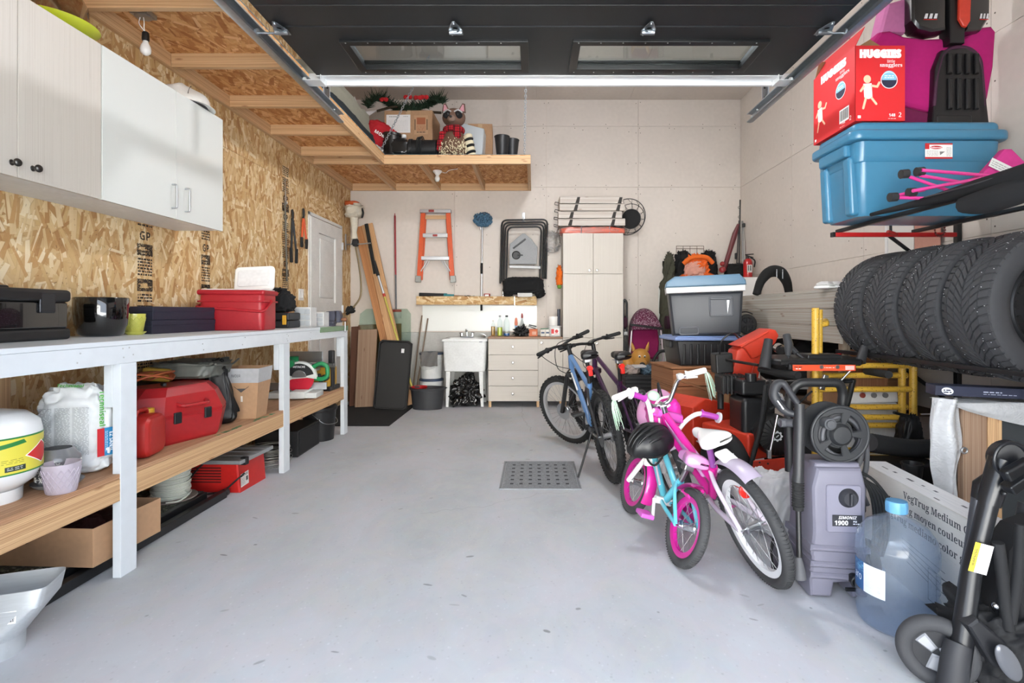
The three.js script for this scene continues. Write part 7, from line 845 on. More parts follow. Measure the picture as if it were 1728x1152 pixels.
// ---------- snow blower ----------
{ const t = thing('snow_blower', 'orange red snow blower with a black control panel', 'snow blower', [1.5, 0, -3.45]), q = loc(t), rm = plast('#d8402a', 0.38), A = (a, b, Z) => q(at(a, b, Z));
  const o2 = (pts, Z, d, m, name, r, b = 0.012) => { const cx = pts.reduce((s, p) => s + p[0], 0) / pts.length, cy = pts.reduce((s, p) => s + p[1], 0) / pts.length; return part(name, ext(outl(pts, Z, cx, cy).reverse(), d, A(cx, cy, Z), r, b), m, t); };
  o2([[1222, 653], [1266, 657], [1279, 606], [1276, 598], [1250, 580], [1236, 590]], 3.8, 0.17, rm, 'chute');
  o2([[1236, 582], [1290, 554], [1299, 556], [1304, 565], [1298, 578], [1268, 602], [1260, 603], [1250, 588]], 3.78, 0.2, rm, 'deflector');
  part('deflector_rib', [rod(A(1250, 586, 3.66), A(1296, 560, 3.66), 0.006), rod(A(1241, 612, 3.7), A(1228, 648, 3.7), 0.006), rod(A(1274, 610, 3.7), A(1262, 652, 3.7), 0.006)], rm, t);
  part('deflector_control', [box(0.12, 0.14, 0.12, A(1218, 612, 3.7), [0, 0, 0.06], 0.012), rod(A(1216, 620, 3.7), A(1216, 690, 3.6), 0.022), tube([A(1214, 600, 3.65), A(1218, 575, 3.6), A(1235, 562, 3.6), A(1246, 570, 3.7)], 0.006), rod(A(1226, 607, 3.62), A(1280, 616, 3.3), 0.009)], blackP, t);
  part('auger_housing', [ext([[0, 0], [0.42, 0.0], [0.46, 0.1], [0.40, 0.36], [0.12, 0.42], [0, 0.36]], 0.44, q([1.02, 0.12, -3.95]), [0, 0.5, 0], 0.015)], rm, t); part('deck', [box(0.42, 0.16, 0.42, q([1.42, 0.33, -3.52]), [0, 0.4, 0], 0.015)], rm, t);
  part('rear_plate', ext(outl([[1266, 778], [1348, 770], [1352, 812], [1262, 806]], 3.15, 1306, 790).reverse(), 0.02, A(1306, 790, 3.15), null, 0.003), rm, t); part('plate_holes', [[1282, 780], [1296, 782], [1282, 796], [1300, 798], [1330, 782], [1340, 798]].map(([a, b]) => put(cyl(0.006, 0.004, null, [PI / 2, 0, 0]), A(a, b, 3.138))), blackP, t);
  part('engine', [box(0.21, 0.24, 0.24, q([1.40, 0.50, -3.42]), null, 0.03), box(0.17, 0.1, 0.2, q([1.39, 0.68, -3.44]), null, 0.02), cyl(0.035, 0.05, q([1.37, 0.745, -3.36])), cyl(0.03, 0.03, q([1.37, 0.42, -3.29]), [PI / 2, 0, 0])], M('#1d1e20', 0.35), t); part('muffler', Array.from({ length: 7 }, (_, i) => box(0.012, 0.12, 0.16, q([1.24 + i * 0.026, 0.68, -3.55]), null, 0.003)), M('#222325', 0.5), t); part('muffler_core', box(0.18, 0.1, 0.14, q([1.32, 0.68, -3.56]), null, 0.01), M('#191a1b', 0.6), t);
  part('recoil_starter', [lathe([[0, 0.03], [0.06, 0.03], [0.115, 0.01], [0.125, -0.03], [0.125, -0.09], [0, -0.09]], 40, A(1312, 736, 3.22), [PI / 2, 0, 0]), ...Array.from({ length: 22 }, (_, i) => put(box(0.05, 0.005, 0.006, [0.085, 0, 0], null, 0.001), A(1312, 736, 3.195), [0, 0, i / 22 * 2 * PI]))], M('#141516', 0.4), t);
  const cog = []; for (let i = 0; i < 16; i++) { const a = i / 16 * 2 * PI; for (const [d, r] of [[-0.12, i % 2 ? 0.026 : 0.032], [0.12, i % 2 ? 0.026 : 0.032]]) cog.push([Math.cos(a + d) * r, Math.sin(a + d) * r]); } part('starter_badge', [ext(cog, 0.005, A(1312, 736, 3.185), null, 0.001, [ring(0.019, 18).reverse()]), box(0.022, 0.006, 0.004, A(1312, 736, 3.185), [0, 0, 0.7], 0.001)], white, t, 'white cog badge');
  part('handle_frame', [pipe([A(1297, 640, 3.1), A(1290, 700, 3.15), A(1262, 800, 3.3)], 0.016, 0.1), pipe([A(1440, 640, 3.1), A(1425, 700, 3.15), A(1370, 800, 3.35)], 0.016, 0.1), rod(A(1292, 645, 3.1), A(1440, 643, 3.1), 0.012)], blackP, t); part('shift_rod', [rod(A(1293, 642, 3.06), A(1420, 641, 3.06), 0.006), rod(A(1300, 760, 3.05), A(1312, 700, 3.05), 0.007), box(0.025, 0.05, 0.025, A(1298, 766, 3.05), null, 0.006)], chrome, t);
  const pan = (pts, m, d, p, name) => part(name, ext(pts, d, p, null, 0.006), m, t);
  part('control_panel', [ext([[-0.23, 0], [0.23, 0], [0.30, 0.09], [0.22, 0.24], [-0.18, 0.24], [-0.28, 0.1]], 0.035, q([1.64, 0.865, -3.04]), [-PI / 2 + 0.06, 0, 0], 0.008), box(0.2, 0.03, 0.14, q([1.69, 0.895, -3.16]), null, 0.008), box(0.38, 0.035, 0.02, q([1.64, 0.845, -3.03]), null, 0.006)], M('#1a1b1d', 0.45), t);
  decal('panel_strip', 0.355, 0.034, 420, 40, (x) => { x.fillStyle = '#e8552f'; x.fillRect(0, 0, 420, 40); lines(x, 10, 12, 60, 1, 8, '#7a2313', 6); lines(x, 20, 24, 34, 1, 8, '#fff', 5); lines(x, 190, 16, 90, 1, 8, '#ffe6dc', 5); x.fillStyle = '#f3c9c4'; x.fillRect(352, 6, 60, 28); }, t, q([1.645, 0.84, -3.018]).toArray(), [-0.05, 0, 0]); part('panel_bolt', [cyl(0.011, 0.006, q([1.63, 0.845, -3.016]), [PI / 2, 0, 0]), cyl(0.011, 0.006, q([1.72, 0.845, -3.016]), [PI / 2, 0, 0])], steel, t);
  part('lever', [sweep([A(1290, 622, 3.1), A(1297, 573, 3.15)], [0.036, 0.026], 8)], M('#2b2c2f', 0.5), t); part('lever', [sweep([A(1452, 610, 3.1), A(1463, 572, 3.15)], [0.03, 0.018], 8)], M('#2b2c2f', 0.5), t); part('grip', [sweep([A(1283, 622, 3.28), A(1310, 628, 3.15), A(1347, 633, 2.98)], 0.022, 12)], blackR, t); part('grip', [sweep([A(1462, 626, 3.2), A(1480, 629, 3.05), A(1500, 632, 2.92)], 0.021, 12)], blackR, t);
  part('shift_knob', [sweep([A(1330, 600, 3.1), A(1331, 582, 3.12), A(1327, 565, 3.15)], [0.014, 0.026, 0.022], 10), rod(A(1328, 618, 3.12), A(1331, 598, 3.1), 0.006)], plast('#3c3e42', 0.45), t); part('shift_knob', [sweep([A(1345, 596, 3.15), A(1330, 582, 3.2)], [0.014, 0.02], 8), rod(A(1360, 608, 3.12), A(1345, 596, 3.15), 0.006)], plast('#3c3e42', 0.45), t); part('headlight', [cyl(0.03, 0.04, A(1315, 588, 3.2), [PI / 2 + 0.2, 0.3, 0])], chrome, t);
  for (const [x, z] of [[1.22, -3.4], [1.72, -3.6]]) part('wheel', [tor(0.14, 0.06, q([x, 0.2, z]), [0, PI / 2 + 0.4, 0], 36, 12), cyl(0.09, 0.06, q([x, 0.2, z]), [0, 0.4, PI / 2])], blackR, t);
  part('cables', [tube([A(1300, 640, 3.05), A(1305, 680, 3.0), A(1330, 690, 3.0), A(1370, 660, 3.05)], 0.006), tube([A(1292, 650, 3.1), A(1283, 720, 3.1), A(1266, 790, 3.1), A(1268, 815, 3.1)], 0.011), tube([A(1300, 690, 3.1), A(1330, 675, 3.1), A(1350, 690, 3.1)], 0.008)], blackR, t); part('linkage', box(0.09, 0.03, 0.02, A(1350, 652, 3.05), null, 0.004), steel, t); part('bracket', box(0.03, 0.09, 0.02, A(1390, 645, 3.08), [0, 0, -0.3], 0.004), steel, t); part('link_rod', rod(A(1435, 625, 3.03), A(1420, 641, 3.05), 0.006), steel, t); }
// white printed bags by the bike wheel
for (const [px, w, h, l, s] of [[1292, 0.19, 0.32, 'white plastic bag behind the bike wheel', 4], [1322, 0.25, 0.33, 'white printed bag beside the pressure washer', 11]]) { const t = thing('white_bag', l, 'bag', [X(px, 2.75), 0, -2.85 + (s > 5 ? 0.1 : 0)], 0.2, 'white bags by the washer'); part('bag', blob(w, h, 0.17, { e: 0.55, amp: 0.022, fr: 4, s, nu: 56, nv: 40 }), M('#dcdde0', 0.4, 0, { map: tSoft }), t); if (s > 5) decal('print', 0.1, 0.12, 128, 150, (x) => { x.clearRect(0, 0, 128, 150); lines(x, 6, 6, 110, 16, 9, 'rgba(130,130,135,0.8)', 3); x.fillStyle = '#8c2440'; x.fillRect(100, 118, 28, 30); }, t, [0.03, 0.12, 0.094], null, { alpha: 1 }); }
// ---------- pressure washer ----------
{ const t = thing('pressure_washer', 'grey pressure washer with a black hose reel', 'pressure washer', [1.235, 0, -2.25], -0.06), gm = M('#757483', 0.5, 0, { map: tSoft });
  part('body', ext([[-0.115, 0.0], [-0.12, 0.08], [-0.11, 0.16], [-0.115, 0.17], [-0.105, 0.26], [-0.11, 0.44], [-0.09, 0.52], [0.085, 0.52], [0.105, 0.44], [0.10, 0.26], [0.11, 0.17], [0.105, 0.16], [0.115, 0.08], [0.11, 0.0], [0.05, 0.0], [0.04, 0.06], [-0.02, 0.055], [-0.03, 0]], 0.24, [0, 0.01, 0], null, 0.022), gm, t);
  part('grip_frame', ext([[-0.105, 0.43], [-0.09, 0.545], [0.085, 0.545], [0.105, 0.43]], 0.06, [0, 0, 0.07], null, 0.012, [[[-0.05, 0.495], [0.055, 0.495], [0.05, 0.53], [-0.045, 0.53]].reverse()]), gm, t); for (const y of [0.09, 0.135, 0.2]) part('rib', ext([[-0.12, 0], [0.115, -0.01], [0.113, 0.014], [-0.118, 0.024]], 0.262, [0, y, 0], null, 0.008), gm, t); part('front_plate', ext(rrect(0.135, 0.19, 0.012), 0.012, [0.01, 0.37, 0.122], null, 0.004), M('#7d7c8c', 0.5), t); part('switch_knob', [lathe([[0, 0.02], [0.025, 0.02], [0.036, 0.008], [0.038, 0], [0, 0]], 32, [0.025, 0.415, 0.128], [PI / 2, 0, 0]), box(0.012, 0.05, 0.02, [0.025, 0.415, 0.15], null, 0.005)], M('#2f3036', 0.45), t, 'dark rotary switch');
  decal('name_plate', 0.115, 0.045, 256, 100, (x) => { x.fillStyle = '#2c2d33'; x.fillRect(0, 0, 256, 100); txt(x, 'SIMONIZ', 128, 24, 36, '#e8e8ea', 'italic bold', 'center', 'sans-serif', 220); txt(x, '1900', 18, 70, 54, '#fff', 'bold'); txt(x, 'PSI', 178, 58, 22, '#fff', 'bold'); lines(x, 178, 74, 66, 1, 8, '#d8d8dc', 9); }, t, [0.02, 0.325, 0.1295]);
  part('outlet', [cyl(0.02, 0.05, [0.045, 0.095, 0.13], [PI / 2, 0, 0]), tor(0.02, 0.006, [0.045, 0.095, 0.155]), box(0.05, 0.014, 0.01, [0.04, 0.14, 0.125], null, 0.003), box(0.04, 0.014, 0.01, [0.035, 0.05, 0.125], null, 0.003)], blackP, t);
  for (const s of [-1, 1]) { const w = new THREE.Group(); w.name = 'wheel'; t.add(w); part('tire', [tor(0.075, 0.02, [s * 0.185, 0.095, -0.02], [0, PI / 2 - 0.15, 0], 36, 10)], blackR, w); part('rim', [cyl(0.06, 0.025, [s * 0.185, 0.095, -0.02], [0, -0.15, PI / 2])], M('#5a5b63', 0.6), w); }
  part('handle', pipe([[-0.105, 0.45, -0.11], [-0.115, 0.78, -0.1], [-0.08, 0.845, -0.09], [0.10, 0.845, -0.09], [0.12, 0.80, -0.1], [0.09, 0.45, -0.11]], 0.02, 0.05), blackP, t);
  part('hose_reel', [ext(ring(0.115, 48), 0.012, [0.02, 0.655, 0.07], null, 0.004, [0, 1, 2, 3, 4].map((i) => { const a = i * 72 + 12; return [...arcp(0.085, a, a + 48, 8), ...arcp(0.052, a + 48, a, 6)].reverse(); })), lathe([[0, 0.022], [0.034, 0.02], [0.044, 0.008], [0.046, 0], [0, 0]], 36, [0.02, 0.655, 0.074], [PI / 2, 0, 0]), tor(0.112, 0.007, [0.02, 0.655, 0.074], null, 48, 8), cyl(0.06, 0.12, [0.02, 0.655, 0.0], [PI / 2, 0, 0]), cyl(0.115, 0.01, [0.02, 0.655, -0.05], [PI / 2, 0, 0])], plast('#2b2d30', 0.5), t, 'dark grey hose reel'); part('reel_crank', [cyl(0.024, 0.045, [-0.04, 0.705, 0.1], [PI / 2, 0, 0]), cyl(0.017, 0.05, [-0.04, 0.705, 0.105], [PI / 2, 0, 0])], plast('#45474b', 0.5), t);
  part('reel_hose', Array.from({ length: 6 }, (_, i) => tor(0.08 + (i % 3) * 0.012, 0.009, [0.04 + i * 0.006, 0.64 - i * 0.004, 0.045 - i * 0.017], [0, 0.1, 0], 40, 8)), M('#55565a', 0.5), t); part('loose_hose', [...[0, 1, 2, 3, 4].map((i) => tube([[0.08, 0.745, -0.03 - i * 0.012], [0.135 + i * 0.010, 0.69, -0.02 - i * 0.012], [0.145 + i * 0.013, 0.61, -0.02 - i * 0.012], [0.10 + i * 0.012, 0.535, -0.03 - i * 0.012]], 0.0095)), tube([[0.13, 0.7, -0.02], [0.17, 0.62, -0.02], [0.18, 0.5, -0.03], [0.165, 0.4, -0.04], [0.19, 0.33, -0.04]], 0.011), tube([[0.12, 0.72, -0.03], [0.155, 0.6, -0.04], [0.14, 0.5, -0.05]], 0.011), tube([[0.11, 0.66, 0.0], [0.15, 0.56, -0.01], [0.13, 0.48, -0.02]], 0.011)], M('#4a4b4f', 0.5), t);
  part('power_cord', [0, 1, 2, 3, 4].map((i) => tube([[0.09, 0.47, -0.05], [0.13 + i * 0.008, 0.47 - i * 0.006, 0.0], [0.17 + i * 0.012, 0.4, 0.02], [0.185 + i * 0.014, 0.25, 0.02], [0.18 + i * 0.012, 0.13, 0.0]], 0.0065, 24, 6)).concat([tube([[0.1, 0.49, -0.03], [0.18, 0.46, 0.0], [0.24, 0.38, 0.03], [0.27, 0.33, 0.05]], 0.006)]), blackR, t); part('cord_hook', [box(0.05, 0.13, 0.05, [0.145, 0.37, -0.03], null, 0.01)], blackP, t); }
{ const t = thing('spray_lance', 'black pressure washer gun and lance standing by the washer', 'spray gun', [X(1345, 2.2), 0.08, -2.13]), q = loc(t), A = (a, b, Z = 2.15) => q(at(a, b, Z)); part('barrel', [sweep([A(1349, 682, 2.2), A(1349, 720, 2.18), A(1347, 800), A(1346, 812)], [0.020, 0.022, 0.021, 0.024], 12)], M('#2a2b2e', 0.45, 0, { map: tMott }), t); part('ribbed_sleeve', [rod(A(1346, 812), A(1347, 860), 0.021), ...Array.from({ length: 10 }, (_, i) => tor(0.021, 0.003, A(1346.5, 814 + i * 4.4), [PI / 2, 0, 0], 20, 6))], blackR, t); part('lance', rod(A(1347, 858), A(1349, 960, 2.1), 0.011), blackP, t); part('nozzle', [sweep([A(1347, 940, 2.11), A(1349, 962, 2.1), A(1350, 975, 2.1)], [0.014, 0.022, 0.024], 12)], M('#55565a', 0.6), t); part('joint', rod(A(1348, 900), A(1348, 930), 0.010), steel, t);
  part('handle', [sweep(fillet([A(1347, 700, 2.2), A(1325, 695, 2.22), A(1304, 668, 2.24), A(1310, 648, 2.25), A(1322, 646, 2.25), A(1347, 682, 2.2)], 0.03), (u) => 0.013 + 0.008 * Math.sin(u * PI), 10)], M('#2b2c30', 0.5), t); part('trigger', [ext(outl([[1311, 660], [1320, 664], [1325, 678], [1318, 674]], 2.22, 1318, 668).reverse(), 0.014, A(1318, 668, 2.22), null, 0.003), rod(A(1312, 676, 2.21), A(1322, 690, 2.2), 0.005)], chrome, t); part('hose_joint', [rod(A(1315, 712, 2.25), A(1340, 714, 2.2), 0.017), cyl(0.019, 0.03, A(1322, 713, 2.23), [0, 0, PI / 2])], plast('#4c4d52'), t); }
// ---------- water jug ----------
{ const t = thing('water_jug', 'large clear blue water jug with a light blue cap', 'water jug', [1.352, 0, -1.985]), jm = M('#e0eaf6', 0.06, 0, { transmission: 0.9, thickness: 0, ior: 1.4 });
  const prof = [[0, 0.012], [0.08, 0.008], [0.118, 0.0], [0.128, 0.014], [0.132, 0.05], [0.124, 0.066], [0.133, 0.082], [0.133, 0.115], [0.125, 0.130], [0.132, 0.146], [0.132, 0.21], [0.123, 0.226], [0.134, 0.242], [0.134, 0.285], [0.126, 0.325], [0.1, 0.362], [0.06, 0.386], [0.034, 0.396], [0.029, 0.405], [0.029, 0.44]];
  part('bottle', lathe(prof, 56, null, null, 0), jm, t); part('cap', lathe([[0.031, 0.41], [0.036, 0.412], [0.037, 0.44], [0.034, 0.452], [0, 0.455]], 32), plast('#6fb0e0', 0.4), t, 'light blue cap');
  const lb = canvasTex(512, 300, (x) => { x.fillStyle = '#2c5f97'; x.fillRect(0, 0, 230, 300); for (let i = 0; i < 60; i++) { x.fillStyle = `rgba(120,180,215,${rnd(0.1, 0.5)})`; x.beginPath(); x.ellipse(rnd(230), rnd(110), rnd(8, 40), rnd(4, 14), 0, 0, 7); x.fill(); } x.fillStyle = '#dfe6ee'; x.fillRect(230, 0, 282, 300); txt(x, 'aro', 112, 165, 112, '#eef4fa', '', 'center'); x.fillStyle = '#5a6a7c'; for (const q of [70, 130, 190, 240]) { x.beginPath(); x.arc(440, q, 11, 0, 7); x.stroke(); } lines(x, 260, 40, 120, 12, 17, 'rgba(150,160,172,0.5)', 3); });
  part('label', put(flat(new THREE.CylinderGeometry(0.1335, 0.1335, 0.105, 32, 1, true, -1.95, 1.1)), [0, 0.178, 0]), M('#ffffff', 0.4, 0, { map: lb }), t); }
// ---------- long flat carton ----------
{ const p0 = V3(1.60, 0, -2.62), p1 = V3(1.475, 0, -1.35), L = p0.distanceTo(p1), t = thing('long_carton', 'long white printed carton standing on edge', 'carton', [(p0.x + p1.x) / 2, 0, (p0.z + p1.z) / 2], Math.atan2(p1.x - p0.x, p1.z - p0.z)), h = 0.425;
  part('carton', box(0.12, h, L, [0.06, h / 2, 0], null, 0.003), M('#d3d1cc', 0.8, 0, { map: tMott }), t);
  const ct = canvasTex(1536, 512, (x, w, hh) => { x.fillStyle = '#cfcdc8'; x.fillRect(0, 0, w, hh); for (let i = 0; i < 500; i++) { x.fillStyle = rnd() < 0.5 ? `rgba(150,146,140,${rnd(0.05, 0.2)})` : `rgba(240,240,238,${rnd(0.05, 0.3)})`; x.fillRect(rnd(w), rnd(hh), rnd(4, 60), rnd(1, 5)); }
    txt(x, 'VegTrug Medium Grey Wash', 440, 44, 49, '#3a3d42', 'bold', 'left', 'serif'); txt(x, 'VegTrug moyen couleur lavis gris', 310, 112, 49, '#3a3d42', 'bold', 'left', 'serif'); txt(x, 'VegTrug mediano color gris lavado', 262, 182, 49, '#3a3d42', 'bold', 'left', 'serif');
    x.strokeStyle = '#5d6167'; x.lineWidth = 3; for (let k = 0; k < 4; k++) { x.beginPath(); x.moveTo(430, 276 + k * 20); x.lineTo(760, 300 + k * 34); x.stroke(); } x.strokeRect(640, 330, 60, 150); x.beginPath(); x.moveTo(470, 380); x.lineTo(640, 400); x.moveTo(700, 340); x.lineTo(980, 310); x.moveTo(700, 400); x.lineTo(980, 380); x.stroke(); });
  part('print', put(flat(new THREE.PlaneGeometry(L - 0.01, h - 0.01)), [-0.0008, h / 2, 0], [0, -PI / 2, 0]), M('#ffffff', 0.8, 0, { map: ct }), t); 
  decal('top_print', 0.118, L - 0.02, 128, 1024, (x, w, hh) => { x.fillStyle = '#e3e4e6'; x.fillRect(0, 0, w, hh); for (let i = 0; i < 40; i++) { x.strokeStyle = `rgba(130,140,152,${rnd(0.1, 0.4)})`; x.beginPath(); x.moveTo(rnd(w), rnd(hh)); x.lineTo(rnd(w), rnd(hh)); x.stroke(); } for (let i = 0; i < 12; i++) { x.fillStyle = '#4c5058'; x.fillRect(rnd(10, 90), 60 + i * 70 + rnd(30), rnd(6, 14), rnd(14, 40)); } x.fillStyle = '#9fc4dc'; x.fillRect(14, 800, 60, 120); }, t, [0.06, h + 0.0008, 0], [-PI / 2, 0, 0]); }
// ---------- tarp covered crate ----------
{ const t = thing('lumber_crate', 'pine framed dark panel standing under the rack', 'frame', [2.2, 0, -2.42]); part('corner_board', box(0.105, 0.745, 0.034, [-0.25, 0.3725, 0.05], null, 0.003), brownW, t); part('corner_board', box(0.062, 0.745, 0.038, [-0.165, 0.3725, 0.052], null, 0.003), pineB, t); part('panel', box(0.55, 0.70, 0.012, [0.14, 0.36, 0.04], null, 0.002), M('#3a3f42', 0.6, 0, { map: tMott }), t); part('back_frame', [box(0.72, 0.06, 0.05, [0.05, 0.715, 0.0], null, 0.003)], pineB, t); part('back_frame', box(0.72, 0.06, 0.05, [0.05, 0.032, 0.0], null, 0.003), pineB, t); }
{ const t = thing('white_tarp', 'white woven tarpaulin with a grommet draped over the dark panel', 'tarpaulin', [2.2, 0, -2.42]), tm = M('#c9cbcd', 0.35, 0, { map: tMott, bumpMap: tRough, bumpScale: 0.006 });
  part('top_sheet', uvm(param((u, v) => { const x = -0.36 + u * 0.80, s = 0.758 + 0.008 * Math.sin(u * 9) * Math.sin(v * 7); if (v < 0.45) return [x, s, -0.06 + v / 0.45 * 0.145]; const k = (v - 0.45) / 0.55; return [x, s - k * (0.005 + 0.15 * u ** 0.6 + 0.01 * Math.sin(u * 5)), 0.087 + 0.010 * Math.sin(k * 4) + 0.005 * Math.sin(u * 15)]; }, 40, 40)), tm, t);
  part('side_drape', uvm(param((u, v) => { const a = (u - 0.5) * PI, w = 0.052 + 0.008 * Math.sin(v * 9), y = v < 0.08 ? 0.775 - 0.03 * (1 - Math.sin(v / 0.08 * PI / 2)) : 0.775 - (v - 0.08) * 0.8, k = Math.min(1, 0.75 + v * 4); return [-0.372 + Math.sin(a) * w * k + 0.010 * Math.sin(v * 12 + u * 5), y + 0.002, 0.03 + Math.cos(a) * 0.07 * k + 0.010 * Math.sin(u * 14 + v * 5) + 0.006 * Math.sin(v * 23)]; }, 40, 60)), tm, t); part('grommet', tor(0.012, 0.004, [-0.318, 0.55, 0.092], null, 20, 8), steel, t); }
{ const t = thing('flat_navy_box', 'long flat navy box lying on the white tarpaulin', 'box', [2.06, 0.775, -2.37], -0.22); part('box', box(0.62, 0.045, 0.09, [0.05, 0.024, 0], [0, 0, -0.02], 0.002), plast('#262b40', 0.5), t); decal('print', 0.3, 0.04, 384, 52, (x) => { x.fillStyle = '#262b40'; x.fillRect(0, 0, 384, 52); x.fillStyle = '#dfe2e8'; x.beginPath(); x.ellipse(34, 26, 30, 20, 0.15, 0, 7); x.fill(); lines(x, 14, 18, 40, 2, 12, '#262b40', 7); lines(x, 210, 20, 90, 1, 8, '#b9bfd0', 6); lines(x, 210, 34, 160, 1, 8, '#b9bfd0', 3); }, t, [-0.09, 0.026, 0.0458], [0, 0, -0.02]); }
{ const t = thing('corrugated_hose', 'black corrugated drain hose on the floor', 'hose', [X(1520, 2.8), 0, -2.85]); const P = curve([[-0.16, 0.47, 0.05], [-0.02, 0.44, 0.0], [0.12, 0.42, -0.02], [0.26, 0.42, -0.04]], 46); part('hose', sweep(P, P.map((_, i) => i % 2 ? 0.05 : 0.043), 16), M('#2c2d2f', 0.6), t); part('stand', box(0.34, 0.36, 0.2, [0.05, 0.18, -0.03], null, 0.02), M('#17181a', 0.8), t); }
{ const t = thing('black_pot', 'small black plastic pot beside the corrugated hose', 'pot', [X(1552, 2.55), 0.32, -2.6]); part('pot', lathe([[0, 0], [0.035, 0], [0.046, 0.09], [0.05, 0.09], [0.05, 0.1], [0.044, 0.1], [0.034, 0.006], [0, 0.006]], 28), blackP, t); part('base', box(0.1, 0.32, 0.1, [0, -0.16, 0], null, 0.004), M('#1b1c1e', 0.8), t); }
{ const t = thing('black_tool', 'black hand pump standing by the hose', 'pump', [X(1545, 2.95), 0, -3.0]); part('body', [blob(0.13, 0.58, 0.11, { e: 0.6, amp: 0.02 })], blackP, t); part('lever', rod([-0.02, 0.575, 0.02], [-0.12, 0.6, 0.05], 0.008), blackP, t); part('rod', rod([0.05, 0.585, 0.02], [0.2, 0.59, 0.02], 0.004), chrome, t); }
{ const t = thing('dark_bags', 'dark sports bag stuffed inside the plank bin', 'bag', [2.33, 0.511, -4.45]); part('bag', blob(0.62, 0.42, 1.0, { e: 0.5, amp: 0.04, s: 15 }), cloth('#131315'), t); part('strap', tube([[-0.3, 0.2, -0.2], [-0.33, 0.36, 0], [-0.3, 0.2, 0.2]], 0.014), cloth('#0c0c0d'), t); }

// ---------- wall racks on the right, tires ----------
function rack(y, label, arms) { const t = thing('folding_rack', label, 'rack', [XR, y, 0], 0, 'folding wall racks'); const rm = M('#c01d20', 0.4), bm = M('#17181a', 0.4);
  for (const z of arms) { part('arm', bx(-0.80, -0.02, -0.035, -0.008, z - 0.014, z + 0.014, 0.003), rm, t); part('arm_cap', bx(-0.82, -0.801, -0.037, -0.006, z - 0.016, z + 0.016, 0.003), bm, t); part('brace', rod([-0.45, -0.03, z], [-0.012, -0.36, z], 0.012), bm, t); part('wall_bar', bx(-0.03, -0.001, -0.42, 0.06, z - 0.018, z + 0.018, 0.003), bm, t); }
  for (const x of [-0.76, -0.27]) part('long_bar', bx(x - 0.014, x + 0.014, -0.006, 0.016, -3.44, -1.4, 0.004), bm, t); return t; }
rack(1.67, 'red and black wall rack holding the blue tote', [-3.40, -1.6]); rack(0.90, 'red and black wall rack holding the tires', [-3.40, -1.6]);
function tire(z, label) {
  const r = 0.335, w = 0.262, t = thing('winter_tyre', label, 'tire', [2.185, 1.178, z], [PI / 2, 0, 0], 'winter tires on the wall rack');
  t.rotation.set(PI / 2, 0, 0);                            // local y is the axle
  const tm = M('#37383b', 0.75, 0, { map: tMott }), h = w / 2;
  part('carcass', lathe([[0.215, -h * 0.72], [0.222, -h * 0.86], [0.25, -h * 0.98], [0.29, -h], [0.312, -h * 0.93], [0.322, -h * 0.82], [r - 0.010, -h * 0.6], [r - 0.009, 0], [r - 0.010, h * 0.6], [0.322, h * 0.82], [0.312, h * 0.93], [0.29, h], [0.25, h * 0.98], [0.222, h * 0.86], [0.215, h * 0.72]], 72), tm, t);
  const B = [], n = 58; const blk = (a0, da, y0, y1, sk, r0, r1) => { const P = []; for (const [rr, k] of [[r0, 0], [r1, 0.06]]) for (const [u, v] of [[0, 0], [1, 0], [1, 1], [0, 1]]) { const y = y0 + (y1 - y0) * v, a = a0 + da * (u + (u ? -k : k)) + sk * (v - 0) * 1, cr = rr - (Math.abs(y) / h) ** 4 * 0.016; P.push([Math.cos(a) * cr, y, Math.sin(a) * cr]); } const f = [[4, 5, 6, 7], [0, 1, 5, 4], [1, 2, 6, 5], [2, 3, 7, 6], [3, 0, 4, 7]], T = []; for (const [a, b, c, d] of f) T.push(...P[a], ...P[c], ...P[b], ...P[a], ...P[d], ...P[c]); return T; };
  const tri = [], st = 2 * PI / n; for (let i = 0; i < n; i++) for (const s of [-1, 1]) { const a = i * st + (s > 0 ? st * 0.5 : 0); tri.push(...blk(a, st * 0.80, s * h * 0.04, s * h * 0.30, st * 1.1, r - 0.012, r), ...blk(a + st * 1.25, st * 0.82, s * h * 0.335, s * h * 0.60, st * 0.75, r - 0.012, r), ...blk(a + st * 2.1, st * 0.84, s * h * 0.635, s * h * 0.93, st * 0.22, r - 0.012, r)); }
  const g = new THREE.BufferGeometry(); g.setAttribute('position', new THREE.Float32BufferAttribute(tri, 3)); g.setAttribute('uv', new THREE.Float32BufferAttribute(new Float32Array(tri.length / 3 * 2), 2)); g.computeVertexNormals();
  part('tread_blocks', uvm(g), M('#3d3e41', 0.72, 0, { map: tMott }), t).userData.kind = 'stuff';
  const S = []; for (let i = 0; i < 110; i++) { const a = rnd(2 * PI), y = (rnd() < 0.5 ? -1 : 1) * rnd(0.35, 0.88) * h, cr = r - (Math.abs(y) / h) ** 4 * 0.016 + 0.0004; S.push(put(sph(0.0022, null, null, null, 5), [Math.cos(a) * cr, y, Math.sin(a) * cr])); } part('studs', S, M('#c9cbce', 0.3, 0.8), t).userData.kind = 'stuff';
  part('wheel_rim', [lathe([[0.216, h * 0.74], [0.205, h * 0.84], [0.195, h * 0.80], [0.185, h * 0.45], [0.16, h * 0.38], [0.12, h * 0.5], [0.07, h * 0.52], [0.03, h * 0.42], [0, h * 0.42]], 48), lathe([[0.216, h * 0.74], [0.205, -h * 0.8], [0.213, -h * 0.84]], 40)], M('#1e1f21', 0.4, 0.5), t); part('rim_hole', Array.from({ length: 14 }, (_, i) => { const a = i / 14 * 2 * PI; return put(cyl(0.019, 0.01, null, null, 0.019, 14), [Math.cos(a) * 0.142, h * 0.425, Math.sin(a) * 0.142], [0, 0, 0]); }), M('#050506', 0.9), t).userData.kind = 'stuff';
  return t;
}
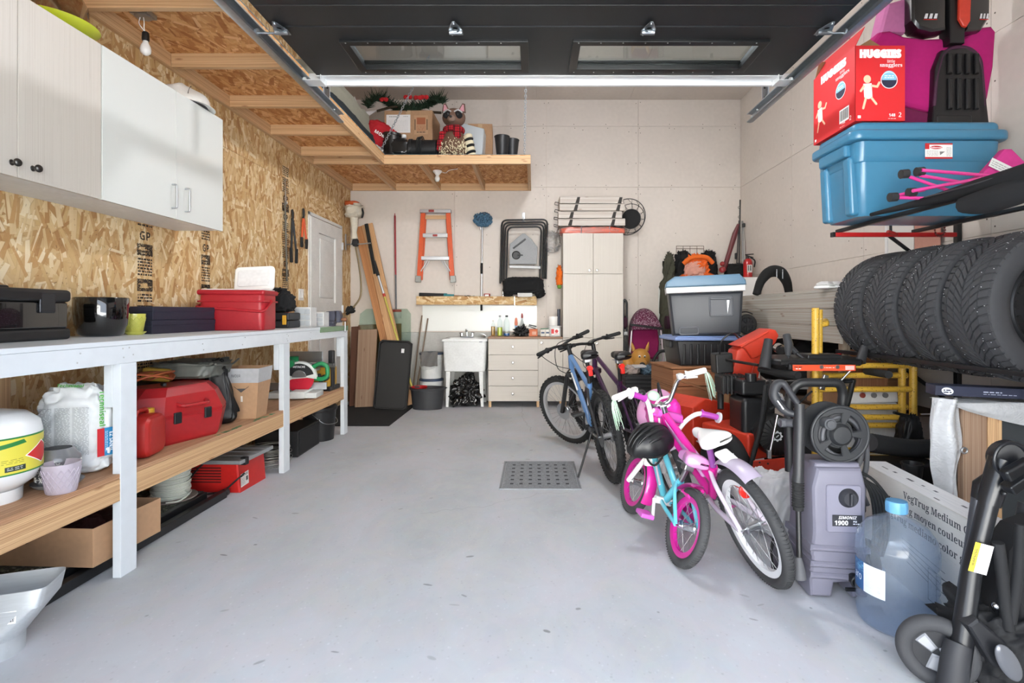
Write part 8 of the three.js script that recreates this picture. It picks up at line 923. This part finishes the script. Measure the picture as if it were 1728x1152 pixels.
const t0 = tire(-2.31, 'studded winter tire with a black steel rim, first from the car seat end'); 
dup(t0, [2.185, 1.178, -2.602], undefined, 'winter tire second from the one showing its rim'); dup(t0, [2.185, 1.178, -2.894], undefined, 'winter tire third from the one showing its rim'); dup(t0, [2.185, 1.178, -3.186], undefined, 'winter tire next to the plank bin');
t0.userData.label = 'winter tire showing its black steel rim';
{ let k = 0.4; for (const o of scene.children) if (o.name.startsWith('winter_tyre')) { o.rotation.set(PI / 2, k, 0, 'XYZ'); k += 1.1; } }
{ const t = thing('blue_tote', 'large blue plastic storage tote on the upper rack', 'storage tote', [2.165, 1.688, -3.12]), bm = M('#3f7ea0', 0.32, 0, { map: tSoft, clearcoat: 0.25 });
  const R = [[0, 0.355, 0.165, 0.05], [0.02, 0.365, 0.175, 0.05], [0.29, 0.383, 0.198, 0.05], [0.295, 0.388, 0.203, 0.05], [0.335, 0.394, 0.21, 0.05], [0.40, 0.398, 0.213, 0.05], [0.405, 0.38, 0.2, 0.05], [0.1, 0.36, 0.18, 0.05]], rg = R.map(([y, a, b, c]) => rrect(2 * a, 2 * b, c, 5).map(([u, v]) => [u, y, v])), n = rg[0].length;
  part('tub', [uvm(toCreasedNormals(param((u, v) => rg[Math.round(v * (R.length - 1))][Math.round(u * n) % n], n, R.length - 1), 0.7)), ext(rrect(0.71, 0.33, 0.05), 0.006, [0, 0.004, 0], [PI / 2, 0, 0], 0.002)], bm, t); part('corner_pad', [box(0.06, 0.33, 0.07, [-0.375, 0.17, 0.12], [0, 0, 0.05], 0.02), box(0.06, 0.33, 0.07, [-0.375, 0.17, -0.12], [0, 0, 0.05], 0.02)], bm, t); part('handle_lip', [box(0.05, 0.07, 0.28, [-0.40, 0.37, 0], null, 0.015)], bm, t);
  part('lid', [ext(rrect(0.87, 0.475, 0.06), 0.055, [0, 0.432, 0], [PI / 2, 0, 0], 0.016), ext(rrect(0.80, 0.42, 0.05), 0.07, [0, 0.475, 0], [PI / 2, 0, 0], 0.025)], bm, t);
  decal('maker_label', 0.15, 0.085, 256, 146, (x) => { x.fillStyle = '#ecebe9'; x.fillRect(0, 0, 256, 146); x.fillStyle = '#c1272d'; x.fillRect(0, 0, 256, 14); x.fillRect(0, 130, 256, 16); x.fillRect(0, 0, 40, 56); x.beginPath(); x.ellipse(104, 40, 56, 16, 0, 0, 7); x.fill(); txt(x, 'Rubbermaid', 104, 40, 20, '#fff', 'bold', 'center', 'sans-serif', 100); lines(x, 14, 70, 110, 5, 11, '#9a9894', 3); x.fillStyle = '#777'; x.beginPath(); x.moveTo(136, 78); x.lineTo(186, 78); x.lineTo(140, 112); x.fill(); lines(x, 200, 40, 44, 8, 11, '#aaa7a2', 4); }, t, [0.045, 0.345, 0.2122]); }
{ const t = thing('diaper_box', 'red diaper carton on the blue tote', 'carton', [1.895, 2.2, -3.13]), w = 0.27, h = 0.41, d = 0.43, rd = M('#d2232a', 0.5);
  part('carton', [box(w, 0.004, d, [0, 0.004, 0], null, 0), box(0.004, h, d, [w / 2 - 0.002, h / 2, 0], null, 0.001), box(w, h, 0.004, [0, h / 2, -d / 2], null, 0.001), box(0.004, h, d, [-w / 2 + 0.002, h / 2, 0], null, 0.001), box(w, h, 0.004, [0, h / 2, d / 2 - 0.002], null, 0.001)], rd, t);
  part('inside_flap', box(w * 0.98, 0.11, 0.004, [0, h + 0.04, -d / 2 + 0.03], [0.5, 0, 0], 0.001), cardD, t, 'brown inner flap'); part('side_flap', box(0.004, 0.12, d * 0.98, [-w / 2 + 0.028, h + 0.052, 0], [0, 0, -0.45], 0.001), rd, t); part('gable_flap', ext([[-0.13, 0], [0.13, 0], [0.02, 0.1]], 0.004, [0.0, h, d / 2 - 0.09], [-0.3, 0, 0], 0.001), cardD, t);
  const art = (x, w_, h_) => { x.fillStyle = '#d6262c'; x.fillRect(0, 0, w_, h_); x.save(); x.lineWidth = 10; x.strokeStyle = '#fff'; x.font = 'bold 64px sans-serif'; x.textAlign = 'center'; x.strokeText('HUGGIES', w_ / 2, 74, w_ * 0.84); txt(x, 'HUGGIES', w_ / 2, 52, 64, '#fff', 'bold', 'center', 'sans-serif', w_ * 0.84); x.restore(); txt(x, 'little', w_ * 0.72, 100, 24, '#fff', '', 'center', 'serif'); txt(x, 'snugglers', w_ * 0.72, 124, 30, '#fff', 'bold', 'center', 'serif');
    x.fillStyle = '#2a2c44'; x.beginPath(); x.arc(w_ * 0.68, 222, 48, 0, 7); x.fill(); x.fillStyle = '#86c3e6'; x.beginPath(); x.arc(w_ * 0.68, 206, 46, PI, 0); x.fill(); x.fillStyle = '#86c3e6'; x.fillRect(w_ * 0.68 - 46, 204, 92, 16); x.strokeStyle = '#e6eef4'; x.lineWidth = 5; x.beginPath(); x.arc(w_ * 0.68, 220, 52, 0, 7); x.stroke(); lines(x, w_ * 0.68 - 30, 190, 60, 2, 12, '#fff', 5);
    x.fillStyle = '#f2c6a6'; x.beginPath(); x.ellipse(76, 214, 24, 26, 0, 0, 7); x.fill(); x.fillStyle = '#f4f2ef'; x.beginPath(); x.moveTo(50, 244); x.lineTo(104, 240); x.lineTo(110, 330); x.quadraticCurveTo(80, 352, 56, 330); x.fill(); x.strokeStyle = '#f2c6a6'; x.lineCap = 'round'; x.lineWidth = 15; x.beginPath(); x.moveTo(104, 256); x.lineTo(140, 262); x.lineTo(154, 236); x.moveTo(54, 260); x.lineTo(34, 290); x.moveTo(66, 338); x.lineTo(50, 400); x.moveTo(104, 334); x.lineTo(134, 372); x.stroke(); txt(x, '148', w_ * 0.74, h_ - 36, 26, '#fff', 'bold', 'center'); txt(x, '2', w_ * 0.9, h_ - 38, 40, '#fff', '', 'center'); x.fillStyle = '#fff'; x.fillRect(14, h_ - 34, 20, 18); lines(x, w_ * 0.66, h_ - 16, 50, 1, 8, '#f5d8d4', 4); };
  decal('front_print', w, h, 320, 480, (x) => art(x, 320, 480), t, [0, h / 2, d / 2 + 0.0008]); decal('side_print', d, h, 460, 480, (x) => { art(x, 460, 480); barcode(x, 300, 352, 100, 90); }, t, [-w / 2 - 0.0008, h / 2, 0], [0, -PI / 2, 0]); }
{ const Z = 2.97, t = thing('child_booster', 'magenta and black child car seat on the blue tote', 'car seat', [X(1605, Z), 2.2, -Z - 0.06]), mg = cloth('#b3146f'), O = (pts) => outl(pts, Z, 1605, 197).reverse();
  part('back_pad', ext(O([[1483, 50], [1497, 30], [1515, 28], [1540, 38], [1575, 42], [1640, 40], [1670, 22], [1690, 20], [1698, 30], [1694, 90], [1684, 145], [1678, 160], [1660, 168], [1580, 168], [1540, 158], [1524, 152], [1510, 100]]), 0.14, [0, 0, -0.06], null, 0.035), mg, t); part('hip_pad', ext(O([[1524, 155], [1575, 168], [1662, 168], [1680, 156], [1682, 196], [1524, 196]]), 0.16, [0, 0, -0.07], null, 0.03), cloth('#6a1244'), t);
  const bk = M('#141416', 0.35); part('back_shell', ext(O([[1592, 70], [1632, 66], [1652, 78], [1664, 110], [1668, 160], [1672, 196], [1574, 196], [1578, 160], [1580, 100]]), 0.05, [0, 0, 0.03], null, 0.012), bk, t); for (const x of [1602, 1617, 1632, 1647]) part('shell_rib', [ext(O([[x - 3.5, 78], [x + 3.5, 78], [x + 3.5, 112], [x - 3.5, 112]]), 0.03, [0, 0, 0.058], null, 0.005), ext(O([[x - 3.5, 120], [x + 3.5, 120], [x + 3.5, 172], [x - 3.5, 172]]), 0.03, [0, 0, 0.058], null, 0.005)], bk, t); part('shell_rim', pipe(O([[1580, 165], [1584, 110], [1594, 76], [1612, 64], [1640, 66], [1658, 84], [1664, 165]]).map(([a, b]) => [a, b, 0.045]), 0.011, 0.04), M('#3a1430', 0.6), t);
  part('head_wing', ext(O([[1540, -30], [1600, -30], [1600, 36], [1575, 40], [1552, 34], [1540, 20]]), 0.12, [0, 0, 0.0], null, 0.03), blackG, t); part('head_wing', ext(O([[1630, -30], [1675, -30], [1674, 14], [1660, 36], [1630, 40]]), 0.12, [0, 0, 0.0], null, 0.03), blackG, t); part('spine', ext(O([[1601, -30], [1629, -30], [1628, 60], [1603, 60]]), 0.09, [0, 0, 0.02], null, 0.01), bk, t); part('belt_guide', ext(O([[1614, -30], [1634, -30], [1632, 26], [1626, 36], [1620, 34], [1613, 22]]), 0.02, [0, 0, 0.075], null, 0.004), plast('#d8402c', 0.4), t, 'red belt guide');
  part('head_pad', ext(O([[1497, 35], [1510, -20], [1545, -30], [1545, 30], [1520, 30]]), 0.12, [0, 0, -0.06], null, 0.035), cloth('#c877a8'), t, 'pale pink head pad'); for (const [px, pw] of [[1570, 0.09], [1660, 0.06]]) decal('logo', pw, 0.045, 128, 64, (x) => { x.clearRect(0, 0, 128, 64); x.fillStyle = '#d9d9dc'; for (const q of [10, 48, 86]) { x.beginPath(); x.moveTo(q, 50); x.lineTo(q + 14, 10); x.lineTo(q + 34, 10); x.lineTo(q + 26, 50); x.fill(); } x.fillStyle = '#c22'; x.fillRect(6, 54, 110, 6); }, t, [X(px, Z) - X(1605, Z), 0.6, 0.062], null, { alpha: 1 }); part('base_bar', box(0.2, 0.05, 0.1, [0.02, 0.03, 0.01], null, 0.01), bk, t); }
{ const t = thing('pink_chair', 'folded pink childs camp chair lying on the rack', 'folding chair', at(1600, 320, 2.62)), q = loc(t), A = (a, b, Z = 2.62) => q(at(a, b, Z)), pk = gloss('#d8398f');
  for (const [a, b, c, d, z] of [[1520, 293, 1625, 330, 2.64], [1555, 287, 1668, 296, 2.6], [1553, 296, 1650, 312, 2.62], [1540, 322, 1660, 300, 2.58], [1505, 333, 1620, 336, 2.62], [1512, 330, 1560, 320, 2.66]]) part('leg_tube', rod(A(a, b, z), A(c, d, z), 0.0085), pk, t); for (const [a, b] of [[1526, 294], [1552, 290], [1538, 325], [1507, 333]]) part('foot_cap', [sweep([A(a - 6, b, 2.62), A(a + 6, b - 1, 2.62)], 0.022, 16)], M('#2b2c2e', 0.35), t);
  part('seat_cloth', [ext(outl([[1625, 305], [1650, 296], [1690, 252], [1702, 252], [1722, 272], [1730, 280], [1700, 300], [1660, 316]], 2.6, 1675, 285).reverse(), 0.06, A(1675, 285, 2.66), null, 0.02)], cloth('#d03a8c'), t); decal('care_label', 0.11, 0.045, 128, 52, (x) => { x.fillStyle = '#dcdcda'; x.fillRect(0, 0, 128, 52); lines(x, 10, 14, 100, 3, 12, '#777', 3); }, t, A(1688, 281, 2.615).toArray(), [0, 0, -0.45]); part('lower_cloth', [rod(A(1635, 352, 2.6), A(1626, 340, 2.6), 0.014)], cloth('#c93a88'), t); }
{ const t = thing('black_carry_bag', 'long black padded bag lying on the upper rack', 'bag', [1.98, 1.70, -2.05]), q = loc(t), A = (a, b, Z) => q(at(a, b, Z)); part('bag', [sweep(curve([A(1470, 362, 2.95), A(1560, 340, 2.6), A(1640, 318, 2.3), A(1700, 300, 2.12), A(1790, 270, 1.9)], 30), (u) => 0.010 + 0.024 * Math.min(1, u * 1.8), 12)], cloth('#16171a'), t); part('pocket', [sweep(curve([A(1625, 346, 2.32), A(1660, 340, 2.22), A(1720, 322, 2.08), A(1790, 300, 1.95)], 18), (u) => 0.035 + 0.02 * Math.sin(u * 3), 10)], cloth('#1a1b1e'), t); part('piping', tube([A(1560, 333, 2.56), A(1640, 312, 2.26), A(1728, 284, 2.02)], 0.004), M('#3a3b3f', 0.5), t); }
{ const t = thing('hanging_clamp', 'red and black clamp hanging from the upper rack arm', 'clamp', at(1503, 392, 3.36)); part('stem', rod([0, 0, 0], [0, 0.05, 0], 0.008), blackP, t); part('handle', box(0.07, 0.022, 0.03, [0.01, -0.005, 0], [0, 0, -0.35], 0.009), plast('#a82a26'), t); }
{ const t = thing('bead_ring', 'small beaded ring hanging from the upper rack', 'beads', at(1586, 388, 3.36)); part('beads', [...Array.from({ length: 16 }, (_, i) => { const a = i / 16 * 2 * PI; return sph(0.006, [Math.cos(a) * 0.032, Math.sin(a) * 0.04, 0], null, null, 8); })], M('#7d3a38', 0.5), t).userData.kind = 'stuff'; part('string', tor(0.032, 0.002, null, null, 24, 5), blackP, t); }
{ const t = thing('pinned_sheet', 'white panel with a pinkish sheet on the right wall', 'panel', [XR - 0.012, 1.62, -3.95]); part('panel', box(0.01, 0.5, 0.28, [0, 0, 0.02], null, 0.002), M('#dcdbd6', 0.5), t); part('frame', [box(0.018, 0.5, 0.03, [-0.002, 0, -0.13], null, 0.003)], white, t); part('sheet', box(0.006, 0.4, 0.24, [-0.012, -0.02, 0.3], null, 0.002), plast('#c48f7f', 0.6), t); }
// ---------- black stroller at the front right ----------
{ const t = thing('black_stroller', 'folded black stroller with grey wheels at the front', 'stroller', [1.45, 0, -1.6]), q = loc(t), A = (a, b, Z = 1.62) => q(at(a, b, Z)), fb = M('#16171a', 0.8, 0, { map: tMott, sheen: 0.3 }), tb = M('#1b1c1f', 0.3);
  const w = new THREE.Group(); w.name = 'wheel'; t.add(w); const wc = q([1.245, 0.108, -1.645]), wr = [0, -0.55, 0]; part('tire', put(merge([tor(0.084, 0.024, null, null, 44, 12)]), wc, wr), M('#3f4043', 0.75, 0, { map: tMott }), w); part('rim', put(merge([cyl(0.062, 0.018, null, [PI / 2, 0, 0]), tor(0.06, 0.01, null, null, 36, 8)]), wc, wr), M('#26272a', 0.6), w); part('spoke', put(merge([0, 1, 2].map((i) => ext([[0.008, -0.012], [0.058, -0.02], [0.058, 0.02], [0.008, 0.012]], 0.028, null, [0, 0, i * 2 * PI / 3 + 0.35], 0.005))), wc, wr), M('#a9abb0', 0.4, 0.3), w, 'pale grey wheel spoke');
  part('front_leg', sweep([A(1612, 1160, 1.58), A(1622, 1090, 1.6), A(1640, 960), A(1668, 850), A(1690, 782)], [0.03, 0.030, 0.026, 0.026, 0.026], 16), tb, t); part('leg_boot', sweep([A(1605, 1175, 1.58), A(1612, 1110, 1.59), A(1617, 1085, 1.6)], [0.04, 0.036, 0.034], 16), M('#2c2d31', 0.6), t); part('side_tube', [sweep([A(1625, 1010, 1.72), A(1640, 920, 1.72), A(1652, 835, 1.72)], 0.02, 14)], M('#5c5e63', 0.35, 0.5), t); part('tube_cap', [sweep([A(1652, 840, 1.72), A(1655, 818, 1.72), A(1668, 808, 1.7)], [0.022, 0.023, 0.02], 14)], tb, t); part('hinge', [cyl(0.055, 0.05, A(1706, 775, 1.62), [PI / 2, 0, 0.3]), sweep([A(1668, 850), A(1684, 800), A(1692, 775)], [0.03, 0.034, 0.036], 16), tor(0.05, 0.006, A(1706, 775, 1.59)), sph(0.008, A(1695, 832, 1.58))], tb, t); part('latch', [box(0.09, 0.07, 0.03, A(1722, 800, 1.55), [0, 0, 0.5], 0.008), box(0.07, 0.03, 0.04, A(1716, 815, 1.54), [0, 0, 0.6], 0.006)], M('#111214', 0.35), t);
  decal('warning_label', 0.052, 0.088, 96, 150, (x) => { x.fillStyle = '#e8e8e8'; x.fillRect(0, 0, 96, 150); x.fillStyle = '#dcc33a'; x.fillRect(0, 0, 30, 150); x.save(); x.translate(15, 75); x.rotate(-PI / 2); txt(x, 'WARNING', 0, 0, 18, '#333', 'bold', 'center'); x.restore(); }, t, A(1655, 942, 1.58).toArray(), [0, -0.1, -0.24]);
  part('rear_tube', [sweep([A(1728, 880, 1.75), A(1712, 930, 1.74), A(1700, 990, 1.72)], 0.022, 12), sweep([A(1735, 850, 1.75), A(1728, 885, 1.75)], 0.027, 12)], M('#3a3c40', 0.35, 0.4), t);
  const cx = 1700, cy = 1000; part('seat_cloth', ext(outl([[1680, 915], [1706, 880], [1740, 868], [1800, 860], [1800, 1180], [1720, 1110], [1660, 1060], [1650, 1035], [1656, 1000], [1678, 955]], 1.62, cx, cy).reverse(), 0.12, A(cx, cy, 1.68), null, 0.035), fb, t); part('seat_fold', [sweep(curve([A(1684, 915, 1.58), A(1690, 960, 1.58), A(1694, 1000, 1.58), A(1702, 1062, 1.57)], 16), 0.016, 10), sweep(curve([A(1722, 885, 1.58), A(1718, 960, 1.57), A(1706, 1050, 1.57)], 16), 0.014, 10)], fb, t); part('snap', [sph(0.010, A(1680, 1022, 1.585)), sph(0.008, A(1717, 916, 1.58))], chrome, t);
  part('crotch_panel', ext(outl([[1622, 1048], [1640, 1036], [1690, 1078], [1740, 1100], [1800, 1130], [1800, 1200], [1700, 1160], [1660, 1110]], 1.56, cx, 1100).reverse(), 0.05, A(cx, 1100, 1.58), null, 0.015), M('#1b1c20', 0.6), t); part('badge', put(sph(1, null, [0.028, 0.06, 0.012]), A(1702, 1118, 1.52), [0, 0, 0.55]), M('#6d6f75', 0.25, 0.4), t, 'oval grey badge'); part('basket_cloth', blob(0.3, 0.24, 0.25, { e: 0.7, amp: 0.05, s: 6, p: A(1690, 1180, 1.66).setY(0.01).toArray() }), fb, t); }

renderer.render(scene, camera);
